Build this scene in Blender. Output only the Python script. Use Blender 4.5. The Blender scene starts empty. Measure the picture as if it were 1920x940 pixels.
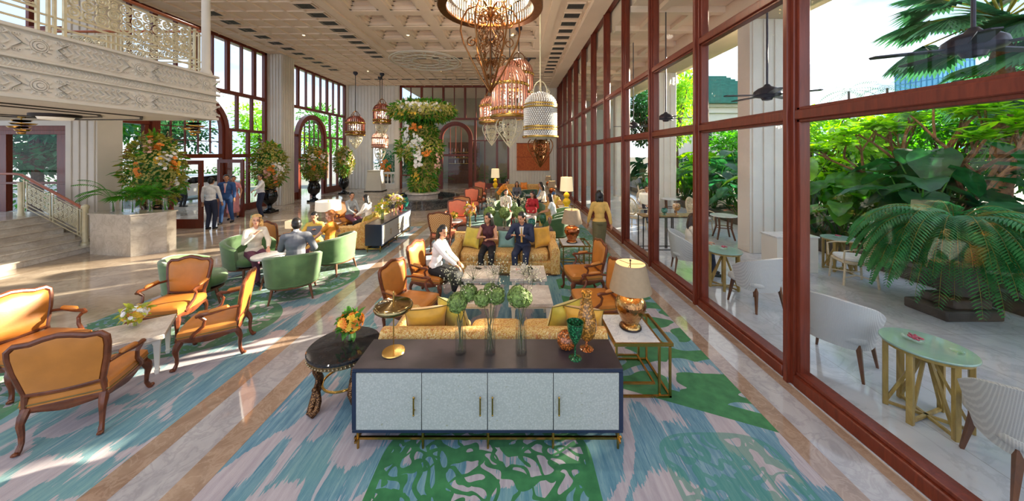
import bpy, bmesh, math, random
from mathutils import Vector, Matrix, Euler, noise
R = math.radians
PI = math.pi
SC = bpy.context.scene
COL = SC.collection
rnd = random.Random(7)

# ------------------------------------------------------------ camera, world, sun, exposure
cam_data = bpy.data.cameras.new('camera')
cam = bpy.data.objects.new('camera', cam_data)
COL.objects.link(cam)
cam.location = (0, 0, 2.6)
cam.rotation_euler = (R(90), 0, 0)
cam_data.sensor_width = 36.0
cam_data.sensor_fit = 'HORIZONTAL'
cam_data.lens = 600 / 1920 * 36
cam_data.shift_x = -5 / 1920
cam_data.shift_y = -182 / 1920
cam_data.clip_end = 600
SC.camera = cam
SC.view_settings.view_transform = 'Standard'
SC.view_settings.look = 'None'
SC.view_settings.gamma = 1
SC.view_settings.exposure = 0.0
SC.view_settings.use_curve_mapping = False
try:
    SC.cycles.max_bounces = 9
    SC.cycles.transparent_max_bounces = 24
    SC.cycles.diffuse_bounces = 4
    SC.cycles.glossy_bounces = 4
    SC.cycles.transmission_bounces = 4
    SC.cycles.sample_clamp_indirect = 6
    SC.cycles.caustics_reflective = False
    SC.cycles.caustics_refractive = False
except Exception:
    pass

def s2l(c):
    return c / 12.92 if c <= 0.04045 else ((c + 0.055) / 1.055) ** 2.4
def hexc(h):
    h = h.lstrip('#')
    return tuple(s2l(int(h[i:i + 2], 16) / 255) for i in (0, 2, 4)) + (1.0,)

SUN_AZ = (-0.89, -0.46)
SUN_EL = R(14.5)
world = bpy.data.worlds.new('world')
SC.world = world
world.use_nodes = True
wn = world.node_tree
wn.nodes.clear()
wo = wn.nodes.new('ShaderNodeOutputWorld')
wb = wn.nodes.new('ShaderNodeBackground')
wb.inputs['Strength'].default_value = 2.1
tc = wn.nodes.new('ShaderNodeTexCoord')
sep = wn.nodes.new('ShaderNodeSeparateXYZ')
rampz = wn.nodes.new('ShaderNodeValToRGB')
rampz.color_ramp.elements[0].position = 0.0
rampz.color_ramp.elements[0].color = hexc('#bccfea')
rampz.color_ramp.elements[1].position = 0.75
rampz.color_ramp.elements[1].color = hexc('#9fbfe6')
cl = wn.nodes.new('ShaderNodeTexNoise')
cl.inputs['Scale'].default_value = 3.2
cl.inputs['Detail'].default_value = 6
cmap = wn.nodes.new('ShaderNodeMapping')
cmap.inputs['Scale'].default_value = (1, 1, 2.4)
cr = wn.nodes.new('ShaderNodeValToRGB')
cr.color_ramp.elements[0].position = 0.46
cr.color_ramp.elements[1].position = 0.62
mixc = wn.nodes.new('ShaderNodeMix')
mixc.data_type = 'RGBA'
mixc.inputs[7].default_value = hexc('#f6f6f4')
L = wn.links.new
L(tc.outputs['Generated'], sep.inputs[0])
L(sep.outputs['Z'], rampz.inputs[0])
L(tc.outputs['Generated'], cmap.inputs[0])
L(cmap.outputs[0], cl.inputs['Vector'])
L(cl.outputs[0], cr.inputs[0])
L(cr.outputs[0], mixc.inputs[0])
L(rampz.outputs[0], mixc.inputs[6])
# the sky behind the building front (towards -Y) is brightened as added fill for the room
mr = wn.nodes.new('ShaderNodeMapRange'); mr.interpolation_type = 'SMOOTHSTEP'
mr.inputs['From Min'].default_value = .15; mr.inputs['From Max'].default_value = -.7
mr.inputs['To Min'].default_value = 1.0; mr.inputs['To Max'].default_value = 1.15
L(sep.outputs['Y'], mr.inputs['Value'])
mul = wn.nodes.new('ShaderNodeVectorMath'); mul.operation = 'SCALE'
L(mixc.outputs[2], mul.inputs[0]); L(mr.outputs[0], mul.inputs['Scale'])
L(mul.outputs[0], wb.inputs['Color'])
L(wb.outputs[0], wo.inputs[0])

sun_data = bpy.data.lights.new('sun', 'SUN')
sun_data.energy = 30.0
sun_data.angle = R(0.9)
sun_data.color = (1.0, 0.86, 0.66)
sun = bpy.data.objects.new('sun', sun_data)
COL.objects.link(sun)
sd = Vector((SUN_AZ[0] * math.cos(SUN_EL), SUN_AZ[1] * math.cos(SUN_EL), -math.sin(SUN_EL)))
sun.rotation_euler = sd.to_track_quat('-Z', 'Y').to_euler()
sun.location = (30, 20, 20)
DOWN_W = 200.0        # power of each ceiling downlight
LAMP_W = 7.0
LANTERN_W = 70.0

# ------------------------------------------------------------ mesh helper
def newell(a, b, c):
    return (b - a).cross(c - a)

class MB:
    def __init__(s, T=None):
        s.v = []; s.f = []; s.T = T or Matrix()
    def add(s, vs, fs):
        n = len(s.v)
        T = s.T
        flip = T.to_3x3().determinant() < 0
        for p in vs:
            s.v.append(T @ Vector(p))
        for f in fs:
            g = [n + i for i in f]
            s.f.append(g[::-1] if flip else g)
        return s
    def box(s, x0, x1, y0, y1, z0, z1, b=0.0):
        if x1 < x0: x0, x1 = x1, x0
        if y1 < y0: y0, y1 = y1, y0
        if z1 < z0: z0, z1 = z1, z0
        b = min(b, (x1 - x0) * .45, (y1 - y0) * .45, (z1 - z0) * .45)
        if b <= 0:
            vs = [(x0, y0, z0), (x1, y0, z0), (x1, y1, z0), (x0, y1, z0), (x0, y0, z1), (x1, y0, z1), (x1, y1, z1), (x0, y1, z1)]
            return s.add(vs, [(0, 3, 2, 1), (4, 5, 6, 7), (0, 1, 5, 4), (1, 2, 6, 5), (2, 3, 7, 6), (3, 0, 4, 7)])
        vs = []; idx = {}
        X = (x0, x1); Y = (y0, y1); Z = (z0, z1)
        for i in (0, 1):
            for j in (0, 1):
                for k in (0, 1):
                    sx = 1 - 2 * i; sy = 1 - 2 * j; sz = 1 - 2 * k
                    idx[i, j, k, 0] = len(vs); vs.append((X[i], Y[j] + sy * b, Z[k] + sz * b))
                    idx[i, j, k, 1] = len(vs); vs.append((X[i] + sx * b, Y[j], Z[k] + sz * b))
                    idx[i, j, k, 2] = len(vs); vs.append((X[i] + sx * b, Y[j] + sy * b, Z[k]))
        fs = []
        def q(*k): fs.append(tuple(idx[a] for a in k))
        for i in (0, 1):
            q((i, 0, 0, 0), (i, 1, 0, 0), (i, 1, 1, 0), (i, 0, 1, 0))
            q((0, i, 0, 1), (1, i, 0, 1), (1, i, 1, 1), (0, i, 1, 1))
            q((0, 0, i, 2), (1, 0, i, 2), (1, 1, i, 2), (0, 1, i, 2))
        for i in (0, 1):
            for j in (0, 1):
                q((i, j, 0, 0), (i, j, 1, 0), (i, j, 1, 1), (i, j, 0, 1))
                q((i, 0, j, 0), (i, 1, j, 0), (i, 1, j, 2), (i, 0, j, 2))
                q((0, i, j, 1), (1, i, j, 1), (1, i, j, 2), (0, i, j, 2))
                for k in (0, 1):
                    q((i, j, k, 0), (i, j, k, 1), (i, j, k, 2))
        c = Vector(((x0 + x1) / 2, (y0 + y1) / 2, (z0 + z1) / 2))
        out = []
        for f in fs:
            P = [Vector(vs[i]) for i in f]
            n = newell(P[0], P[1], P[2])
            m = sum(P, Vector()) / len(P)
            out.append(f if n.dot(m - c) > 0 else f[::-1])
        return s.add(vs, out)
    def loft(s, rings, cap0=True, cap1=True, closed=True):
        vs = []; fs = []
        n = len(rings[0])
        for r in rings: vs += list(r)
        for i in range(len(rings) - 1):
            for j in range(n if closed else n - 1):
                a = i * n + j; b = i * n + (j + 1) % n
                fs.append((a, b, b + n, a + n))
        if cap0: fs.append(tuple(range(n))[::-1])
        if cap1: fs.append(tuple(range((len(rings) - 1) * n, len(rings) * n)))
        return s.add(vs, fs)
    def lathe(s, prof, n=20, c=(0, 0, 0), sx=1, sy=1, closed=False):
        rings = []
        for r, z in prof:
            rings.append([(c[0] + sx * max(r, .0004) * math.cos(2 * PI * k / n), c[1] + sy * max(r, .0004) * math.sin(2 * PI * k / n), c[2] + z) for k in range(n)])
        if closed: rings.append(rings[0])
        return s.loft(rings, not closed, not closed)
    def tube(s, pts, r, n=8, flat=1.0, close=False, cap=True):
        P = [Vector(p) for p in pts]
        m = len(P)
        rr = r if isinstance(r, (list, tuple)) else [r] * m
        tang = []
        for i in range(m):
            if close: t = P[(i + 1) % m] - P[i - 1]
            else: t = P[min(i + 1, m - 1)] - P[max(i - 1, 0)]
            tang.append(t.normalized() if t.length > 1e-9 else Vector((0, 0, 1)))
        up = Vector((0, 0, 1))
        if abs(tang[0].dot(up)) > .95: up = Vector((0, 1, 0))
        u = tang[0].cross(up).normalized()
        rings = []
        for i in range(m):
            u = (u - tang[i] * u.dot(tang[i]))
            u = u.normalized() if u.length > 1e-6 else tang[i].orthogonal().normalized()
            w = tang[i].cross(u)
            rings.append([P[i] + rr[i] * (math.cos(2 * PI * k / n + PI / n) * u + flat * math.sin(2 * PI * k / n + PI / n) * w) for k in range(n)])
        if close:
            rings.append(rings[0]); return s.loft(rings, False, False)
        return s.loft(rings, cap, cap)
    def cap(s, a, b, ra, rb, n=12, sy=1.0):
        """closed capsule from a to b with radii"""
        a = Vector(a); b = Vector(b); d = b - a
        L_ = d.length; d = d / L_ if L_ > 1e-6 else Vector((0, 0, 1))
        pts = []; rad = []
        for t in (-.98, -.8, -.45, 0): pts.append(a + d * ra * t); rad.append(ra * math.sqrt(max(0, 1 - t * t)))
        for t in (0, .45, .8, .98): pts.append(b + d * rb * t); rad.append(rb * math.sqrt(max(0, 1 - t * t)))
        return s.tube(pts, rad, n, sy)
    def ell(s, c, r, rot=None, n=14, m=9, p=1.0):
        c = Vector(c); M = (rot or Matrix.Identity(3)).to_3x3()
        rings = []
        sg = lambda v, e: math.copysign(abs(v) ** e, v)
        for i in range(m + 1):
            ph = -PI / 2 + PI * (i + (.12 if i == 0 else -.12 if i == m else 0)) / m
            rings.append([c + M @ Vector((r[0] * sg(math.cos(ph), p) * sg(math.cos(2 * PI * k / n), p), r[1] * sg(math.cos(ph), p) * sg(math.sin(2 * PI * k / n), p), r[2] * sg(math.sin(ph), p))) for k in range(n)])
        return s.loft(rings)
    def prism(s, poly, z0, z1, plane='xy'):
        """poly in plane extruded along the third axis; counter-clockwise"""
        n = len(poly)
        def P(u, w, h):
            return (u, w, h) if plane == 'xy' else (u, h, w) if plane == 'xz' else (h, u, w)
        vs = [P(u, w, z0) for u, w in poly] + [P(u, w, z1) for u, w in poly]
        fs = [tuple(range(n))[::-1], tuple(range(n, 2 * n))] + [(i, (i + 1) % n, n + (i + 1) % n, n + i) for i in range(n)]
        if plane == 'xz': fs = [f[::-1] for f in fs]
        return s.add(vs, fs)
    def band(s, inner, outer, z0, z1, plane='xy', close=True):
        """flat ring between two matching outlines, extruded"""
        n = len(inner)
        def P(u, w, h):
            return (u, w, h) if plane == 'xy' else (u, h, w) if plane == 'xz' else (h, u, w)
        vs = []
        for L_ in (inner, outer):
            for h in (z0, z1):
                vs += [P(u, w, h) for u, w in L_]
        fs = []
        for i in range(n if close else n - 1):
            j = (i + 1) % n
            fs += [(i, j, n + j, n + i)[::-1], (2 * n + i, 2 * n + j, 3 * n + j, 3 * n + i), (n + i, n + j, 3 * n + j, 3 * n + i), (i, j, 2 * n + j, 2 * n + i)[::-1]]
        if not close:
            fs += [(0, n, 3 * n, 2 * n), (n - 1, 2 * n - 1, 4 * n - 1, 3 * n - 1)]
        return s.add(vs, fs)
    def build(s, name, mat, parent=None, smooth=True, ang=38):
        me = bpy.data.meshes.new(name)
        me.from_pydata([tuple(v) for v in s.v], [], s.f)
        mats = mat if isinstance(mat, (list, tuple)) else [mat]
        for m in mats: me.materials.append(m)
        me.polygons.foreach_set('use_smooth', [smooth] * len(me.polygons))
        me.update()
        if smooth and ang < 180:
            try: me.set_sharp_from_angle(angle=R(ang))
            except Exception: pass
        o = bpy.data.objects.new(name, me)
        COL.objects.link(o)
        if parent is not None: o.parent = parent
        return o

def frame_T(origin, rz=0.0, scale=1.0):
    return Matrix.Translation(Vector(origin)) @ Matrix.Rotation(rz, 4, 'Z') @ Matrix.Scale(scale, 4)
def face(fx, fy):
    return math.atan2(-fx, fy)
def tag(o, label=None, cat=None, group=None, kind=None):
    if label: o['label'] = label
    if cat: o['category'] = cat
    if group: o['group'] = group
    if kind: o['kind'] = kind
    return o
def thing(name, label, cat, loc=(0, 0, 0), rz=0.0, group=None, kind=None):
    o = bpy.data.objects.new(name, None)
    COL.objects.link(o)
    o.empty_display_size = .1
    o.location = loc; o.rotation_euler = (0, 0, rz)
    return tag(o, label, cat, group, kind)
def copy_tree(o, parent=None):
    c = o.copy(); COL.objects.link(c); c.parent = parent
    for ch in KIDS.get(o.name, None) or [x for x in o.children]:
        copy_tree(ch, c)
    return c
KIDS = {}
def dup(o, label, loc, rz=0.0, cat=None, group=None, scale=None):
    c = copy_tree(o)
    c.location = loc; c.rotation_euler = (0, 0, rz)
    c['label'] = label
    if cat: c['category'] = cat
    if group: c['group'] = group
    elif 'group' in c.keys() and group is not None: del c['group']
    if scale: c.scale = (scale, scale, scale)
    return c
def struct(o, label=None):
    o['kind'] = 'structure'
    if label: o['label'] = label
    return o

# ------------------------------------------------------------ node helper
class N:
    """a socket with arithmetic"""
    def __init__(s, nt, sock): s.nt = nt; s.k = sock
    def op(s, o, other=None, third=None, clamp=False):
        n = s.nt.nodes.new('ShaderNodeMath'); n.operation = o; n.use_clamp = clamp
        s.nt.links.new(s.k, n.inputs[0])
        for i, x in ((1, other), (2, third)):
            if x is None: continue
            if isinstance(x, N): s.nt.links.new(x.k, n.inputs[i])
            else: n.inputs[i].default_value = x
        return N(s.nt, n.outputs[0])
    def __add__(s, o): return s.op('ADD', o)
    def __sub__(s, o): return s.op('SUBTRACT', o)
    def __mul__(s, o): return s.op('MULTIPLY', o)
    def __gt__(s, o): return s.op('GREATER_THAN', o)
    def __lt__(s, o): return s.op('LESS_THAN', o)
    def min(s, o): return s.op('MINIMUM', o)
    def max(s, o): return s.op('MAXIMUM', o)
    def abs(s): return s.op('ABSOLUTE')
    def inv(s): return (s * -1.0) + 1.0
    def sm(s, a, b):
        n = s.nt.nodes.new('ShaderNodeMapRange'); n.interpolation_type = 'SMOOTHSTEP'
        n.inputs['From Min'].default_value = a; n.inputs['From Max'].default_value = b
        s.nt.links.new(s.k, n.inputs['Value'])
        return N(s.nt, n.outputs[0])

class Mat:
    def __init__(s, name, color='#808080', rough=.5, metal=0.0, **kw):
        s.m = bpy.data.materials.new(name); s.m.use_nodes = True
        s.nt = s.m.node_tree
        s.b = s.nt.nodes['Principled BSDF']
        s.b.inputs['Base Color'].default_value = hexc(color) if isinstance(color, str) else color
        s.b.inputs['Roughness'].default_value = rough
        s.b.inputs['Metallic'].default_value = metal
        for k, v in kw.items():
            s.b.inputs[k.replace('_', ' ')].default_value = v
        s._c = None
    def coord(s, scale=(1, 1, 1), rot=(0, 0, 0), kind='Object'):
        t = s.nt.nodes.new('ShaderNodeTexCoord'); mp = s.nt.nodes.new('ShaderNodeMapping')
        mp.inputs['Scale'].default_value = scale; mp.inputs['Rotation'].default_value = rot
        s.nt.links.new(t.outputs[kind], mp.inputs[0])
        return mp.outputs[0]
    def xyz(s, vec=None):
        sp = s.nt.nodes.new('ShaderNodeSeparateXYZ')
        s.nt.links.new(vec or s.coord(), sp.inputs[0])
        return [N(s.nt, sp.outputs[i]) for i in range(3)]
    def noise(s, vec, scale, detail=3, rough=.5, dist=0.0):
        n = s.nt.nodes.new('ShaderNodeTexNoise')
        n.inputs['Scale'].default_value = scale; n.inputs['Detail'].default_value = detail
        n.inputs['Roughness'].default_value = rough; n.inputs['Distortion'].default_value = dist
        s.nt.links.new(vec, n.inputs['Vector'])
        return N(s.nt, n.outputs[0])
    def vor(s, vec, scale, feat='F1', out='Distance', rand=1.0):
        n = s.nt.nodes.new('ShaderNodeTexVoronoi'); n.feature = feat
        n.inputs['Scale'].default_value = scale
        n.inputs['Randomness'].default_value = rand
        s.nt.links.new(vec, n.inputs['Vector'])
        return N(s.nt, n.outputs[out])
    def wave(s, vec, scale, dist=0, axis='X', detail=2, prof='SIN'):
        n = s.nt.nodes.new('ShaderNodeTexWave'); n.bands_direction = axis; n.wave_profile = prof
        n.inputs['Scale'].default_value = scale; n.inputs['Distortion'].default_value = dist
        n.inputs['Detail'].default_value = detail
        s.nt.links.new(vec, n.inputs['Vector'])
        return N(s.nt, n.outputs['Fac'] if 'Fac' in n.outputs else n.outputs[1])
    def col(s, c):
        if isinstance(c, str):
            n = s.nt.nodes.new('ShaderNodeRGB'); n.outputs[0].default_value = hexc(c); return n.outputs[0]
        return c
    def mix(s, fac, a, b):
        n = s.nt.nodes.new('ShaderNodeMix'); n.data_type = 'RGBA'
        if isinstance(fac, N): s.nt.links.new(fac.k, n.inputs[0])
        else: n.inputs[0].default_value = fac
        s.nt.links.new(s.col(a), n.inputs[6]); s.nt.links.new(s.col(b), n.inputs[7])
        return n.outputs[2]
    def ramp(s, fac, stops):
        n = s.nt.nodes.new('ShaderNodeValToRGB')
        e = n.color_ramp.elements
        e[0].position = stops[0][0]; e[0].color = hexc(stops[0][1])
        e[1].position = stops[1][0]; e[1].color = hexc(stops[1][1])
        for p, c in stops[2:]:
            k = e.new(p); k.color = hexc(c)
        s.nt.links.new(fac.k, n.inputs[0])
        return n.outputs[0]
    def base(s, c): s.nt.links.new(s.col(c), s.b.inputs['Base Color']); return s
    def set(s, name, n): s.nt.links.new(n.k, s.b.inputs[name]); return s
    def bump(s, h, strength=.3, dist=.01):
        n = s.nt.nodes.new('ShaderNodeBump'); n.inputs['Strength'].default_value = strength; n.inputs['Distance'].default_value = dist
        s.nt.links.new(h.k, n.inputs['Height']); s.nt.links.new(n.outputs[0], s.b.inputs['Normal'])
        return s

def simple(name, color, rough=.5, metal=0.0, var=0.12, scale=8, bump=0.0, **kw):
    m = Mat(name, color, rough, metal, **kw)
    if var > 0:
        v = m.coord()
        n = m.noise(v, scale, 4)
        c = hexc(color)
        a = m.nt.nodes.new('ShaderNodeRGB'); a.outputs[0].default_value = tuple(x * (1 - var) for x in c[:3]) + (1,)
        b = m.nt.nodes.new('ShaderNodeRGB'); b.outputs[0].default_value = tuple(min(1, x * (1 + var)) for x in c[:3]) + (1,)
        m.base(m.mix(n.sm(.3, .7), a.outputs[0], b.outputs[0]))
        if bump: m.bump(m.noise(v, scale * 12, 3), bump, .004)
    return m.m

def wood(name, a, b, rough=.35, axis=(9, 9, .8)):
    m = Mat(name, a, rough)
    v = m.coord(axis)
    n = m.noise(v, 2.4, 5, .6, 1.2)
    m.base(m.ramp(n, [(.3, a), (.7, b)]))
    m.bump(n, .08, .004)
    return m.m

def leafy(m, amount=.42):
    """let sunlight glow through thin leaves"""
    nt = m.node_tree; b = nt.nodes['Principled BSDF']; out = [n for n in nt.nodes if n.type == 'OUTPUT_MATERIAL'][0]
    t = nt.nodes.new('ShaderNodeBsdfTranslucent'); x = nt.nodes.new('ShaderNodeMixShader'); x.inputs[0].default_value = amount
    src = b.inputs['Base Color'].links[0].from_socket
    hs = nt.nodes.new('ShaderNodeHueSaturation'); hs.inputs['Saturation'].default_value = 1.15; hs.inputs['Value'].default_value = 1.7
    nt.links.new(src, hs.inputs['Color']); nt.links.new(hs.outputs[0], t.inputs[0])
    nt.links.new(b.outputs[0], x.inputs[1]); nt.links.new(t.outputs[0], x.inputs[2]); nt.links.new(x.outputs[0], out.inputs[0])
    return m

def thin_glass(name, tint='#ffffff', refl=1.0, rough=0.0, body=0.0, ior=1.45):
    m = bpy.data.materials.new(name); m.use_nodes = True
    nt = m.node_tree; nt.nodes.clear()
    out = nt.nodes.new('ShaderNodeOutputMaterial')
    tr = nt.nodes.new('ShaderNodeBsdfTransparent'); tr.inputs[0].default_value = hexc(tint)
    gl = nt.nodes.new('ShaderNodeBsdfGlossy'); gl.inputs['Roughness'].default_value = rough
    lw = nt.nodes.new('ShaderNodeLayerWeight'); lw.inputs[0].default_value = .5
    fr = nt.nodes.new('ShaderNodeMath'); fr.operation = 'POWER'; fr.inputs[1].default_value = 4.5
    nt.links.new(lw.outputs['Facing'], fr.inputs[0])
    mu = nt.nodes.new('ShaderNodeMath'); mu.operation = 'MULTIPLY_ADD'; mu.inputs[1].default_value = refl; mu.inputs[2].default_value = body; mu.use_clamp = True
    mx = nt.nodes.new('ShaderNodeMixShader')
    nt.links.new(fr.outputs[0], mu.inputs[0]); nt.links.new(mu.outputs[0], mx.inputs[0])
    nt.links.new(tr.outputs[0], mx.inputs[1]); nt.links.new(gl.outputs[0], mx.inputs[2])
    nt.links.new(mx.outputs[0], out.inputs[0])
    return m

def col_glass(name, color, rough=.08, alpha=.75):
    """coloured glass body: transmissive tint mixed with a saturated surface"""
    m = bpy.data.materials.new(name); m.use_nodes = True
    nt = m.node_tree; b = nt.nodes['Principled BSDF']
    b.inputs['Base Color'].default_value = hexc(color); b.inputs['Roughness'].default_value = rough
    b.inputs['Alpha'].default_value = alpha
    b.inputs['Coat Weight'].default_value = .6
    t = nt.nodes.new('ShaderNodeTexCoord'); w = nt.nodes.new('ShaderNodeTexVoronoi'); w.inputs['Scale'].default_value = 55
    bp = nt.nodes.new('ShaderNodeBump'); bp.inputs['Strength'].default_value = 1.0; bp.inputs['Distance'].default_value = .004
    mx = nt.nodes.new('ShaderNodeMix'); mx.data_type = 'RGBA'; c0 = hexc(color)
    mx.inputs[6].default_value = tuple(min(1, x * 1.5 + .03) for x in c0[:3]) + (1,); mx.inputs[7].default_value = tuple(x * .35 for x in c0[:3]) + (1,)
    rr = nt.nodes.new('ShaderNodeMapRange'); rr.inputs['From Min'].default_value = .15; rr.inputs['From Max'].default_value = .6
    nt.links.new(w.outputs['Distance'], rr.inputs['Value']); nt.links.new(rr.outputs[0], mx.inputs[0]); nt.links.new(mx.outputs[2], b.inputs['Base Color'])
    nt.links.new(t.outputs['Object'], w.inputs['Vector']); nt.links.new(w.outputs['Distance'], bp.inputs['Height']); nt.links.new(bp.outputs[0], b.inputs['Normal'])
    return m

def emit(name, color, strength):
    m = bpy.data.materials.new(name); m.use_nodes = True
    b = m.node_tree.nodes['Principled BSDF']
    b.inputs['Base Color'].default_value = hexc(color)
    b.inputs['Emission Color'].default_value = hexc(color)
    b.inputs['Emission Strength'].default_value = strength
    return m

# ------------------------------------------------------------ materials
M = {}
M['mahogany'] = wood('mahogany', '#5f2517', '#7c3521', .3)
M['mahogany_pale'] = wood('mahogany_pale', '#9a4d2c', '#b4633a', .3)
M['chair_wood'] = wood('chair_wood', '#4d2413', '#7b4226', .28, (3, 3, 3))
M['walnut'] = wood('walnut', '#553322', '#7a4e31', .4, (4, 4, 1))
M['teak'] = wood('teak', '#7a5a36', '#a98552', .5, (4, 4, 1))
M['rattan'] = wood('rattan', '#cdb896', '#e6d7ba', .5, (8, 8, 8))
M['leather'] = simple('leather', '#b9742f', .38, 0, .1, 5, .12)
M['leather_gold'] = simple('leather_gold', '#c48a30', .4, 0, .08, 5, .1)
M['green_velvet'] = simple('green_velvet', '#4d6f3e', .75, 0, .16, 6, .25, Sheen_Weight=.5)
M['dark_green_velvet'] = simple('dark_green_velvet', '#2f523b', .75, 0, .16, 6, .2, Sheen_Weight=.4)
M['salmon'] = simple('salmon', '#e6805c', .6, 0, .06, 6, .15)
M['pillow_yellow'] = simple('pillow_yellow', '#c9b13a', .5, 0, .14, 6, .2, Sheen_Weight=.4)
M['pillow_gold'] = simple('pillow_gold', '#d49c2c', .5, 0, .14, 6, .2, Sheen_Weight=.4)
M['pillow_blue'] = simple('pillow_blue', '#7fa7a0', .6, 0, .14, 6, .2)
M['piping'] = simple('piping', '#6d5a28', .6, 0, .1)
M['brass'] = simple('brass', '#b8924c', .26, 1.0, .06, 9)
M['gold'] = simple('gold', '#d9ae62', .2, 1.0, .08, 9)
M['bronze'] = simple('bronze', '#8a5c35', .35, 1.0, .1, 9)
M['copper_pink'] = simple('copper_pink', '#b98674', .3, .5, .12, 12)
M['cream_metal'] = simple('cream_metal', '#d9cfae', .4, .3, .08, 9)
M['black'] = simple('black', '#17181a', .35, 0, .1)
M['black_gloss'] = simple('black_gloss', '#0c0d10', .08, 0, .05)
M['iron'] = simple('iron', '#3a3433', .4, .7, .1)
M['fan_grey'] = simple('fan_grey', '#3a3a46', .35, .4, .08)
M['white_paint'] = simple('white_paint', '#e9e2d6', .55, 0, .03, 2)
M['wall_white'] = simple('wall_white', '#ded6ca', .6, 0, .03, 2)
M['wall_cool'] = simple('wall_cool', '#e0dcd6', .6, 0, .03, 2)
M['ceiling'] = simple('ceiling_paint', '#e8d3bd', .7, 0, .02, 2)
M['wall_beyond'] = simple('wall_beyond', '#a0967f', .7, 0, .1, 1)
M['grille'] = simple('grille', '#54524e', .6, .2, .05, 30)
M['shade_tan'] = simple('shade_tan', '#a58d70', .8, 0, .05, 20)
M['shade_cream'] = emit('shade_cream', '#fbe3b4', .55)
M['shade_white'] = emit('shade_white', '#f3e6d2', .25)
M['bulb'] = emit('bulb', '#ffd9a0', 14.0)
M['yellow_ceramic'] = simple('yellow_ceramic', '#f0c418', .15, 0, .04)
M['red_glass'] = col_glass('red_glass', '#c23a24', .08, .85)
M['amber_glass'] = col_glass('amber_glass', '#cf8a2a', .1, .86)
M['orange_glass'] = col_glass('orange_glass', '#c8691f', .1, .85)
M['green_glass'] = col_glass('green_glass', '#0f6b3c', .08, .88)
M['teal_glass'] = col_glass('teal_glass', '#1c8d7c', .08, .8)
M['pink_glass'] = col_glass('pink_glass', '#d99a86', .08, .55)
M['window_glass'] = thin_glass('window_glass', '#f6fafa', .24, 0, .028)
M['vase_glass'] = thin_glass('vase_glass', '#ffffff', .8, .01, .045)
M['water'] = thin_glass('water', '#f6faf9', .5, 0, .02)
M['table_glass'] = simple('table_glass', '#a8c6bb', .06, .15, .05, 6, Alpha=.82)
M['crystal'] = simple('crystal', '#f1efec', .12, .1, .1, 40)
M['crystal_clear'] = simple('crystal_clear', '#f2efe9', .15, 0, .06, 40, Coat_Weight=.5)
M['stem'] = simple('stem', '#4b4a2c', .6, 0, .15)
M['berry'] = simple('berry', '#d6c9a4', .6, 0, .1)
M['leaf'] = simple('leaf', '#4f8a34', .45, 0, .3, 5)
M['leaf_dark'] = simple('leaf_dark', '#2c5a33', .4, 0, .3, 5)
M['leaf_bright'] = simple('leaf_bright', '#86b83a', .45, 0, .25, 5)
M['leaf_lime'] = simple('leaf_lime', '#aeb94e', .5, 0, .25, 6)
M['leaf_olive'] = simple('leaf_olive', '#8c8a3c', .5, 0, .25, 6)
M['leaf_cool'] = simple('leaf_cool', '#3d774f', .4, 0, .3, 4)
for _n in ('leaf', 'leaf_dark', 'leaf_bright', 'leaf_lime', 'leaf_olive', 'leaf_cool'): leafy(M[_n])
M['moss'] = simple('moss', '#b4ab58', .7, 0, .3, 6)
M['hydrangea'] = simple('hydrangea', '#748a44', .6, 0, .45, 40)
M['petal_white'] = simple('petal_white', '#f4f0ea', .5, 0, .04)
M['petal_orange'] = simple('petal_orange', '#ee8a2a', .5, 0, .15)
M['petal_yellow'] = simple('petal_yellow', '#efc23a', .5, 0, .15)
M['petal_red'] = simple('petal_red', '#c8412a', .5, 0, .15)
M['petal_pink'] = simple('petal_pink', '#e3b3a2', .5, 0, .15)
M['bark'] = simple('bark', '#8a6448', .9, 0, .35, 9, .6)
M['bark_dark'] = simple('bark_dark', '#5d4636', .9, 0, .3, 9, .5)
M['stone_dark'] = simple('stone_dark', '#4b443e', .6, 0, .2, 6, .3)
M['asphalt'] = simple('asphalt', '#8b8a88', .8, 0, .1, 3)
M['soil'] = simple('soil', '#3c3a2b', .95, 0, .3, 3)
M['skin'] = simple('skin', '#c88f6c', .5, 0, .05, 12, 0, Subsurface_Weight=.0)
M['skin_fair'] = simple('skin_fair', '#dca184', .5, 0, .05, 12)
M['hair_black'] = simple('hair_black', '#17120f', .35, 0, .3, 30)
M['hair_brown'] = simple('hair_brown', '#33201a', .35, 0, .3, 30)
M['hair_blonde'] = simple('hair_blonde', '#d3a566', .45, 0, .2, 30)
M['hair_auburn'] = simple('hair_auburn', '#a4622f', .45, 0, .2, 30)
M['lips'] = simple('lips', '#a33d35', .4, 0, .02)
M['eye'] = simple('eye', '#1a1210', .2, 0, 0.02)
for nm, c in dict(cloth_white='#eceae8', cloth_navy='#242c46', cloth_blue='#2d5187', cloth_pink='#e39aa0', cloth_black='#17181d', cloth_maroon='#4b2029', cloth_grey='#6a6c74',
                  cloth_yellow='#e6c25a', cloth_orange='#dd8a26', cloth_olive='#6f6440', cloth_tan='#e0b25e', cloth_cream='#efe2d0', cloth_red='#b8242c', cloth_palegrey='#9aa0a6', cloth_lightblue='#a9bfd8', cloth_khaki='#a7a08c', cloth_floral='#6b3c52').items():
    M[nm] = simple(nm, c, .75, 0, .08, 10, .15)

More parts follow.
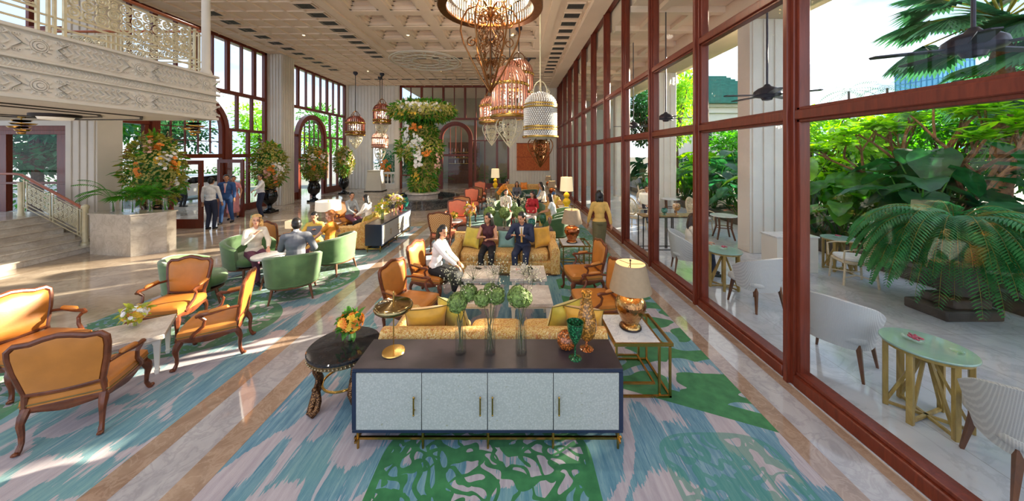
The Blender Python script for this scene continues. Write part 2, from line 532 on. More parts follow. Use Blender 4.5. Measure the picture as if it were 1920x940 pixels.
def m_marble(name, light, mid, vein, scale=1.0, rough=.08, tile=None, veinw=.06, vs_=.3):
    m = Mat(name, light, rough)
    v = m.coord((1, 1, 1))
    w = m.noise(v, .55 * scale, 6, .6, 1.6)
    w2 = m.noise(v, 2.2 * scale, 8, .62, 1.2)
    c = m.mix(w.sm(.35, .65), light, mid)
    vv = (w2 - .5).abs().sm(0.0, veinw)
    c = m.mix(vv.inv() * vs_, c, vein)
    if tile:
        x, y, z = m.xyz(v)
        def joint(a, p, off):
            t = (a + off) * (1.0 / p)
            fr = t.op('FRACT')
            return (fr - .5).abs() > (.5 - .004 / p)
        j = joint(x, tile[0], tile[2]).max(joint(y, tile[1], tile[3]))
        c = m.mix(j * .45, c, '#6f675f')
    m.base(c)
    return m.m
M['marble_floor'] = m_marble('marble_floor', '#c6b5a2', '#9d8a76', '#7c6a5a', .8, .09, (1.2, 1.2, .3, .1))
M['marble_grey'] = m_marble('marble_grey', '#b3b0b2', '#9c999d', '#78757b', 1.6, .07, (9, 2.4, 1, .2))
M['marble_brown'] = m_marble('marble_brown', '#a38b78', '#8c7361', '#bda794', 2.5, .07, None)
M['marble_step'] = m_marble('marble_step', '#dfd7cb', '#c3b7a8', '#a39584', 1.3, .12)
M['marble_planter'] = m_marble('marble_planter', '#d5cdc1', '#b9aea0', '#978a7b', 1.6, .12)
M['marble_terrace'] = m_marble('marble_terrace', '#d6d9e0', '#c4c8d1', '#9c9fa9', .9, .1, (.6, 5.0, .25, .4))
M['marble_white'] = m_marble('marble_white', '#ebe9e6', '#d5d5d8', '#6c7080', 2.2, .12, None, .03)
M['travertine'] = m_marble('travertine', '#ddd2c6', '#c4b5a8', '#a08f82', 5, .35, None, .1)
M['granite_black'] = m_marble('granite_black', '#1b1c20', '#25262b', '#75706c', 14, .06, None, .012)
M['fountain_marble'] = m_marble('fountain_marble', '#4c4b49', '#35393a', '#a9a59c', 2.5, .08, None, .05)

def m_terrazzo():
    m = Mat('mother_of_pearl', '#c9ccc9', .3)
    v = m.coord()
    a = m.vor(v, 46, 'F1', 'Color')
    sp = m.noise(v, 30, 6, .75)
    c = m.ramp(m.vor(v, 60), [(.0, '#bcbdb6'), (.6, '#a6a8a2')])
    c = m.mix((sp > .63) * .8, c, '#8f8f74')
    n2 = m.noise(v, 75, 3, .7)
    c = m.mix((n2 > .68) * .7, c, '#5f6058')
    m.base(c)
    return m.m
M['pearl'] = m_terrazzo()

def m_sofa():
    m = Mat('sofa_weave', '#d9b46a', .7)
    v = m.coord((1, 1, .28))
    n = m.noise(v, 42, 4, .6, 2.2)
    n2 = m.noise(v, 30, 2, .5, 1.0)
    c = m.ramp(n, [(.38, '#a5682a'), (.48, '#d0a048'), (.58, '#dcc48e')])
    c = m.mix((n2 > .6) * .6, c, '#b8663c')
    m.base(c)
    m.bump(n, .35, .006)
    return m.m
M['sofa'] = m_sofa()

def m_hex():
    m = Mat('geometric_weave', '#b98a4c', .7)
    x, y, z = m.xyz(m.coord())
    d = ((x.abs() * .87 + (z * .5).op('PINGPONG', .09) * 1.6)) * 22.0
    st = (d.op('FRACT') - .5).abs() < .17
    m.base(m.mix(st, '#a86a2c', '#e3bd8a'))
    return m.m
M['hex'] = m_hex()

def m_woven():
    m = Mat('woven_grey', '#c9cacb', .7)
    v = m.coord()
    w = m.wave(v, 34, 0, 'Z').max(m.wave(v, 34, 0, 'X'))
    m.base(m.mix(w.sm(.3, .9), '#b0b1b4', '#d2d2d1'))
    m.bump(w, .5, .004)
    return m.m
M['woven'] = m_woven()

def m_art():
    m = Mat('rust_textile', '#b3552f', .8)
    x, y, z = m.xyz(m.coord())
    v = m.coord((1, 1, 1))
    n = m.noise(m.coord((14, 1, 5)), 2.0, 4, .7, 1.5)
    c = m.ramp(n, [(.35, '#8f3b22'), (.55, '#c4632f'), (.7, '#dc8d4c')])
    g = (x * 9.0).op('FRACT') < .1
    c = m.mix(g * .5, c, '#7a2f1d')
    m.base(c)
    return m.m
M['art'] = m_art()

def m_carpet(name, regions):
    """hand tufted carpet: pale ground, blue brush strokes and green lace ornaments"""
    m = Mat(name, '#c8c2cc', .95, Sheen_Weight=.2)
    v = m.coord()
    x, y, z = m.xyz(v)
    A = R(-9) if 'right' in name else R(4)
    big = m.noise(v, .45, 2, .5, .5)
    blob = m.noise(m.coord((1.5, .8, 1), (0, 0, A)), 1.25, 1, .35, 1.6)
    edge = m.noise(m.coord((26, 1.1, 1), (0, 0, A)), 1.6, 3, .6)
    st2 = m.noise(m.coord((9, .7, 1), (0, 0, A)), 2.2, 4, .6)
    fine = m.noise(m.coord((60, 6, 1), (0, 0, A)), 2.0, 3, .7)
    tone = st2 * .7 + fine * .3
    blue = m.ramp(tone, [(.36, '#3d6c86'), (.5, '#5f8699'), (.62, '#7d9da8')])
    teal = m.ramp(tone, [(.36, '#4a7f8c'), (.62, '#759c9a')])
    blue = m.mix(big.sm(.40, .60), blue, teal)
    pale = m.ramp(tone, [(.36, '#9c9299'), (.62, '#b3aaaf')])
    field = (blob * .8 + edge * .2)
    c = m.mix(field > .47, pale, blue)
    deep = ((st2 * .55 + edge * .45) > .585) * (field > .50)
    c = m.mix(deep * .75, c, '#2b6584')
    wh = ((m.noise(m.coord((5, .5, 1), (0, 0, A)), 1.7, 2, .5) * .6 + edge * .4) > .60)
    c = m.mix(wh * .85, c, '#b2aab0')
    # lace: winding green bands around open holes
    hv = m.noise(v, 2.5, .6, .3, 2.2)
    hv2 = m.noise(m.coord((1, 1, 1), (0, 0, .9)), 3.3, .6, .3, 1.6)
    ringv = m.vor(v, 1.9)
    lace = ((hv - .5).abs() < .062).max((hv2 - .52).abs() < .05).max((ringv - .27).abs() < .06).max(m.vor(v, 1.9, 'SMOOTH_F1') < .06)
    gcol = m.ramp(m.noise(v, 9, 3), [(.3, '#1c6233'), (.7, '#347d45')])
    for kind, a in regions:
        if kind == 'arch':      # cx, ytop, halfwidth, y0, border, colour, strength
            cx, ytop, hw, y0, bw, colr, stg = a
            yc = ytop - hw * .55
            dx = (x - cx).abs() * (1 / hw)
            dy = ((y - yc).max(0.0)) * (1 / (hw * .55))
            r = (dx.op('POWER', 3.0) + dy.op('POWER', 3.0))
            ins = (r < 1.0) * (y > y0)
            rim = (r > bw) * ins
            g = (ins * lace).max(rim)
            c = m.mix(g * stg, c, gcol if colr is None else colr)
        if kind == 'above':
            (x0, y0, x1, y1), xa, xb, ymax, colr, stg = a
            k = (y1 - y0) / (x1 - x0)
            d = y - (x - x0) * k - y0
            ins = (d > 0.0) * (x > xa) * (x < xb) * (y < ymax)
            leafy = m.noise(m.coord((1, 2.2, 1), (0, 0, R(25))), 1.5, 1, .3, 1.2) > .48
            g = ins * (leafy.max((d < .22) * (d > 0.0)))
            c = m.mix(g * stg, c, gcol if colr is None else colr)
        if kind == 'disc':
            cx, cy, rx, ry, colr, stg = a
            r = (((x - cx) * (1 / rx)).op('POWER', 2.0) + ((y - cy) * (1 / ry)).op('POWER', 2.0))
            ins = (r < 1.0)
            g = ins * lace.max(r > .85)
            c = m.mix(g * stg, c, gcol if colr is None else colr)
    m.base(c)
    m.bump(m.noise(v, 220, 2), .35, .004)
    return m.m
M['carpet_right'] = m_carpet('carpet_right', [
    ('arch', (-.24, 3.15, .90, -1, .80, None, 1.0)),
    ('arch', (1.78, 2.98, .52, -1, .78, '#2f7f6c', .62)),
    ('above', ((1.0, 3.62, 2.4, 3.0), .85, 2.6, 7.0, None, 1.0)),
    ('disc', (1.7, 9.6, 1.2, 1.9, None, .9)),
    ('disc', (-.9, 12.5, 1.2, 2.2, '#3f9080', .7)),
])
M['carpet_left'] = m_carpet('carpet_left', [
    ('disc', (-5.2, 4.9, 1.5, .95, None, .9)),
    ('disc', (-6.0, 3.0, 1.0, .8, None, .9)),
    ('disc', (-4.6, 6.6, 1.3, 1.1, None, .9)),
])

# ------------------------------------------------------------ the setting
H = 7.6
XR = 3.17
def part(name, mb, mat, parent=None, **kw): return mb.build(name, mat, parent, **kw)

# floors
b = MB(); b.box(-18, 3.1, -2.5, 23.6, -.12, 0)
struct(part('floor', b, M['marble_floor']))
b = MB(); b.box(3.1, 8.1, -2.5, 26, -.12, 0)
struct(part('floor_terrace', b, M['marble_terrace']))
b = MB(); b.box(-3.28, -3.05, -2.5, 14.3, 0, .004); b.box(-2.66, -2.42, -2.5, 14.3, 0, .004); b.box(2.46, 2.66, -2.5, 19.5, 0, .004); b.box(2.98, 3.08, -2.5, 23.5, 0, .004)
struct(part('trim_1', b, M['marble_brown']))
b = MB(); b.box(-3.05, -2.66, -2.5, 14.3, 0, .003); b.box(2.66, 2.98, -2.5, 23.5, 0, .003)
struct(part('trim_2', b, M['marble_grey']))
b = MB(); b.box(-2.42, 2.46, -2.5, 19.2, 0, .002)
tag(part('carpet', b, M['carpet_right']), 'long tufted carpet with blue brush strokes and green lace, under the two yellow sofas', 'carpet')
b = MB(); b.box(-6.5, -3.28, -2.5, 11.4, 0, .002)
tag(part('carpet', b, M['carpet_left']), 'blue streaked carpet under the orange armchairs on the stair side of the marble aisle', 'carpet')

# ceiling : flat skin with an opening for the deep coffers, ribs of the small coffers
cx0, cw, cp, cn = -5.78, 1.04, 1.42, 5
rx1 = cx0 + cp * (cn - 1) + cw
cy0, crn, cdp, cwd = 6.05, 7, 1.38, 1.05
ry1 = cy0 + cdp * (crn - 1) + cwd
b = MB()
b.box(-13, cx0, -2.5, 23.7, H, H + .3); b.box(rx1, 3.5, -2.5, 23.7, H, H + .3)
b.box(cx0, rx1, -2.5, cy0, H, H + .3); b.box(cx0, rx1, ry1, 23.7, H, H + .3)
for i in range(cn - 1): b.box(cx0 + cp * i + cw, cx0 + cp * (i + 1), cy0, ry1, H, H + .3)
for j in range(crn - 1):
    b.box(cx0, rx1, cy0 + cdp * j + cwd, cy0 + cdp * (j + 1), H + .001, H + .3)
b.box(-13, 3.5, -2.5, 23.7, H + .82, H + .9)
struct(part('ceiling', b, M['ceiling'], smooth=False))
b = MB()
for i in range(cn):
    for j in range(crn):
        x0 = cx0 + cp * i; y0 = cy0 + cdp * j
        for k in range(6):
            t = .085 * k; z0 = H + .03 + .11 * k; w = .085
            xa, xb, ya, yb = x0 + t, x0 + cw - t, y0 + t, y0 + cwd - t
            b.box(xa, xb, ya, ya + w, z0, z0 + .11); b.box(xa, xb, yb - w, yb, z0, z0 + .11)
            b.box(xa, xa + w, ya, yb, z0, z0 + .11); b.box(xb - w, xb, ya, yb, z0, z0 + .11)
struct(part('ceiling_coffers', b, M['ceiling'], smooth=False))
b = MB()
k = 0
x = -12.2
while x < 3.0:
    if x < -7.4 or x > 2.4:
        b.box(x - .03, x + .03, 6, 23.5, H - .05, H)
    else:
        b.box(x - .03, x + .03, 16.9, 23.5, H - .05, H)
        if x < -6.6 : b.box(x - .03, x + .03, 6, 16.9, H - .05, H)
    x += .7
y = 6.3
while y < 23.4:
    if y < 16.6:
        b.box(-12.3, -6.5, y - .03, y + .03, H - .045, H); b.box(2.42, 3.1, y - .03, y + .03, H - .045, H)
    else:
        b.box(-12.3, 3.1, y - .03, y + .03, H - .045, H)
    y += .7
b.box(2.5, 3.1, 3, 23.5, H - .2, H)
b.box(-6.5, -6.2, 6, 16.8, H - .09, H); b.box(1.22, 1.5, 6, 16.8, H - .09, H)
b.box(-6.5, 1.5, 15.45, 16.3, H - .07, H)
struct(part('trim_3', b, M['ceiling'], smooth=False))
# medallion ring on the ceiling above the fountain
b = MB()
mc = (-4.7, 17.0, H - .12)
for r_ in (1.85, 1.7, 1.2, .7):
    b.tube([(mc[0] + r_ * math.cos(a * PI / 24), mc[1] + r_ * math.sin(a * PI / 24), mc[2]) for a in range(48)], .028, 5, close=True)
for k in range(16):
    a = 2 * PI * k / 16
    b.tube([(mc[0] + (1.45 + .25 * math.cos(t)) * math.cos(a + .17 * math.sin(t)), mc[1] + (1.45 + .25 * math.cos(t)) * math.sin(a + .17 * math.sin(t)), mc[2]) for t in [q * PI / 5 for q in range(10)]], .02, 4, close=True)
    b.tube([(mc[0] + (.95 + .22 * math.cos(t)) * math.cos(a + .2 * math.sin(t)), mc[1] + (.95 + .22 * math.cos(t)) * math.sin(a + .2 * math.sin(t)), mc[2]) for t in [q * PI / 5 for q in range(10)]], .02, 4, close=True)
struct(part('trim_4', b, M['white_paint']))

ORD = 'first second third fourth fifth sixth seventh eighth ninth tenth eleventh twelfth thirteenth fourteenth fifteenth sixteenth'.split()
# vents in rows
def vent(label, x, y, w, d, grp):
    global vent0
    if vent0 is None:
        vent0 = thing('ceiling_vent', label, 'vent', (x, y, H), 0, grp)
        f = MB(); f.band([(-.31, -.2), (.31, -.2), (.31, .2), (-.31, .2)], [(-.35, -.24), (.35, -.24), (.35, .24), (-.35, .24)], -.06, 0)
        part('frame', f, M['ceiling'], vent0, smooth=False)
        g = MB()
        for i in range(13): g.box(-.3 + i * .05 - .012, -.3 + i * .05 + .012, -.2, .2, -.055, -.02)
        for i in range(3): g.box(-.31, .31, -.11 + i * .11 - .008, -.1 + i * .11 + .008, -.055, -.03)
        part('grille', g, M['grille'], vent0, smooth=False)
        g = MB(); g.box(-.31, .31, -.2, .2, -.02, -.002)
        part('backing', g, M['black'], vent0, smooth=False)
        o = vent0
    else:
        o = dup(vent0, label, (x, y, H), 0, group=grp)
    o.scale = (w / .7, d / .48, 1)
vent0 = None
for i in range(10):
    vent('%s vent from the camera in the row on the stair side of the coffers' % ORD[i], -7.05, 10.05 + .7 * i, .68, .46, 'vents on the stair side of the deep coffers')
for i in range(14):
    vent('%s vent from the camera in the row above the long window wall' % ORD[i], 2.05, 10.05 + .72 * i, .62, .46, 'vents above the long window wall')
for i in range(11):
    vent('%s vent from the camera in the row above the entrance doors' % ORD[i], -10.7, 11.3 + .76 * i, .6, .46, 'vents above the entrance doors')
for i in range(7):
    vent('%s vent from the left in the row just before the ceiling medallion' % ORD[i], -4.9 + .95 * i, 16.62, .7, .36, 'vents beside the ceiling medallion')
for i in range(13):
    vent('%s vent from the left in the ceiling row along the far wall' % ORD[i], -9.9 + .9 * i, 21.3, .72, .36, 'vents along the far wall')

# downlights set in the ceiling
dl0 = None; dcnt = {}
def downlight(x, y, z=H, w=DOWN_W):
    global dl0
    row = 'entrance side' if x < -8 else 'middle' if x < -3 else 'window side'
    dcnt[row] = dcnt.get(row, 0) + 1
    lab = 'small round ceiling downlight in the %s row, %s from the camera' % (row, ORD[dcnt[row] - 1])
    if dl0 is None:
        dl0 = thing('downlight', lab, 'ceiling light', (x, y, z), 0, 'recessed ceiling downlights')
        f = MB(); f.lathe([(.05, -.01), (.075, -.02), (.085, -.012), (.085, 0), (.05, 0)], 16, closed=True); part('trim_ring', f, M['white_paint'], dl0)
        f = MB(); f.lathe([(.05, -.004), (.05, -.001)], 12); part('lens', f, M['bulb'], dl0)
        o = dl0
    else:
        o = dup(dl0, lab, (x, y, z))
    ld = bpy.data.lights.new('downlight_lamp', 'SPOT'); ld.energy = w; ld.spot_size = R(150); ld.spot_blend = .8; ld.shadow_soft_size = .12; ld.color = (1, .89, .76)
    lo = bpy.data.objects.new('downlight_lamp', ld); COL.objects.link(lo); lo.location = (x, y, z - .05)
for x in (-8.9, -4.5, -.1):
    for y in (.2, 4.2, 9.35, 13.5, 19.4):
        if x == -8.9 and y < 4: continue
        downlight(x, y, H)

# ---- right window wall: one bay at a time
def framed(b, u, w, th, z0, z1): b.box(XR - th / 2, XR + th / 2, u - w / 2, u + w / 2, z0, z1, .006)
posts = [3.65 + 1.86 * i for i in range(-3, 11)]
for i, y in enumerate(posts):
    yn = y + 1.86
    w = thing('window_%d' % (i + 1), None, None, (0, 0, 0), kind='structure')
    f = MB()
    f.box(XR - .05, XR + .13, y - .075, y + .075, 0, H, .008)
    f.box(XR - .02, XR + .10, y - .115, y + .115, .1, H, .008)
    f.box(XR - .09, XR - .04, y - .03, y + .03, 0, H, .006)
    f.box(XR - .06, XR + .14, y + .075, yn - .075, 0, .13, .01)
    f.box(XR - .03, XR + .11, y + .075, yn - .075, .13, .17, .006)
    for z in (3.03, 4.5):
        f.box(XR - .05, XR + .12, y + .075, yn - .075, z - .055, z + .055, .01)
        f.box(XR - .02, XR + .09, y + .075, yn - .075, z - .085, z + .085, .006)
    f.box(XR - .06, XR + .14, y + .075, yn - .075, H - .16, H, .01)
    part('window_frame', f, M['mahogany'], w)
    g = MB()
    for z0, z1 in ((.17, 2.945), (3.115, 4.415), (4.585, H - .16)):
        g.add([(XR + .05, y + .1, z0), (XR + .05, yn - .1, z0), (XR + .05, yn - .1, z1), (XR + .05, y + .1, z1)], [(0, 1, 2, 3)])
    part('pane', g, M['window_glass'], w, smooth=False)
b = MB(); b.box(XR - .07, XR + .15, 23.25, 23.6, 0, H); struct(part('wall_right', b, M['mahogany']))

# ---- generic glazed frame in a local frame: u along, n across (thickness), z up
def glazed(name, T, u0, u1, z0, z1, verts, rails, arches=(), fw=.14, th=.16, glass=True, mat='mahogany', n_thin=.05, doors=()):
    w = thing(name, None, None, (0, 0, 0), kind='structure')
    f = MB(T)
    f.box(u0, u0 + fw, -th / 2, th / 2, z0, z1, .01); f.box(u1 - fw, u1, -th / 2, th / 2, z0, z1, .01)
    f.box(u0, u1, -th / 2, th / 2, z1 - fw, z1, .01)
    def inarch(u, zc):
        for (a0, a1, zb, zt) in arches:
            r = (a1 - a0) / 2; c = (a0 + a1) / 2; zs = zt - r
            if abs(u - c) < r and (zc < zs or (zc - zs) ** 2 + (u - c) ** 2 < r * r): return True
        return False
    for (u, za, zb, wd) in verts:
        # cut the mullion at arches
        za2 = za
        for (a0, a1, zb_, zt) in arches:
            r = (a1 - a0) / 2; c = (a0 + a1) / 2; zs = zt - r
            if abs(u - c) < r - .02: za2 = max(za2, zs + math.sqrt(r * r - (u - c) ** 2) - .03)
        if zb > za2 + .05: f.box(u - wd / 2, u + wd / 2, -th * .4, th * .4, za2, zb, .006)
    for (z, ua, ub, wd) in rails:
        segs = [(ua, ub)]
        for (a0, a1, zb_, zt) in arches:
            r = (a1 - a0) / 2; c = (a0 + a1) / 2; zs = zt - r
            if z < zt - .05:
                hw = r if z < zs else math.sqrt(max(0, r * r - (z - zs) ** 2))
                ns = []
                for s0, s1 in segs:
                    if s1 <= c - hw or s0 >= c + hw: ns.append((s0, s1)); continue
                    if s0 < c - hw: ns.append((s0, c - hw + .03))
                    if s1 > c + hw: ns.append((c + hw - .03, s1))
                segs = ns
        for s0, s1 in segs: f.box(s0, s1, -th * .45, th * .45, z - wd / 2, z + wd / 2, .006)
    for (a0, a1, zb, zt) in arches:
        r = (a1 - a0) / 2; c = (a0 + a1) / 2; zs = zt - r
        for (ro, ri, tt) in ((r, r - .2, .13), (r - .16, r - .3, .08)):
            out = [(c + ro, zb)] + [(c + ro * math.cos(a * PI / 20), zs + ro * math.sin(a * PI / 20)) for a in range(21)] + [(c - ro, zb)]
            inn = [(c + ri, zb)] + [(c + ri * math.cos(a * PI / 20), zs + ri * math.sin(a * PI / 20)) for a in range(21)] + [(c - ri, zb)]
            f.band(inn, out, -tt, tt, 'xz', close=False)
    part('window_frame', f, M[mat], w)
    if glass:
        g = MB(T)
        holes = sorted(doors)
        segs = []; cur = u0
        for a, c in holes: segs.append((cur, a, z0, z1)); segs.append((a, c, 2.55, z1)); cur = c
        segs.append((cur, u1, z0, z1))
        for a, c, za, zb in segs: g.add([(a, 0, za), (c, 0, za), (c, 0, zb), (a, 0, zb)], [(0, 1, 2, 3)])
        part('pane', g, M['window_glass'], w, smooth=False)
    return w

TL = Matrix.Translation((-12.42, 0, 0)) @ Matrix.Rotation(PI / 2, 4, 'Z')   # local u -> world +Y, n -> -X
def frange(a, b, n): return [a + (b - a) * i / n for i in range(1, n)]
# bay B
v = [(u, 5.26, H, .16 if i % 2 else .07) for i, u in enumerate(frange(9.6, 15.95, 9))]
v += [(u, 3.64, 5.26, .10) for u in (10.4, 14.3, 15.1)] + [(12.3, 3.64, 5.26, .08)]
v += [(u, 0, 3.64, .13) for u in (10.75, 13.95, 14.9)]
v += [(11.3, 2.5, 4.4, .035), (11.8, 2.5, 4.8, .035), (12.3, 2.5, 5.0, .035), (12.8, 2.5, 4.8, .035), (13.3, 2.5, 4.4, .035)]
glazed('window_31', TL, 9.6, 15.95, 0, H, v, [(5.26, 9.6, 15.95, .16), (3.64, 9.6, 15.95, .13), (2.5, 9.6, 15.95, .16), (.15, 13.95, 15.95, .3), (.15, 9.6, 10.8, .3)], [(10.85, 13.8, 0, 5.05)], doors=[(11.15, 13.15)])
f = MB(TL)
for u in (11.55, 12.05, 12.55, 13.05): f.box(u - .015, u + .015, -.03, .03, 2.6, 4.3)
for z in (3.1, 3.6, 4.1): f.box(11.2, 13.4, -.03, .03, z - .015, z + .015)
f.box(11.1, 13.5, -.09, .09, 2.42, 2.58)
struct(part('trim_5', f, M['mahogany'], smooth=False))
# bay A
v = [(u, 5.26, H, .16 if i % 2 else .07) for i, u in enumerate(frange(16.9, 23.3, 9))]
v += [(u, 3.64, 5.26, .10) for u in (17.7, 21.5, 22.4)]
v += [(u, 0, 3.64, .13) for u in (17.6, 21.6, 22.4)]
glazed('window_32', TL, 16.9, 23.4, 0, H, v, [(5.26, 16.9, 23.4, .16), (3.64, 16.9, 23.4, .13), (.2, 16.9, 23.4, .4)], [(18.2, 20.95, 0, 4.95)])
f = MB(TL)
for u in (18.9, 19.35, 19.8, 20.25): f.box(u - .02, u + .02, -.03, .03, 2.4, 4.6)
f.box(18.4, 20.8, -.06, .06, 2.3, 2.42); f.box(18.4, 20.8, -.03, .03, 3.5, 3.54); f.box(19.5, 19.66, -.06, .06, 0, 2.3)
struct(part('trim_6', f, M['mahogany'], smooth=False))
# landing window facing the room
TF = Matrix.Translation((0, 9.25, 0))
glazed('window_33', TF, -18, -12.55, .93, 3.4, [(-14.75, .93, 3.4, .3), (-13.0, .93, 3.4, .3), (-16.6, .93, 3.4, .3)], [(3.25, -18, -12.55, .2), (1.75, -18, -12.55, .06)])
glazed('window_34', TF, -18, -12.55, 4.54, H, [(-14.0, 4.5, H, .1), (-15.4, 4.5, H, .25), (-16.8, 4.5, H, .1)], [(6.2, -18, -12.55, .12)])
b = MB(); b.box(-18, -12.5, 9.2, 9.4, 3.4, 4.54); struct(part('wall_landing', b, M['wall_white']))

# fluted piers and walls
def fluted(name, x0, x1, y0, y1, z0, z1, mat, pitch=.17, faces='S'):
    b = MB(); b.box(x0, x1, y0, y1, z0, z1, .01)
    if 'S' in faces:
        n = max(1, int((x1 - x0 - .06) / pitch)); p = (x1 - x0 - .04) / n
        for i in range(n): b.box(x0 + .02 + p * i + p * .14, x0 + .02 + p * (i + .86), y0 - .03, y0, z0 + .0, z1 - .02, .012)
    if 'E' in faces:
        n = max(1, int((y1 - y0 - .06) / pitch)); p = (y1 - y0 - .04) / n
        for i in range(n): b.box(x1, x1 + .03, y0 + .02 + p * i + p * .14, y0 + .02 + p * (i + .86), z0, z1 - .02, .012)
    if 'W' in faces:
        n = max(1, int((y1 - y0 - .06) / pitch)); p = (y1 - y0 - .04) / n
        for i in range(n): b.box(x0 - .03, x0, y0 + .02 + p * i + p * .14, y0 + .02 + p * (i + .86), z0, z1 - .02, .012)
    return struct(part(name, b, M[mat]))
fluted('wall_pier', -12.55, -11.65, 8.93, 9.52, 0, H, 'wall_white', .17, 'S')
fluted('wall_pier', -12.55, -11.6, 16.0, 16.85, 0, H, 'wall_white', .14, 'SE')
b = MB(); b.box(-12.6, -12.2, 23.4, 23.7, 0, H); struct(part('wall_left', b, M['wall_white']))
# far wall with an opening to a green court
fluted('wall_back', -12.2, -10.5, 23.5, 23.8, 0, H, 'wall_cool', .22)
fluted('wall_back', -8.82, -8.45, 23.5, 23.8, 0, H, 'wall_white', .18)
fluted('wall_back', -10.5, -8.82, 23.5, 23.8, 3.3, H, 'wall_cool', .22)
fluted('wall_back', -.4, 3.1, 23.5, 23.8, 0, H, 'wall_white', .2)
b = MB(); b.box(-10.5, -8.82, 23.5, 23.8, 0, .35); struct(part('wall_back_sill', b, M['wall_white']))
TB = Matrix.Translation((0, 23.6, 0))
v = [(-8.45 + .8 * i, 5.15, H, .16 if i % 2 == 0 else .06) for i in range(1, 10)]
v += [(u, 0, 5.15, .16) for u in (-6.85, -2.9, -1.3)] + [(u, 0, 5.15, .06) for u in (-7.6, -2.2)]
glazed('window_35', TB, -8.45, -.4, 0, H, v, [(5.15, -8.45, -.4, .15), (3.55, -8.45, -.4, .08), (1.0, -8.45, -6.85, .08), (.2, -2.9, -.4, .4)], [(-5.6, -3.1, 0, 4.95)])
f = MB(TB)
for u in (-4.75, -4.35, -3.95): f.box(u - .02, u + .02, -.03, .03, 2.5, 4.6)
f.box(-5.4, -3.3, -.06, .06, 2.4, 2.55)
struct(part('trim_7', f, M['mahogany'], smooth=False))
# the room beyond the far glazing
b = MB(); b.box(-12, 4, 29, 29.2, 0, H); struct(part('wall_beyond', b, M['wall_beyond']))
b = MB(); b.box(-8.5, 4, 23.7, 29.2, -.12, 0); struct(part('floor_beyond', b, M['marble_floor']))
b = MB(); b.box(-8.5, 4, 23.8, 29.2, H, H + .2); struct(part('ceiling_beyond', b, M['ceiling']))

# ---- mezzanine with carved fascia
XB = -7.5; YE = 8.04; ZB = 3.43; ZT = 4.54
b = MB(); b.box(-18, XB, -2.5, YE, ZB + .02, ZT - .04)
b.box(-18, XB + .05, -2.5, YE + .05, ZT - .06, ZT, .01); b.box(-18, XB + .04, -2.5, YE + .04, ZB, ZB + .07, .01)
b.box(XB, XB + .06, -2.5, YE + .06, 4.03, 4.08, .01); b.box(XB, XB + .04, -2.5, YE + .04, 3.86, 3.90, .01)
b.box(-18, -12.5, -2.5, YE, 7.0, 7.05)
struct(part('ceiling_mezzanine', b, M['wall_white']))
b = MB()
T0 = Matrix.Translation((XB, 0, 0)) @ Matrix.Rotation(PI / 2, 4, 'Z')
b.T = T0   # u -> Y, -n -> +X
def ring(u, z, r0, r1, d=.02, n=14, sq=1.0):
    b.band([(u + r0 * math.cos(2 * PI * k / n), z + sq * r0 * math.sin(2 * PI * k / n)) for k in range(n)], [(u + r1 * math.cos(2 * PI * k / n), z + sq * r1 * math.sin(2 * PI * k / n)) for k in range(n)], -d, 0, 'xz')
def chev(u, zc, h, w, t, d=.03, s=1):
    b.band([(u, zc + h), (u + s * w, zc), (u, zc - h)], [(u + t, zc + h), (u + s * w + t, zc), (u + t, zc - h)], -d, 0, 'xz', close=False)
for zc, hh in ((4.29, .17), (3.67, .15)):
    u = 2.2; ph = 0
    while u < 7.9:
        k = ph % 16
        if k == 0:
            ring(u + .12, zc, 0, .035, .04); ring(u + .12, zc, .045, .07, .03); ring(u + .12, zc, .085, .1, .02)
            for q in range(12):
                a = 2 * PI * q / 12
                b.prism([(u + .12 + .11 * math.cos(a - .2), zc + .11 * math.sin(a - .2)), (u + .12 + .165 * math.cos(a), zc + .165 * math.sin(a)), (u + .12 + .11 * math.cos(a + .2), zc + .11 * math.sin(a + .2))][::-1], -.02, 0, 'xz')
            for s_ in (-1, 1):
                chev(u + .12 + s_ * .36, zc, hh * .95, -s_ * .17, .015); chev(u + .12 + s_ * .30, zc, hh * .6, -s_ * .11, .012)
                for q in range(4):
                    ring(u + .12 + s_ * (.2 + .05 * q), zc + hh * .7, .012, .022, .015, 8); ring(u + .12 + s_ * (.2 + .05 * q), zc - hh * .7, .012, .022, .015, 8)
        elif 4 <= k <= 13:
            chev(u, zc, hh * .42, .07, .014); 
            for s_ in (-1, 1):
                b.band([(u, zc + s_ * hh * .5), (u + .04, zc + s_ * hh * .72), (u, zc + s_ * hh * .95)], [(u + .014, zc + s_ * hh * .5), (u + .054, zc + s_ * hh * .72), (u + .014, zc + s_ * hh * .95)], -.03, 0, 'xz', close=False)
                ring(u + .05, zc + s_ * hh * .72, .010, .02, .014, 7)
        u += .085; ph += 1
u = 2.2
while u < 8.0:
    chev(u, 3.965, .055, .035, .012, .014); u += .045
struct(part('trim_8', b, M['wall_white'], smooth=False))
# soffit grooves and panel
b = MB()
for q, (ex, ey) in enumerate(((1.0, 1.4), (1.5, 2.1))):
    c_ = (-9.8, 6.1)
    o_ = [(c_[0] + ex * a, c_[1] + ey * e) for a, e in ((-1, -.5), (-.5, -.8), (.5, -.8), (1, -.5), (1, .5), (.5, .8), (-.5, .8), (-1, .5))]
    i_ = [(c_[0] + (ex - .05) * a, c_[1] + (ey - .05) * e) for a, e in ((-1, -.5), (-.5, -.8), (.5, -.8), (1, -.5), (1, .5), (.5, .8), (-.5, .8), (-1, .5))]
    b.band(i_, o_, ZB - .02, ZB)
struct(part('trim_9', b, M['stone_dark'], smooth=False))
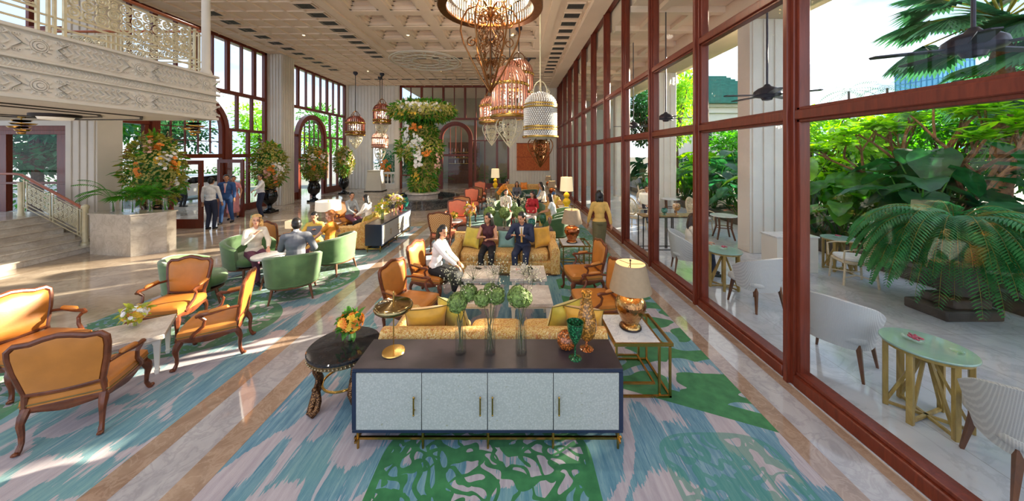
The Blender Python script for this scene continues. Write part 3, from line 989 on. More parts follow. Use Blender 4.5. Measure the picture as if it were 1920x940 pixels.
# column rising from the mezzanine corner
b = MB(); b.lathe([(.12, 0), (.12, .05), (.1, .1), (.085, .14), (.085, 2.9), (.11, 2.95), (.11, H - ZT)], 18, (-7.62, 7.9, ZT))
struct(part('wall_column', b, M['white_paint']))

# filigree panel (in local u,z), used by balcony and stair rail
def lace_panel(b, u0, u1, z0, z1, cell, d=.012, shear=0.0):
    nz = max(1, round((z1 - z0) / cell)); nu = max(1, round((u1 - u0) / cell))
    cu = (u1 - u0) / nu; cz = (z1 - z0) / nz
    S = lambda u, z: (u, z + shear * (u - u0))
    def ringp(u, z, ra, rb, n=10, a0=0, a1=2 * PI, close=True):
        m = n if close else n + 1
        A = [a0 + (a1 - a0) * k / n for k in range(m)]
        b.band([S(u + ra * math.cos(a), z + ra * math.sin(a)) for a in A], [S(u + rb * math.cos(a), z + rb * math.sin(a)) for a in A], -d, d, 'xz', close=close)
    for i in range(nu):
        for j in range(nz):
            u = u0 + cu * (i + .5); z = z0 + cz * (j + .5); r = min(cu, cz)
            if (i + j) % 2 == 0:
                ringp(u, z, r * .36, r * .5, 12); ringp(u, z, r * .12, r * .24, 8)
                ringp(u, z, r * .27, r * .31, 8, .4, 2.6, False)
            else:
                ringp(u, z, r * .33, r * .47, 10, .6, 5.2, False); ringp(u + r * .06, z, r * .1, r * .24, 8)
                for a in (.8, 2.4, 4.0, 5.5):
                    b.prism([S(u + r * (.42 * math.cos(a - .25)), z + r * .42 * math.sin(a - .25)), S(u + r * (.68 * math.cos(a)), z + r * .68 * math.sin(a)), S(u + r * .42 * math.cos(a + .25), z + r * .42 * math.sin(a + .25))], -d, d, 'xz')
def balcony_rail(T, label, lo, hi, panels):
    o = thing('balcony_railing', label, 'railing', (0, 0, 0))
    f = MB(T)
    for z in (4.70, 4.86, 5.52): f.box(lo, hi, -.015, .015, z - .015, z + .015)
    x = lo
    for p0, p1 in panels:
        for u in (p0 - .14, p0 - .02, p1 + .02, p1 + .14): f.box(u - .018, u + .018, -.02, .02, ZT, 5.58)
        f.box(p0, p1, -.015, .015, 4.93, 4.96)
    part('rail_frame', f, M['cream_metal'], o, smooth=False)
    for p0, p1 in panels:
        f = MB(T); lace_panel(f, p0, p1, 4.96, 5.50, .18)
        part('lace_panel', f, M['cream_metal'], o, smooth=False)
    f = MB(T); f.tube([(lo, 0, 5.62), (hi, 0, 5.62)], .04, 10, .8)
    part('handrail', f, M['mahogany_pale'], o)
    return o
TR = Matrix.Translation((XB - .14, 0, 0)) @ Matrix.Rotation(PI / 2, 4, 'Z')
balcony_rail(TR, 'cream filigree balcony railing with wooden handrail above the carved fascia', 1.2, 7.72, [(5.45, 7.5), (3.0, 5.1), (1.3, 2.65)])
TE = Matrix.Translation((0, YE - .12, 0))
balcony_rail(TE, 'cream filigree railing across the far end of the mezzanine', -12.4, -7.75, [(-9.7, -7.95), (-12.0, -10.1)])

# ---- marble stair and planter
for k in range(6):
    b = MB(); x1 = -11.25 - .30 * k; z1 = .155 * (k + 1)
    b.box(-18, x1, 1.5, 8.62 if k else 8.75, .155 * k, z1 - .03); b.box(-18, x1 + .045, 1.5, 8.64 if k else 8.78, z1 - .03, z1, .008)
    struct(part('floor_step', b, M['marble_step']))
b = MB(); b.box(-18, -12.5, 8.62, 9.2, 0, .93); b.box(-12.5, -11.3, 8.64, 8.92, 0, .3); struct(part('floor_landing', b, M['marble_step']))
b = MB(); b.prism([(-10.95, 8.25), (-9.65, 8.04), (-9.22, 8.48), (-9.22, 8.72), (-10.95, 8.78)], 0, 1.03); b.prism([(-10.98, 8.22), (-9.64, 8.01), (-9.19, 8.47), (-9.19, 8.74), (-10.98, 8.80)], 1.03, 1.06)
b.prism([(-11.3, 8.66), (-10.95, 8.5), (-10.95, 8.9), (-11.3, 8.9)], 0, 1.03)
struct(part('wall_planter', b, M['marble_planter'], smooth=False))
# stair railing (runs along -X at y = 8.57)
o = thing('stair_railing', 'cream filigree stair railing with sloping wooden handrail on the marble steps', 'railing', (-11.5, 8.57, .155))
sl = .52
def zr(u): return (u) * sl
TS = Matrix.Rotation(PI, 4, 'Z')
f = MB(TS)
f.lathe([(.085, 0), (.085, .05), (.06, .08), (.055, .95), (.075, .98), (.075, 1.04), (.03, 1.08)], 16, (0, 0, 0)); part('newel_post', f, M['cream_metal'], o)
f = MB(TS); f.lathe([(.07, 0), (.07, .05), (.055, .08), (.055, .85), (.07, .9)], 16, (1.72, 0, .775)); part('newel_post', f, M['cream_metal'], o)
f = MB(TS)
for dz in (.16, .26, .86): f.tube([(0, 0, dz), (1.72, 0, dz + 1.72 * sl)], .012, 6)
for u in (.12, .2, .86, .94, 1.56, 1.64): f.box(u - .012, u + .012, -.012, .012, .16 + u * sl, .9 + u * sl)
part('rail_frame', f, M['cream_metal'], o)
f = MB(TS); lace_panel(f, .22, .84, .32 + .22 * sl, .82 + .22 * sl, .12, .008, sl); lace_panel(f, .96, 1.54, .32 + .96 * sl, .82 + .96 * sl, .12, .008, sl)
part('lace_panel', f, M['cream_metal'], o, smooth=False)
f = MB(TS); f.tube([(-.05, 0, .97), (.1, 0, 1.0), (1.72, 0, 1.0 + 1.72 * sl * .98), (1.9, 0, 1.9), (4.5, 0, 1.9)], .042, 10, .7); part('handrail', f, M['mahogany_pale'], o)

# ---- terrace shell
b = MB(); b.box(3.35, 8.0, -2.5, 26, 6.8, 8.3)  # unseen upper thickness added to keep low sun off the balcony fascia
y = -2
while y < 26: b.box(3.3, 6.1, y - .1, y + .1, 6.62, 6.8); y += 1.4
for x in (4.2, 5.2): b.box(x - .1, x + .1, -2.5, 26, 6.66, 6.8)
b.box(6.0, 7.1, -2.5, 26, 6.12, 6.8, .02); b.box(7.1, 8.0, -2.5, 26, 6.45, 6.8, .02)
struct(part('ceiling_terrace', b, M['ceiling']))
for y in (-2.77, 2.45, 8.33, 13.9, 19.45):
    fluted('wall_column', 6.12, 7.02, y, y + .46, 0, 6.12, 'white_paint', .24, 'S')
b = MB(); b.box(8.1, 8.32, -2.5, 26, -.1, .3, .02); struct(part('wall_garden', b, M['stone_dark']))
b = MB(); b.box(3.2, 8.1, 25.6, 26, 0, 6.8); struct(part('wall_terrace_end', b, M['wall_cool']))
b = MB(); b.box(8.3, 180, -60, 220, -.1, .0); struct(part('ground_garden', b, M['soil']))
b = MB(); b.box(-80, -12.6, 9.3, 90, -.2, -.02); b.box(-80, 8.3, 29.3, 90, -.2, -.03); b.box(-12, -8.5, 23.8, 29.2, -.2, -.02); struct(part('ground_drive', b, M['asphalt']))

# ============================================================ furniture
def cabriole(b, top, foot, out, r0=.034, mid=.016, fr=.026):
    """S-curved leg from top to foot bulging along out at the knee"""
    t = Vector(top); f = Vector(foot); o = Vector(out)
    pts = [t, t.lerp(f, .14) + o * .022, t.lerp(f, .32) + o * .03, t.lerp(f, .55) + o * .002, t.lerp(f, .78) - o * .016, t.lerp(f, .93) - o * .004, f + o * .012]
    b.tube(pts, [r0, r0 * 1.05, r0 * .8, mid * 1.15, mid, mid * 1.2, fr], 8)
    b.ell(f + o * .016 + Vector((0, 0, fr * .6)), (fr * 1.1, fr * 1.1, fr * .75), n=8, m=5)

def fauteuil(label, inner, outer, h=1.0, arms=True, cat='armchair', group=None, closed=True):
    o = thing('armchair', label, cat, (0, 0, 0), 0, group)
    w = .31; d0 = -.27; d1 = .30
    tilt = .16
    # seat rail, serpentine
    f = MB()
    def rail(z0, z1, k):
        pts = []
        for a in range(40):
            t = a / 40 * 4; s_ = int(t); u = t - s_
            wv = .012 * math.sin(u * PI)
            if s_ == 0: p = (-w + 2 * w * u, d1 + wv * 2.0)
            elif s_ == 1: p = (w + wv - .03 * u, d1 + (d0 - d1) * u)
            elif s_ == 2: p = ((w - .03) - 2 * (w - .03) * u, d0 - wv * .4)
            else: p = (-(w - .03) - wv - .03 * u, d0 + (d1 - d0) * u)
            pts.append((p[0] * k, p[1] * k))
        return pts
    P0 = rail(0, 0, 1.0); P1 = rail(0, 0, .94)
    f.loft([[(x * .97, y * .97, .30 + .02 * math.cos(i / 40 * 16 * PI / 2)) for i, (x, y) in enumerate(P0)], [(x * 1.03, y * 1.03, .335) for x, y in P0], [(x * 1.02, y * 1.02, .375) for x, y in P0], [(x, y, .39) for x, y in P0]])
    part('seat_rail', f, M['chair_wood'], o)
    f = MB()
    rr = []
    for z, k in ((.375, 1.02), (.41, 1.035), (.45, 1.02), (.475, .93), (.49, .7), (.493, .3)):
        rr.append([(x * k, y * k, z) for x, y in P0])
    f.loft(rr); part('seat', f, M[inner], o)
    # legs
    for sx in (-1, 1):
        f = MB(); cabriole(f, (sx * (w - .02), d1 - .02, .34), (sx * (w + .015), d1 + .03, .012), (sx * .7, .7, 0), .042, .019, .026); part('leg', f, M['chair_wood'], o)
        f = MB(); cabriole(f, (sx * (w - .06), d0 + .01, .36), (sx * (w - .05), d0 - .07, .012), (sx * .25, -.9, 0), .034, .019, .024); part('leg', f, M['chair_wood'], o)
    # backrest outline
    def back(k=1.0, n=8):
        pts = []
        hw = (w - .015) * k; zb = .50; zt = h - .05
        c = (zb + zt) / 2
        raw = [(-.84, zb), (-.92, zb + .12), (-1.0, c), (-1.05, zt - .10), (-1.04, zt - .03), (-.93, zt + .005), (-.6, zt + .005), (-.3, zt + .035), (0, zt + .05), (.3, zt + .035), (.6, zt + .005), (.93, zt + .005), (1.04, zt - .03), (1.05, zt - .10), (1.0, c), (.92, zb + .12), (.84, zb), (.4, zb - .012), (0, zb - .018), (-.4, zb - .012)]
        for x, z in raw: pts.append((x * hw, c + (z - c) * k))
        return pts
    B = back()
    def place(x, z, dy=0.0): return (x, d0 - .005 + dy - (z - .45) * tilt, z)
    f = MB(); f.tube([place(x, z) for x, z in B], .024, 8, 1.15, close=True)
    for sx in (-1, 1): f.tube([place(sx * .84 * (w - .015), .52), (sx * (w - .05), d0 + .005, .38)], .024, 8)
    f.ell(place(0, h + .01), (.05, .014, .018), n=10, m=6)
    part('back_frame', f, M['chair_wood'], o)
    f = MB(); Bi = back(.93)
    n = len(Bi); cx_ = sum(p[0] for p in Bi) / n; cz_ = sum(p[1] for p in Bi) / n
    f.loft([[place(cx_ + (x - cx_) * k, cz_ + (z - cz_) * k, dy) for x, z in Bi][::-1] for k, dy in ((1, -.004), (1, .018), (.9, .036), (.6, .046), (.2, .048))])
    part('backrest', f, M[inner], o)
    f = MB()
    f.loft([[place(cx_ + (x - cx_) * k, cz_ + (z - cz_) * k, dy) for x, z in Bi] for k, dy in ((1.0, .0), (1, -.020), (.86, -.027), (.3, -.030))])
    part('back_cover', f, M[outer], o)
    if arms:
        for sx in (-1, 1):
            f = MB()
            ya = d0 - (.66 - .45) * tilt
            f.tube([(sx * (w - .01), ya, .67), (sx * (w + .03), ya + .12, .675), (sx * (w + .055), ya + .27, .655), (sx * (w + .07), ya + .37, .66), (sx * (w + .06), ya + .41, .64)], [.018, .018, .02, .024, .022], 8)
            f.tube([(sx * (w + .062), ya + .385, .65), (sx * (w + .045), ya + .33, .58), (sx * (w + .035), ya + .35, .50), (sx * (w + .02), ya + .44, .42), (sx * (w + .005), ya + .47, .37)], [.022, .019, .02, .024, .026], 8)
            a = part('arm', f, M['chair_wood'], o)
            f = MB(); f.tube([(sx * (w + .025), ya + .09, .69), (sx * (w + .03), ya + .11, .70), (sx * (w + .055), ya + .26, .686), (sx * (w + .058), ya + .29, .675)], [.012, .03, .03, .012], 10, .8)
            part('arm_pad', f, M[inner], a)
    # nail-head welt along the seat
    f = MB(); f.tube([(x * 1.042, y * 1.042, .40) for x, y in P0], .006, 5, close=True); part('welt', f, M['piping'], o)
    return o

def shell(hw, hd, t, zb, zback, zarm, span, n=26, taper=.06, power=2.3, wing=0.0):
    """curved tub wall, opening towards +y"""
    b = MB(); outer = []
    R_ = []
    for i in range(n + 1):
        a = -PI / 2 + R(span) * (i / n - .5) * 2
        ca, sa = math.cos(a), math.sin(a)
        k = (abs(ca) ** power + abs(sa) ** power) ** (-1 / power)
        s_ = abs(i / n - .5) * 2
        e = s_ ** 2.2
        zt = zback + (zarm - zback) * e
        x, y = hw * k * ca, hd * k * sa
        top = 1 + taper
        R_.append([(x * (1 - taper), y * (1 - taper), zb), (x * top, y * top, zt - t * .3), (x * top * (1 - t * .4 / hw), y * top * (1 - t * .4 / hw), zt), (x * top * (1 - t * .8 / hw), y * top * (1 - t * .8 / hw), zt - t * .05), (x * top * (1 - t / hw), y * top * (1 - t / hw), zt - t * .4), (x * (1 - taper) * (1 - t / hw), y * (1 - taper) * (1 - t / hw), zb)])
    m = 6; vs = []; fs = []
    for r in R_: vs += r
    for i in range(n):
        for j in range(m):
            a_ = i * m + j; b_ = i * m + (j + 1) % m
            fs.append((a_, b_, b_ + m, a_ + m))
    fs.append(tuple(range(m))[::-1]); fs.append(tuple(range(n * m, n * m + m)))
    b.add(vs, fs)
    return b

def tub_chair(label, mat, group=None):
    o = thing('tub_chair', label, 'armchair', (0, 0, 0), 0, group)
    part('back', shell(.40, .38, .09, .26, .80, .66, 118), M[mat], o, ang=60)
    f = MB(); f.ell((0, .03, .38), (.34, .37, .10), n=28, m=9, p=.55); part('seat', f, M[mat], o, ang=80)
    f = MB()
    P = [(.37 * math.cos(a * PI / 14), .36 * math.sin(a * PI / 14)) for a in range(28)]
    f.prism(P, .235, .27); part('base', f, M['walnut'], o)
    for sx in (-1, 1):
        for sy in (-1, 1):
            f = MB(); f.tube([(sx * .25, sy * .24, .26), (sx * .30, sy * .29, .0)], [.026, .013], 10); part('leg', f, M['walnut'], o)
    f = MB()
    n = 30; pts = []
    for i in range(n + 1):
        a = -PI / 2 + R(116) * (i / n - .5) * 2; k = (abs(math.cos(a)) ** 2.3 + abs(math.sin(a)) ** 2.3) ** (-1 / 2.3)
        pts.append((.383 * k * math.cos(a), .364 * k * math.sin(a), .285))
    f.tube(pts, .007, 5); part('piping', f, M[mat], o)
    return o

def woven_chair(label):
    o = thing('terrace_chair', label, 'chair', (0, 0, 0), 0, 'woven terrace tub chairs')
    part('back', shell(.31, .30, .03, .30, .82, .62, 104, taper=.12, power=2.6), M['woven'], o, ang=60)
    f = MB(); f.ell((0, .02, .40), (.28, .29, .06), n=24, m=7, p=.5); part('seat', f, M['woven'], o, ang=80)
    for sx in (-1, 1):
        for sy in (-1, 1):
            f = MB(); f.tube([(sx * .20, sy * .19, .37), (sx * .25, sy * .24, 0)], [.03, .014], 4); part('leg', f, M['walnut'], o)
    return o

def rattan_chair(label):
    o = thing('rattan_chair', label, 'chair', (0, 0, 0), 0, 'oval backed rattan chairs')
    f = MB()
    for k in (1.0, .93):
        f.tube([(.23 * k * math.cos(a * PI / 12), -.24 - .12 * (.3 + math.sin(a * PI / 12) * .5), .75 + .27 * k * math.sin(a * PI / 12)) for a in range(24)], .014, 7, close=True)
    part('back_frame', f, M['rattan'], o)
    f = MB()
    for i in range(-5, 6):
        x = i * .04; hz = .27 * math.sqrt(max(0, 1 - (x / .23) ** 2)) * .95
        f.tube([(x, -.24 - .12 * (.3 - hz / .27 * .5), .75 - hz), (x, -.24 - .12 * (.3 + hz / .27 * .5), .75 + hz)], .007, 4)
    for i in range(-6, 7):
        z = i * .04; hx = .23 * math.sqrt(max(0, 1 - (z / .27) ** 2)) * .95
        f.tube([(-hx, -.24 - .12 * (.3 + z / .27 * .5), .75 + z), (hx, -.24 - .12 * (.3 + z / .27 * .5), .75 + z)], .007, 4)
    part('backrest', f, M['rattan'], o)
    f = MB(); f.ell((0, .0, .40), (.26, .25, .035), n=22, m=6, p=.5); part('seat', f, M['rattan'], o)
    f = MB(); f.ell((0, .0, .455), (.25, .24, .04), n=22, m=8, p=.6); part('cushion', f, M['cloth_white'], o)
    for sx in (-1, 1):
        f = MB(); f.tube([(sx * .17, -.29, .66), (sx * .26, -.1, .67), (sx * .30, .12, .65), (sx * .29, .24, .62), (sx * .25, .24, .40)], .014, 7); part('arm', f, M['rattan'], o)
        for sy in (-1, 1):
            f = MB(); f.tube([(sx * .22, sy * .2, .40), (sx * .24, sy * .23, 0)], .017, 7); part('leg', f, M['rattan'], o)
    f = MB()
    f.tube([(-.23, -.2, .14), (-.1, 0, .16), (-.23, .2, .14)], .01, 6); f.tube([(.23, -.2, .14), (.1, 0, .16), (.23, .2, .14)], .01, 6); f.tube([(-.1, 0, .16), (.1, 0, .16)], .01, 6)
    part('stretcher', f, M['rattan'], o)
    return o

def sofa(label, L_=2.36, D=.95, cush=3, mat='sofa', group='yellow weave sofas'):
    o = thing('sofa', label, 'sofa', (0, 0, 0), 0, group)
    hl = L_ / 2
    f = MB(); f.box(-hl + .04, hl - .04, -D / 2 + .05, D / 2 - .05, .04, .30, .02); part('base', f, M[mat], o)
    f = MB(); f.box(-hl + .06, hl - .06, -D / 2 + .07, D / 2 - .07, 0, .05); part('plinth', f, M['walnut'], o)
    # back: rolled
    f = MB()
    prof = [(-.0, .05), (.0, .62), (.015, .70), (.06, .745), (.12, .755), (.18, .74), (.215, .69), (.22, .60), (.20, .30), (.20, .05)]
    f.loft([[(x, -D / 2 + p, z) for p, z in prof][::-1] for x in (-hl, -hl + .02, hl - .02, hl)]); part('backrest', f, M[mat], o)
    for sx in (-1, 1):
        f = MB()
        pr = [(0, .05), (0, .52), (.02, .60), (.07, .635), (.13, .635), (.18, .60), (.20, .52), (.20, .05)]
        x0 = sx * hl
        rg = [[(x0 - sx * p, y, z * (1 if y < D / 2 - .2 else .97)) for p, z in pr] for y in (-D / 2 + .1, D / 2 - .25, D / 2 - .03, D / 2)]
        rg[-1] = [(x0 - sx * (.1 + (p - .1) * .86), D / 2, .05 + (z - .05) * .95) for p, z in pr]
        if sx > 0: rg = [r[::-1] for r in rg]
        f.loft(rg); part('arm', f, M[mat], o)
    sw = (L_ - .44) / cush
    for i in range(cush):
        f = MB(); f.ell((-hl + .22 + sw * (i + .5), .06, .38), (sw / 2 * 1.0, (D - .3) / 2 + .03, .105), n=28, m=9, p=.32); part('seat_cushion', f, M[mat], o, ang=70)
    return o

def pillow(label, loc, rz, tilt, mat, size=.46, group='scatter cushions on the sofas', th=.085):
    n = 14
    f = MB(); g = []
    T = Matrix.Rotation(tilt, 4, 'X') @ Matrix.Translation((0, 0, size / 2))
    f.T = T
    vs = []; fs = []
    for side in (1, -1):
        base = len(vs)
        for i in range(n + 1):
            for j in range(n + 1):
                u = -1 + 2 * i / n; v = -1 + 2 * j / n
                pinch = 1 - .07 * (1 - u * u) * 1 - .0
                x = u * (1 - .10 * (1 - v * v) * abs(u) ** 2); z = v * (1 - .10 * (1 - u * u) * abs(v) ** 2)
                t = ((1 - u ** 4) * (1 - v ** 4)) ** .6
                vs.append((x * size / 2, side * th * t, z * size / 2))
        for i in range(n):
            for j in range(n):
                a = base + i * (n + 1) + j
                q = (a, a + n + 1, a + n + 2, a + 1)
                fs.append(q if side < 0 else q[::-1])
    f.add(vs, fs)
    o = thing('cushion', label, 'cushion', loc, rz, group)
    part('cover', f, M[mat], o, ang=180)
    e = MB(T)
    K = []
    for (a, c, d_) in ((-1, -1, (1, 0)), (1, -1, (0, 1)), (1, 1, (-1, 0)), (-1, 1, (0, -1))):
        for k in range(6):
            u = a + d_[0] * 2 * k / 6; v = c + d_[1] * 2 * k / 6
            K.append((u * (1 - .10 * (1 - v * v) * abs(u) ** 2) * size / 2, 0, v * (1 - .10 * (1 - u * u) * abs(v) ** 2) * size / 2))
    e.tube(K, .006, 5, close=True); part('piping', e, M['piping'], o)
    return o

def credenza(label, loc, rz, group='credenzas with pale speckled doors'):
    o = thing('credenza', label, 'credenza', loc, rz, group)
    hw = 1.175; d = .44
    f = MB()
    f.box(-hw, hw, 0, d, .70, .73, .004); f.box(-hw, hw, 0, d, .175, .205, .004)
    f.box(-hw, -hw + .035, 0, d, .205, .70); f.box(hw - .035, hw, 0, d, .205, .70); f.box(-hw + .03, hw - .03, .02, d, .2, .70)
    part('body', f, M['cred_dark'], o)
    f = MB(); f.box(-hw, hw, 0, d, .73, .738, .003); part('top', f, M['cred_top'], o)
    w = (2 * hw - .07) / 4
    for i in range(4):
        x0 = -hw + .035 + w * i
        f = MB(); f.box(x0 + .003, x0 + w - .003, -.004, .02, .208, .697, .002)
        dr = part('door', f, M['pearl'], o)
        hx = x0 + w - .06 if i in (0, 1) else x0 + .045
        f = MB(); f.tube([(hx, -.035, .36), (hx, -.035, .51)], .007, 8)
        for z in (.385, .485): f.tube([(hx, -.004, z), (hx, -.04, z)], .005, 6)
        for z in (.36, .51): f.ell((hx, -.035, z), (.009, .009, .009), n=8, m=5)
        part('handle', f, M['brass'], dr)
    for i in range(5):
        x = -hw + .03 + (2 * hw - .06) * i / 4
        for y in (.05, d - .05):
            f = MB(); f.tube([(x, y, .18), (x, y, 0)], [.016, .010], 10); part('leg', f, M['brass'], o)
    f = MB(); f.box(-hw + .0, hw - .0, .04, .06, .085, .105); f.box(-hw + .0, hw, d - .06, d - .04, .085, .105)
    for x in (-hw + .03, hw - .03): f.box(x - .01, x + .01, .0, d, .085, .105)
    part('stretcher', f, M['brass'], o)
    return o
M['cred_dark'] = simple('navy_lacquer', '#1d2940', .35, 0, .1, 4)
M['cred_top'] = simple('dark_oak_top', '#383035', .32, 0, .2, 6)

def coffee_table(label, loc, rz=0.0, sx=.65, sy=.66, h=.42, group='travertine coffee tables', mat='travertine'):
    o = thing('coffee_table', label, 'table', loc, rz, group)
    f = MB(); f.box(-sx / 2, sx / 2, -sy / 2, sy / 2, h - .055, h, .006); part('table_top', f, M[mat], o)
    f = MB(); f.box(-sx / 2 + .05, sx / 2 - .05, -sy / 2 + .05, sy / 2 - .05, h - .1, h - .055, .004); part('apron', f, M['white_paint'], o)
    for a in (-1, 1):
        for c in (-1, 1):
            f = MB(); x, y = a * (sx / 2 - .07), c * (sy / 2 - .07)
            f.loft([[(x - r, y - r, z), (x + r, y - r, z), (x + r, y + r, z), (x - r, y + r, z)] for r, z in ((.016, 0), (.022, .05), (.016, .055), (.028, h - .12), (.034, h - .11), (.034, h - .06))]); part('leg', f, M['white_paint'], o)
    return o

def gold_table(label, loc):
    o = thing('side_table', label, 'side table', loc, 0, 'gold framed marble side tables')
    w = .63; d = .64; h = .58
    f = MB()
    f.band([(.02, .02), (w - .02, .02), (w - .02, d - .02), (.02, d - .02)], [(0, 0), (w, 0), (w, d), (0, d)], h - .035, h)
    f.box(.50, .52, .02, d - .02, h - .035, h)
    for x in (.46, w - .12): pass
    part('top_frame', f, M['brass'], o, smooth=False)
    f = MB(); f.box(.02, .50, .02, d - .02, h - .03, h - .004, .002); part('table_top', f, M['marble_white'], o)
    for (x, y) in ((.02, .02), (.02, d - .04), (w - .045, .0), (w - .045, d - .025), (.48, .02), (.48, d - .04)):
        f = MB(); f.box(x, x + .022, y, y + .022, 0, h - .03); part('leg', f, M['brass'], o, smooth=False)
    f = MB(); f.band([(.022, .022), (w - .045, .022), (w - .045, d - .022), (.022, d - .022)], [(0, 0), (w - .02, 0), (w - .02, d), (0, d)], .0, .022)
    f.band([(.05, .08), (.44, .08), (.44, d - .1), (.05, d - .1)], [(.03, .06), (.46, .06), (.46, d - .08), (.03, d - .08)], .10, .12)
    part('bottom_frame', f, M['brass'], o, smooth=False)
    return o

def ribbed(prof, n, lobes, amp, c=(0, 0, 0)):
    b = MB(); rings = []
    for r, z in prof:
        rings.append([(c[0] + r * (1 + amp * abs(math.sin(lobes * PI * k / n))) * math.cos(2 * PI * k / n), c[1] + r * (1 + amp * abs(math.sin(lobes * PI * k / n))) * math.sin(2 * PI * k / n), c[2] + z) for k in range(n)])
    b.loft(rings); return b

def shade_mesh(z0, r0, z1, r1, n=32, th=.004):
    b = MB(); b.lathe([(r0, z0), (r1, z1), (r1 - th, z1), (r0 - th, z0)], n, closed=True); return b

def urn_lamp(label, loc, body='lamp_gold', shade='shade_tan', s=1.0, group='table lamps with bulbous metallic bases', watts=LAMP_W):
    o = thing('table_lamp', label, 'lamp', loc, 0, group)
    prof = [(.02, 0), (.13, 0), (.135, .02), (.12, .04), (.10, .05), (.115, .08), (.155, .16), (.19, .22), (.20, .27), (.185, .32), (.14, .36), (.09, .375), (.085, .40), (.10, .41), (.10, .43), (.03, .44)]
    part('base', ribbed([(r * .86 * s, z * s) for r, z in prof], 48, 10, .02), M[body], o, ang=60)
    f = MB(); f.lathe([(.12 * s, 0), (.125 * s, .004), (.12 * s, .022)], 24); f.lathe([(.006, .42 * s), (.006, .76 * s)], 8); f.ell((0, 0, .775 * s), (.012, .012, .016), n=8, m=6)
    for a in range(3): f.tube([(0, 0, .735 * s), (.158 * s * math.cos(a * 2.1), .158 * s * math.sin(a * 2.1), .735 * s)], .003, 4)
    part('stand', f, M['iron'], o)
    part('lamp_shade', shade_mesh(.44 * s, .235 * s, .745 * s, .165 * s), M[shade], o)
    f = MB(); f.ell((0, 0, .56 * s), (.03, .03, .045), n=10, m=7); part('bulb', f, M['bulb'], o)
    ld = bpy.data.lights.new('lamp_light', 'POINT'); ld.energy = watts; ld.shadow_soft_size = .05; ld.color = (1, .78, .5)
    lo = bpy.data.objects.new('lamp_light', ld); COL.objects.link(lo); lo.parent = o; lo.location = (0, 0, .62 * s)
    return o
def m_lampgold():
    m = Mat('hammered_gold', '#b98a55', .22, 1.0)
    v = m.coord((1, 1, 1)); n = m.vor(v, 42)
    m.base(m.mix(m.noise(v, 5, 3).sm(.35, .65), '#9c6a44', '#d8b070'))
    m.bump(n, .5, .006); return m.m
M['lamp_gold'] = m_lampgold()
def m_copper():
    m = Mat('copper_glaze', '#b0683a', .2, .9)
    v = m.coord(); m.base(m.mix(m.noise(v, 5, 3).sm(.35, .65), '#8e4a2a', '#d08a50')); return m.m
M['copper'] = m_copper()

def gourd_lamp(label, loc, s=1.0, body='yellow_ceramic'):
    o = thing('table_lamp', label, 'lamp', loc, 0, 'tall cream drum shade lamps')
    f = MB(); f.lathe([(r * s, z * s) for r, z in ((.02, 0), (.10, 0), (.10, .02), (.07, .04), (.12, .09), (.15, .16), (.15, .22), (.11, .29), (.06, .33), (.09, .37), (.115, .42), (.11, .47), (.07, .52), (.03, .55), (.02, .56))], 28); part('base', f, M[body], o, ang=80)
    f = MB(); f.lathe([(.006, .5 * s), (.006, 1.1 * s)], 8); f.ell((0, 0, 1.15 * s), (.014, .014, .02), n=8, m=6); part('stand', f, M['brass'], o)
    b = MB(); n = 60; rg = []
    for z, r in ((.60, .25), (1.12, .215)):
        rg.append([(r * s * (1 + .012 * (-1) ** k) * math.cos(2 * PI * k / n), r * s * (1 + .012 * (-1) ** k) * math.sin(2 * PI * k / n), z * s) for k in range(n)])
    b.loft(rg, False, False); b.loft([[(x * .97, y * .97, z) for x, y, z in r][::-1] for r in rg], False, False)
    part('lamp_shade', b, M['shade_cream'], o)
    ld = bpy.data.lights.new('lamp_light', 'POINT'); ld.energy = LAMP_W; ld.shadow_soft_size = .06; ld.color = (1, .78, .5)
    lo = bpy.data.objects.new('lamp_light', ld); COL.objects.link(lo); lo.parent = o; lo.location = (0, 0, .9 * s)
    return o

def drum_lamp(label, loc, r=.33, h=.26, z0=.42):
    o = thing('table_lamp', label, 'lamp', loc, 0)
    f = MB(); f.lathe([(.1, 0), (.1, .02), (.02, .05), (.035, .12), (.05, .2), (.03, .3), (.012, .34), (.01, z0 + h + .03)], 20); part('base', f, M['brass'], o)
    part('lamp_shade', shade_mesh(z0, r, z0 + h, r * .96), M['shade_white'], o)
    ld = bpy.data.lights.new('lamp_light', 'POINT'); ld.energy = LAMP_W; ld.shadow_soft_size = .06; ld.color = (1, .78, .5)
    lo = bpy.data.objects.new('lamp_light', ld); COL.objects.link(lo); lo.parent = o; lo.location = (0, 0, z0 + h / 2)
    return o

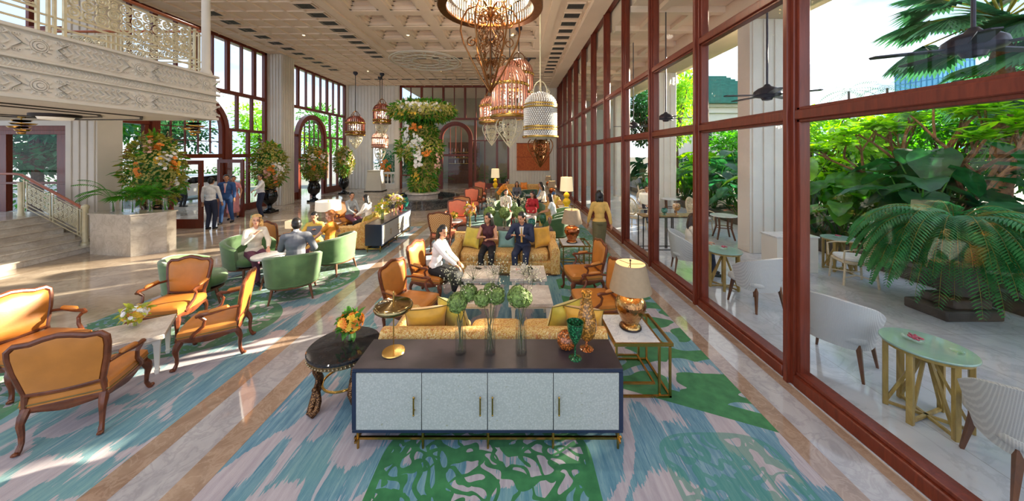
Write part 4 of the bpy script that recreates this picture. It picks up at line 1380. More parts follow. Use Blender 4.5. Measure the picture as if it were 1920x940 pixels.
def serpent_table(label, loc):
    o = thing('round_table', label, 'side table', loc, 0)
    f = MB(); f.lathe([(.02, .585), (.335, .585), (.345, .60), (.345, .612), (.335, .62), (.02, .62)], 48); part('table_top', f, M['granite_black'], o)
    f = MB(); f.lathe([(.32, .55), (.33, .545), (.335, .585), (.3, .585)], 48, closed=True)
    for k in range(60):
        a = 2 * PI * k / 60; f.ell((.337 * math.cos(a), .337 * math.sin(a), .567), (.012, .012, .012), n=6, m=4)
    part('apron', f, M['bronze_light'], o)
    for k in range(3):
        a0 = R(205) + k * 2 * PI / 3
        def P(r, z, s_=0): return (r * math.cos(a0) - s_ * math.sin(a0), r * math.sin(a0) + s_ * math.cos(a0), z)
        f = MB()
        pts = [P(.22, .56, .0), P(.25, .50, .035), P(.245, .43, .05), P(.23, .37, .02), P(.225, .31, -.035), P(.235, .24, -.055), P(.26, .16, -.035), P(.285, .08, .01), P(.30, .035, .045), P(.275, .03, .075), P(.24, .06, .07), P(.225, .12, .045), P(.235, .19, .02), P(.25, .23, .02)]
        f.tube(pts, [.034, .035, .036, .037, .038, .039, .039, .037, .036, .034, .03, .027, .025, .016], 12)
        f.ell(P(.262, .235, .02), (.03, .03, .024), n=10, m=7)
        f.tube([P(.235, .50, -.03), P(.25, .43, -.045), P(.245, .36, -.02), P(.235, .3, .03)], [.02, .026, .026, .018], 8)
        part('leg', f, M['serpent'], o)
    f = MB(); f.tube([(.20 * math.cos(a * PI / 16), .20 * math.sin(a * PI / 16), .26) for a in range(32)], .012, 7, close=True); part('stretcher', f, M['brass'], o)
    return o
M['smoked_brass'] = simple('smoked_brass', '#a08a60', .12, 1.0, .12, 12)
M['art_dark'] = simple('art_dark', '#7e3420', .8, 0, .1)
M['bronze_light'] = simple('bronze_light', '#a08a68', .35, .9, .2, 40)
def m_serp():
    m = Mat('serpent_scales', '#7d5736', .35, .8)
    v = m.coord(); n = m.vor(v, 90)
    m.base(m.mix(n.sm(.2, .6), '#a5764a', '#4c3222')); m.bump(n, .8, .004); return m.m
M['serpent'] = m_serp()

def glass_terrace_table(label, loc, rz=0.0):
    o = thing('terrace_table', label, 'table', loc, rz, 'round glass terrace tables')
    f = MB(); f.lathe([(.01, .70), (.31, .70), (.315, .707), (.315, .713), (.31, .72), (.01, .72)], 44); part('glass_top', f, M['table_glass'], o)
    f = MB(); f.lathe([(.27, .668), (.29, .668), (.29, .70), (.27, .70)], 36, closed=True)
    part('ring', f, M['brass_wood'], o)
    n = 6
    for k in range(n):
        a = 2 * PI * k / n; a2 = 2 * PI * (k + 1) / n
        p = Vector((.265 * math.cos(a), .265 * math.sin(a), 0)); q = Vector((.265 * math.cos(a2), .265 * math.sin(a2), 0))
        f = MB(Matrix.Translation((p.x, p.y, 0)) @ Matrix.Rotation(a, 4, 'Z')); f.box(-.02, .02, -.024, .024, 0, .67, .004); part('leg', f, M['brass_wood'], o)
        f = MB(); f.tube([p + Vector((0, 0, .03)), Vector((0, 0, .62)) * 1 + p * .1], .017, 4); part('brace', f, M['brass_wood'], o)
        if k % 2 == 0: pass
        f = MB(); f.tube([p + Vector((0, 0, .025)), Vector((0, 0, .025))], .017, 4); part('floor_rail', f, M['brass_wood'], o)
    f = MB(); f.lathe([(.03, .55), (.03, .67)], 8); part('hub', f, M['brass_wood'], o)
    return o
M['brass_wood'] = wood('limed_teak', '#8c7038', '#bfa25c', .4, (4, 4, 1))

def bowl(label, loc, r=.07, mat='petal_pink', flowers=True):
    o = thing('flower_bowl', label, 'bowl', loc, 0, 'glass bowls of pink petals')
    f = MB(); f.lathe([(r * .4, 0), (r * .9, .018), (r, .045), (r * .95, .047), (r * .82, .02), (r * .3, .006)], 20); part('bowl', f, M['vase_glass'], o)
    f = MB(); q = random.Random(3)
    for i in range(26):
        a = q.uniform(0, 6.28); d = q.uniform(0, r * .75)
        f.ell((d * math.cos(a), d * math.sin(a), .04 + q.uniform(0, .014)), (.016, .012, .008), Euler((q.uniform(-.6, .6), q.uniform(-.6, .6), a)).to_matrix(), 6, 4)
    part('petals', f, M['petal_deep'], o)
    return o
M['petal_deep'] = simple('petal_deep', '#b34a60', .5, 0, .25)

# ------------------------------------------------------------ flowers
def leaf_strip(b, base, d, L_, w, droop=.3, n=5, fold=.15, twist=0.0):
    base = Vector(base); d = Vector(d).normalized()
    side = d.cross(Vector((0, 0, 1)))
    side = side.normalized() if side.length > 1e-3 else Vector((1, 0, 0))
    if twist: side = (Matrix.Rotation(twist, 3, d) @ side)
    up = side.cross(d)
    vs = []; fs = []
    p = base.copy(); dd = d.copy()
    for i in range(n + 1):
        t = i / n
        ww = w * .5 * (math.sin(PI * min(1, t * .92 + .06)) ** .75) if i < n else .001
        vs += [p - side * ww + up * ww * fold, p + Vector((0, 0, -.0)), p + side * ww + up * ww * fold]
        dd = (dd + Vector((0, 0, -droop / n))).normalized()
        p = p + dd * (L_ / n)
    for i in range(n):
        a = i * 3
        fs += [(a, a + 1, a + 4, a + 3), (a + 1, a + 2, a + 5, a + 4)]
    b.add(vs, fs)
def scatter_leaves(b, c, r, n, L_, w, q, out=1.0, shell_=.55, upbias=.15, droop=.5, seg=3, squash=1.0):
    c = Vector(c); r = Vector(r) if not isinstance(r, (int, float)) else Vector((r, r, r))
    for i in range(n):
        v = Vector((q.gauss(0, 1), q.gauss(0, 1), q.gauss(0, 1))).normalized()
        k = shell_ + (1 - shell_) * q.random()
        p = c + Vector((v.x * r.x * k, v.y * r.y * k, v.z * r.z * k))
        d = (v * out + Vector((q.uniform(-.6, .6), q.uniform(-.6, .6), q.uniform(-.5, .5) + upbias)))
        leaf_strip(b, p, d, L_ * q.uniform(.6, 1.2), w * q.uniform(.7, 1.2), droop, seg, .2, q.uniform(-1, 1))
def blossom(b, c, n, r, q, petals=5):
    c = Vector(c); n = Vector(n).normalized()
    u = n.orthogonal().normalized(); w = n.cross(u)
    a0 = q.uniform(0, 6)
    for k in range(petals):
        a = a0 + 2 * PI * k / petals
        d = u * math.cos(a) + w * math.sin(a)
        s_ = n.cross(d)
        b.add([c, c + d * r * .5 - s_ * r * .38 + n * r * .2, c + d * r + n * r * .12, c + d * r * .5 + s_ * r * .38 + n * r * .2], [(0, 1, 2, 3)])
def blossoms_on(b, c, r, n, size, q, front=None, petals=5, k0=.95):
    c = Vector(c)
    for i in range(n):
        v = Vector((q.gauss(0, 1), q.gauss(0, 1), q.gauss(0, 1))).normalized()
        if front is not None and v.dot(Vector(front)) < -.2: v = -v
        p = c + Vector((v.x * r[0], v.y * r[1], v.z * r[2])) * (k0 + .12 * q.random())
        blossom(b, p, v, size * q.uniform(.8, 1.2), q, petals)

def glass_vase_mesh(r, h, t=.004, n=24):
    b = MB(); b.lathe([(.001, 0), (r, 0), (r, h), (r - t, h), (r - t, .02), (.001, .02)], n); return b

def hydrangea_vase(label, loc, heads, group, seed=1, r=.052, h=.33, twigs=True):
    q = random.Random(seed)
    o = thing('flower_vase', label, 'vase', loc, 0, group)
    part('vase', glass_vase_mesh(r, h), M['vase_glass'], o, ang=60)
    f = MB(); f.lathe([(.001, .021), (r - .006, .021), (r - .006, h * .62), (.001, h * .62)], 20); part('water', f, M['water'], o)
    f = MB()
    for i, (dx, dy, z, hr) in enumerate(heads):
        f.tube([(q.uniform(-.03, .03), q.uniform(-.03, .03), .025), (q.uniform(-.01, .01), 0, h * .8), (dx * .6, dy * .6, z - hr * 1.5), (dx, dy, z)], .004, 5)
    for i in range(4): f.tube([(q.uniform(-.03, .03), q.uniform(-.03, .03), .025), (q.uniform(-.035, .035), q.uniform(-.03, .03), h * 1.02)], .0035, 4)
    part('stems', f, M['stem'], o)
    for (dx, dy, z, hr) in heads:
        f = MB()
        for i in range(230):
            v = Vector((q.gauss(0, 1), q.gauss(0, 1), q.gauss(0, 1))).normalized()
            blossom(f, Vector((dx, dy, z)) + v * hr * q.uniform(.86, 1.0), v, hr * .19, q, 4)
        f.ell((dx, dy, z), (hr * .86, hr * .86, hr * .84), n=12, m=8)
        part('flower_head', f, M['hydrangea'], o, smooth=False)
    if twigs:
        f = MB(); g = MB()
        for i in range(3):
            a = q.uniform(0, 6.28); top = Vector((.12 * math.cos(a), .10 * math.sin(a), h + .36 + q.uniform(-.03, .1)))
            f.tube([(0, 0, h * .8), top * .8, top], .0022, 4)
            for k in range(34):
                e = top + Vector((q.gauss(0, .05), q.gauss(0, .05), q.gauss(0, .06)))
                f.tube([top + Vector((0, 0, -.06)), e], .001, 3); g.ell(e, (.006, .006, .006), n=5, m=3)
        part('twigs', f, M['stem'], o); part('berries', g, M['berry'], o)['kind'] = 'stuff'
    return o

def bouquet(label, loc, r, mats, cat='vase', group=None, seed=1, vr=.06, vh=.10, vase='vase_glass', leafm='leaf', nfl=40, fs=.035, kind='flower_vase'):
    q = random.Random(seed)
    o = thing(kind, label, cat, loc, 0, group)
    f = MB(); f.lathe([(.4 * vr, 0), (vr * .8, .01), (vr, vh * .5), (vr * .8, vh), (vr * .72, vh), (vr * .9, vh * .5), (vr * .4, .015)], 20); part('vase', f, M[vase], o)
    c = (0, 0, vh + r * .65)
    f = MB(); f.tube([(0, 0, .015), (0, 0, vh + .02)], vr * .3, 8); scatter_leaves(f, c, (r * .7, r * .7, r * .5), 50, r * .7, r * .3, q); part('foliage', f, M[leafm], o, smooth=False)
    for i, mt in enumerate(mats):
        f = MB(); blossoms_on(f, c, (r * .85, r * .85, r * .65), nfl, fs, q, petals=7, k0=.85)
        for k in range(6):
            v = Vector((q.gauss(0, 1), q.gauss(0, 1), abs(q.gauss(0, 1)))).normalized(); p = Vector(c) + Vector((v.x * r * .8, v.y * r * .8, v.z * r * .6))
            blossom(f, p, v, fs * 1.5, q, 10); blossom(f, p + v * .008, v, fs * 1.1, q, 8)
        part('blossoms', f, M[mt], o, smooth=False)
    return o

def floral_urn(label, loc, seed, s=1.0, urn=True, wid=.62, hei=1.0, zc=2.05):
    q = random.Random(seed)
    o = thing('floral_urn', label, 'flower arrangement', loc, 0, 'tall floral arrangements by the entrance')
    if urn:
        f = MB(); f.box(-.24, .24, -.24, .24, 0, .10, .01)
        f.lathe([(.2, .1), (.2, .14), (.10, .2), (.08, .3), (.12, .36), (.26, .5), (.31, .72), (.27, .92), (.22, 1.02), (.26, 1.1), (.3, 1.13), (.25, 1.13), (.05, 1.05)], 28); part('urn', f, M['black_gloss'], o)
    c = Vector((0, 0, zc)); rr = (wid, wid * .85, hei)
    f = MB(); f.ell(c, (wid * .72, wid * .6, hei * .8), n=14, m=10); scatter_leaves(f, c, rr, 260, .26, .09, q, shell_=.6); part('foliage', f, M['leaf'], o, smooth=False)
    f = MB(); scatter_leaves(f, c, rr, 420, .2, .07, q, shell_=.85); part('olive_leaves', f, M['leaf_olive'], o, smooth=False)
    f = MB()
    for i in range(2300):
        v = Vector((q.gauss(0, 1), q.gauss(0, 1), q.gauss(0, 1))).normalized(); p = c + Vector((v.x * rr[0], v.y * rr[1], v.z * rr[2])) * q.uniform(.85, 1.08)
        blossom(f, p, v, .036, q, 4)
    part('filler_flowers', f, M['moss'], o, smooth=False)
    for mt, n, k, spread in (('petal_white', 5, 16, .12), ('petal_orange', 5, 9, .09), ('petal_pink', 5, 12, .10), ('petal_yellow', 3, 9, .09)):
        f = MB()
        for i in range(n):
            v = Vector((q.gauss(0, 1) * 1.0 + .3, -abs(q.gauss(0, 1)), q.gauss(0, .8))).normalized()
            p0 = c + Vector((v.x * rr[0], v.y * rr[1], v.z * rr[2])) * 1.0
            for j in range(k):
                p = p0 + Vector((q.gauss(0, spread * .6), q.gauss(0, spread * .4), q.gauss(0, spread)))
                blossom(f, p, (p - c).normalized(), .07 if mt == 'petal_orange' else .055, q, 6)
        part('blossoms', f, M[mt], o, smooth=False)
    return o

def palm_leaf_vase(label, loc, seed, fan=True, r=.05, h=.34, L_=.62):
    q = random.Random(seed)
    o = thing('leaf_vase', label, 'vase', loc, 0, 'glass vases of leaves on the marble planter')
    part('vase', glass_vase_mesh(r, h), M['vase_glass'], o, ang=60)
    f = MB(); g = MB()
    for i in range(7):
        a = q.uniform(0, 6.28); el = q.uniform(.4, 1.2)
        d = Vector((math.cos(a) * math.cos(el), math.sin(a) * math.cos(el), math.sin(el)))
        p1 = Vector((0, 0, h)) + d * L_ * .35
        f.tube([(q.uniform(-.02, .02), q.uniform(-.02, .02), .02), (0, 0, h), p1], .005, 5)
        if fan:
            frond_fan(g, p1, d + Vector((0, 0, -.5)), L_ * .5, 14, q)
        else:
            frond(g, p1, d, L_ * .75, 16, .17, 1.5, q, .03)
    part('stems', f, M['leaf'], o); part('leaves', g, M['leaf'], o, smooth=False)
    return o
def frond_fan(b, c, d, L_, n, q, spread=2.3, w=.035):
    d = Vector(d).normalized(); s_ = d.cross(Vector((0, 0, 1)))
    s_ = s_.normalized() if s_.length > .01 else Vector((1, 0, 0)); u = s_.cross(d)
    for i in range(n):
        a = (i / (n - 1) - .5) * spread
        dd = d * math.cos(a) + s_ * math.sin(a) + u * .12 * math.cos(3 * a)
        leaf_strip(b, c, dd, L_ * (1 - .25 * abs(a) / spread) * q.uniform(.92, 1.05), w * L_ / .3, .45, 4, .35)
def frond(b, base, d, L_, n, ll, droop, q, w=.022, rach=None, seg=3):
    """pinnate frond: leaflets on both sides of an arching rachis"""
    p = Vector(base); dd = Vector(d).normalized(); P = [p.copy()]
    for i in range(n):
        dd = (dd + Vector((0, 0, -droop / n))).normalized(); p = p + dd * (L_ / n); P.append(p.copy())
    for i in range(1, n + 1):
        t = i / n
        tg = (P[i] - P[i - 1]).normalized(); s_ = tg.cross(Vector((0, 0, 1)))
        s_ = s_.normalized() if s_.length > .01 else Vector((1, 0, 0))
        l = ll * (math.sin(PI * (t * .86 + .1)) ** .6)
        for sg in (-1, 1):
            leaf_strip(b, P[i], s_ * sg + tg * .55 + Vector((0, 0, .05)), l, w, .6, seg, .1)
    (rach or b).tube(P, [.008 * (1 - .8 * i / n) for i in range(n + 1)], 4)

# ============================================================ people
def ik(S, T, a, b, pole):
    S = Vector(S); T = Vector(T); d = T - S; L_ = min(d.length, (a + b) * .995); d = d.normalized()
    x = (a * a - b * b + L_ * L_) / (2 * L_); h = math.sqrt(max(0, a * a - x * x))
    p = Vector(pole); p = (p - d * p.dot(d)); p = p.normalized() if p.length > 1e-4 else d.orthogonal()
    return S + d * x + p * h, S + d * L_
def remeshed(mb, name, mat, parent, voxel, smooth=4):
    me = bpy.data.meshes.new('tmp'); me.from_pydata([tuple(v) for v in mb.v], [], mb.f); me.update()
    o = bpy.data.objects.new('tmp', me); COL.objects.link(o)
    r = o.modifiers.new('r', 'REMESH'); r.mode = 'VOXEL'; r.voxel_size = voxel
    s_ = o.modifiers.new('s', 'SMOOTH'); s_.factor = .5; s_.iterations = smooth
    dg = bpy.context.evaluated_depsgraph_get(); dg.update()
    nm = bpy.data.meshes.new_from_object(o.evaluated_get(dg))
    bpy.data.objects.remove(o, do_unlink=True); bpy.data.meshes.remove(me)
    nm.name = name; nm.materials.clear(); nm.materials.append(mat)
    nm.polygons.foreach_set('use_smooth', [True] * len(nm.polygons)); nm.update()
    ob = bpy.data.objects.new(name, nm); COL.objects.link(ob); ob.parent = parent
    return ob

def person(label, loc, rz, pose='stand', seat=.45, H_=1.66, female=True, lean=0.0, side=0.0, hands=None, feet=None, knees=None, head=(0, 0), top='cloth_white', sleeve=2, bottom='cloth_black', kind='trousers', hair='long', hairm='hair_black', skin='skin', voxel=.011, jacket=None, tie=None, group=None, shoes='cloth_black', hemz=None, twist=0.0, stride=0.0, extra=None):
    o = thing('person', label, 'person', loc, rz, group)
    k = H_ / 1.70
    sw = (.165 if female else .195) * k
    hipw = .085 * k
    hz = .92 * k if pose == 'stand' else seat + .095
    if pose == 'crouch': hz = seat
    P = Vector((0, 0, hz))
    sd_ = Vector((math.sin(side), math.sin(lean) * math.cos(side), math.cos(lean) * math.cos(side)))
    rt = Vector((math.cos(twist), math.sin(twist), 0)); rt = (rt - sd_ * rt.dot(sd_)).normalized()
    fw = sd_.cross(rt) * -1; fw = rt.cross(sd_) * -1
    if fw.y < 0: fw = -fw
    waist = P + sd_ * .18 * k; chest = P + sd_ * .34 * k; shc = P + sd_ * .475 * k; neck = P + sd_ * .53 * k
    nd = (sd_ + Vector((0, .12 + .5 * math.sin(lean) * 0, .5 if lean > .3 else 0))).normalized()
    hc = neck + nd * .155 * k + Vector((0, .02 * k, 0))
    yaw, pit = head
    HM = (Matrix.Rotation(yaw, 3, 'Z') @ Matrix.Rotation(pit, 3, 'X'))
    def HP(x, y, z): return hc + HM @ Vector((x * k, y * k, z * k))
    tor = MB()
    def torso(b, g, lo=True):
        M3 = Matrix((rt, fw, sd_)).transposed()
        fb = 1.0 if female else 1.1
        if lo: b.ell(P + sd_ * .03 * k, ((.165 if female else .155) * k + g, .115 * k + g, .12 * k + g), M3)
        b.ell(waist, ((.118 if female else .135) * k + g, .09 * k * fb + g, .16 * k + g), M3)
        b.ell(chest, (.140 * k * fb + g, .098 * k * fb + g, .17 * k + g), M3)
        if female:
            for s_ in (-1, 1): b.ell(chest + rt * s_ * .062 * k + fw * .06 * k + sd_ * .01 * k, (.058 * k + g, .055 * k + g, .06 * k + g), M3)
        b.cap(shc - rt * (sw - .035 * k), shc + rt * (sw - .035 * k), .052 * k + g, .052 * k + g)
        b.cap(shc - rt * sw * .5 + sd_ * .0, neck + sd_ * .02 * k, .05 * k + g * .5, .045 * k + g * .3); b.cap(shc + rt * sw * .5, neck + sd_ * .02 * k, .05 * k + g * .5, .045 * k + g * .3)
    body = MB(); torso(body, -.004)
    body.cap(neck - sd_ * .03 * k, hc - Vector((0, .01, .06)) * k, .05 * k, .046 * k)
    body.ell(HP(0, -.005, .025), (.074 * k, .093 * k, .098 * k), HM); body.ell(HP(0, .022, -.035), (.054 * k, .066 * k, .078 * k), HM)
    body.ell(HP(0, .088, -.015), (.011 * k, .016 * k, .024 * k), HM, 8, 6); body.ell(HP(0, .082, .03), (.05 * k, .014 * k, .012 * k), HM, 8, 5); body.ell(HP(0, .078, -.055), (.024 * k, .014 * k, .012 * k), HM, 8, 5)
    for s_ in (-1, 1): body.ell(HP(s_ * .076, -.005, .0), (.012 * k, .02 * k, .032 * k), HM, 8, 6)
    # legs
    LG = []
    for i, s_ in enumerate((-1, 1)):
        h_ = P + rt * s_ * hipw - Vector((0, 0, .02)) * k
        if pose == 'stand':
            ft = Vector(feet[i]) if feet else Vector((s_ * .095 * k, (stride if s_ > 0 else -stride), .055 * k))
            kn, an = ik(h_, ft, .43 * k, .43 * k, (0, 1, 0))
        else:
            if feet: ft = Vector(feet[i])
            else: ft = Vector((s_ * .10, .47, .07 * k))
            kn, an = ik(h_, ft, .43 * k, .42 * k, (s_ * .1, .6, 1) if pose != 'crouch' else (s_ * .3, 1, .4))
        LG.append((h_, kn, an, ft))
        body.cap(h_, kn, .082 * k, .056 * k); body.cap(kn, kn.lerp(an, .35), .054 * k, .056 * k); body.cap(kn.lerp(an, .3), an, .057 * k, .036 * k)
        fd = Vector((0, 1, 0)) if pose != 'x' else Vector((0, 1, 0))
        body.cap(an + Vector((0, -.02, -.02)), an + Vector((0, .13 * k, -.035 * k)), .036 * k, .026 * k)
    # arms
    AR = []
    hh = hands or [(-sw - .06, .06, hz - .0), (sw + .06, .06, hz - .0)]
    for i, s_ in enumerate((-1, 1)):
        S = shc + rt * s_ * (sw - .01)
        el, wr = ik(S, hh[i], .275 * k, .245 * k, (s_ * .7, -.6, -.8))
        AR.append((S, el, wr))
        body.cap(S, el, .047 * k, .036 * k); body.cap(el, wr, .037 * k, .024 * k)
        d = (wr - el).normalized(); ps = d.cross(Vector((0, 0, 1))); ps = ps.normalized() if ps.length > .1 else Vector((1, 0, 0))
        nn = ps.cross(d)
        if nn.z > 0 : nn = -nn
        pc = wr + d * .045 * k
        body.cap(wr + d * .01, pc + d * .02 * k, .024 * k, .031 * k, 10, .62)
        for j in range(4):
            off = ps * (j - 1.5) * .0185 * k; l = (.062, .072, .068, .052)[j] * k
            a0 = pc + off + d * .035 * k; a1 = a0 + (d + nn * .25).normalized() * l * .55; a2 = a1 + (d + nn * .9).normalized() * l * .5
            body.cap(a0, a1, .0105 * k, .0098 * k, 7); body.cap(a1, a2, .0098 * k, .0085 * k, 7)
        sp = -s_ if ps.x * 1 > 0 else s_
        t0 = wr + d * .02 * k; t1 = t0 + (d * .8 + ps * sp * .8 + nn * .3).normalized() * .045 * k; t2 = t1 + (d + ps * sp * .15 + nn * .3).normalized() * .035 * k
        body.cap(t0, t1, .014 * k, .011 * k, 7); body.cap(t1, t2, .011 * k, .0095 * k, 7)
    remeshed(body, 'body', M[skin], o, min(voxel, .0085) if voxel < .012 else voxel, 3)
    # clothes
    def armcloth(b, lvl, g):
        for (S, el, wr) in AR:
            if lvl == 0: continue
            if lvl == 1: b.cap(S, S.lerp(el, .55), .05 * k + g, .045 * k + g)
            else:
                b.cap(S, el, .05 * k + g, .042 * k + g); b.cap(el, el.lerp(wr, .86 if lvl > 2 or lvl == 2 else .5), .042 * k + g, .032 * k + g)
    b = MB(); torso(b, .010, lo=(kind != 'none')); armcloth(b, sleeve, .006)
    tp = remeshed(b, 'shirt', M[top], o, voxel)
    if bottom and kind != 'none':
        b = MB()
        b.ell(P + Vector((0, 0, .02)), (.178 * k, .128 * k, .115 * k))
        if kind == 'trousers':
            for (h_, kn, an, ft) in LG: b.cap(h_, kn, .098 * k, .072 * k); b.cap(kn, an + Vector((0, 0, .03)), .07 * k, .052 * k)
        else:
            hem = {'skirt': .45, 'short': .12, 'long': .85}[kind if kind in ('skirt', 'short', 'long') else 'skirt']
            (h0, k0, a0, _), (h1, k1, a1, _) = LG
            n_ = 5
            for q_ in range(n_ + 1):
                t = q_ / n_
                A = h0.lerp(h1, t); B_ = k0.lerp(k1, t)
                b.cap(A, B_ , .10 * k, .082 * k)
                if hem > .1: b.cap(B_, a0.lerp(a1, t).lerp(B_, 1 - hem), .082 * k, .085 * k)
        remeshed(b, 'trousers' if kind == 'trousers' else 'skirt', M[bottom], o, voxel)
    if jacket:
        b = MB(); torso(b, .022, True); armcloth(b, 2, .016)
        b.ell(P + Vector((0, 0, .02)), (.185 * k, .14 * k, .14 * k))
        j = remeshed(b, 'jacket', M[jacket], o, voxel)
        # shirt front and lapels as a raised strip
        b = MB(); c0 = shc + fw * .09 * k + sd_ * .03 * k; c1 = waist + fw * .125 * k
        w_ = rt * .045 * k
        ra = [c0 - w_, c0 + w_, c1]
        b.add([c0 - w_ + fw * .035, c0 + w_ + fw * .035, c1 + fw * .012 + rt * .006, c1 + fw * .012 - rt * .006, c0 - w_ - fw * .03, c0 + w_ - fw * .03, c1 - fw * .03 + rt * .006, c1 - fw * .03 - rt * .006], [(0, 1, 2, 3), (4, 7, 6, 5), (0, 4, 5, 1), (1, 5, 6, 2), (2, 6, 7, 3), (3, 7, 4, 0)])
        part('shirt_front', b, M['cloth_white'], o)
        if tie:
            b = MB(); b.tube([c0 + fw * .04, c0.lerp(c1, .5) + fw * .036, c1 + fw * .02], [.012, .02, .024], 6, .4); part('tie', b, M[tie], o)
        b = MB(); b.cap(neck - sd_ * .01 * k, neck + sd_ * .035 * k, .053 * k, .05 * k); part('collar', b, M['cloth_white'], o)
    # shoes
    for (h_, kn, an, ft) in LG:
        b = MB(); b.cap(an + Vector((0, -.02, -.025)), an + Vector((0, .135 * k, -.04 * k)), .04 * k, .030 * k, 10, 1.1); part('shoe', b, M[shoes], o)
    # hair
    b = MB(); b.ell(HP(0, -.018, .042), (.083 * k, .098 * k, .098 * k), HM); 
    b.ell(HP(0, -.045, .0), (.078 * k, .07 * k, .09 * k), HM)
    hair_parts = b
    if hair == 'long':
        for s_ in (-1, 0, 1):
            b.cap(HP(s_ * .045, -.065, .03), HP(s_ * .05, -.095, -.16), .045 * k, .05 * k); b.cap(HP(s_ * .05, -.095, -.16), HP(s_ * .045, -.10, -.33), .05 * k, .02 * k)
        for s_ in (-1, 1): b.cap(HP(s_ * .072, -.015, .03), HP(s_ * .082, -.03, -.15), .026 * k, .022 * k)
    elif hair == 'bob':
        for s_ in (-1, 0, 1): b.cap(HP(s_ * .05, -.05, .03), HP(s_ * .052, -.055, -.12), .05 * k, .05 * k)
        for s_ in (-1, 1): b.cap(HP(s_ * .07, .0, .04), HP(s_ * .078, -.01, -.10), .026 * k, .026 * k)
    elif hair == 'bun':
        b.ell(HP(0, -.115, .045), (.045 * k, .04 * k, .045 * k), HM)
    elif hair == 'curly':
        q = random.Random(int(loc[0] * 100) & 255)
        for i in range(26):
            v = Vector((q.gauss(0, 1), q.gauss(-.5, .8), q.gauss(.35, .8))).normalized()
            b.ell(HP(v.x * .088, v.y * .10 - .01, v.z * .10 + .02), (.034 * k,) * 3, HM, 8, 6)
        for s_ in (-1, 1): b.cap(HP(s_ * .085, -.02, .0), HP(s_ * .09, -.03, -.10), .032 * k, .03 * k)
    # keep the face clear: cut the front by removing verts in front plane
    ho = remeshed(b, 'hair', M[hairm], o, voxel * .9 if voxel < .012 else voxel, 3)
    me = ho.data; bm = bmesh.new(); bm.from_mesh(me)
    HI = HM.inverted(); dl = []
    for v in bm.verts:
        l = (HI @ (v.co - hc)) / k
        if l.y > .052 and l.z < .072 and abs(l.x) < .068: dl.append(v)
    bmesh.ops.delete(bm, geom=dl, context='VERTS'); bm.to_mesh(me); bm.free()
    b = MB()
    for s_ in (-1, 1): b.ell(HP(s_ * .030, .083, .008), (.011 * k, .007 * k, .006 * k), HM, 8, 5); b.ell(HP(s_ * .031, .088, .03), (.017 * k, .006 * k, .0035 * k), HM, 8, 5)
    part('eyes', b, M['eye'], o)
    b = MB(); b.ell(HP(0, .088, -.056), (.022 * k, .008 * k, .007 * k), HM, 8, 5); part('mouth', b, M['lips'], o)
    return o

# ============================================================ lanterns and chandeliers
def spiral(c, r, turns, a0, n=22, k=.12):
    return [(c[0] + r * (1 - (1 - k) * i / n) * math.cos(a0 + turns * 2 * PI * i / n), c[1] + r * (1 - (1 - k) * i / n) * math.sin(a0 + turns * 2 * PI * i / n)) for i in range(n + 1)]
def heart_panel(b, ang, w, h, z, tr):
    """half heart filigree: local u outward, v up (0 = top, -h = tip)"""
    def P(u, v): return (u * math.cos(ang), u * math.sin(ang), z + v)
    out = [(.02, -.08 * h), (.12 * w, .05 * h), (.40 * w, .11 * h), (.75 * w, .06 * h), (.96 * w, -.08 * h), (1.0 * w, -.22 * h), (.90 * w, -.38 * h), (.66 * w, -.56 * h), (.36 * w, -.78 * h), (.0, -h)]
    b.tube([P(*p) for p in out], tr, 6)
    b.tube([P(0.005, -.05 * h), P(.005, -h * .98)], tr * .8, 5)
    for cx, cz, r, t, a0 in ((.62, -.10, .22, 1.4, 2.2), (.25, -.06, .17, -1.3, 0), (.62, -.36, .18, -1.4, 1.5), (.22, -.34, .15, 1.3, 3.4), (.40, -.56, .13, 1.3, 0.4), (.16, -.62, .11, -1.3, 3), (.14, -.80, .07, 1.2, 0)):
        b.tube([P(cx * w + x * w, cz * h + y * w) for x, y in spiral((0, 0), r, t, a0)], tr * .7, 5)
    for (u0, v0, u1, v1, u2, v2) in ((.1, -.2, .3, -.3, .45, -.2), (.1, -.45, .35, -.5, .55, -.3), (.05, -.6, .25, -.7, .5, -.55), (.05, -.05, .2, .0, .5, -.02)):
        b.tube([P(u0 * w, v0 * h), P(u1 * w, v1 * h), P(u2 * w, v2 * h)], tr * .6, 5)

def rod_to_ceiling(o, z, top, mat='iron'):
    f = MB(); f.tube([(0, 0, z), (0, 0, top)], .02, 8); part('rod', f, M[mat], o)
    f = MB(); f.lathe([(.02, -.25), (.05, -.2), (.13, -.12), (.14, -.04), (.12, 0)], 20, (0, 0, top)); part('canopy', f, M['fan_grey'] if mat == 'iron' else M['brass'], o)

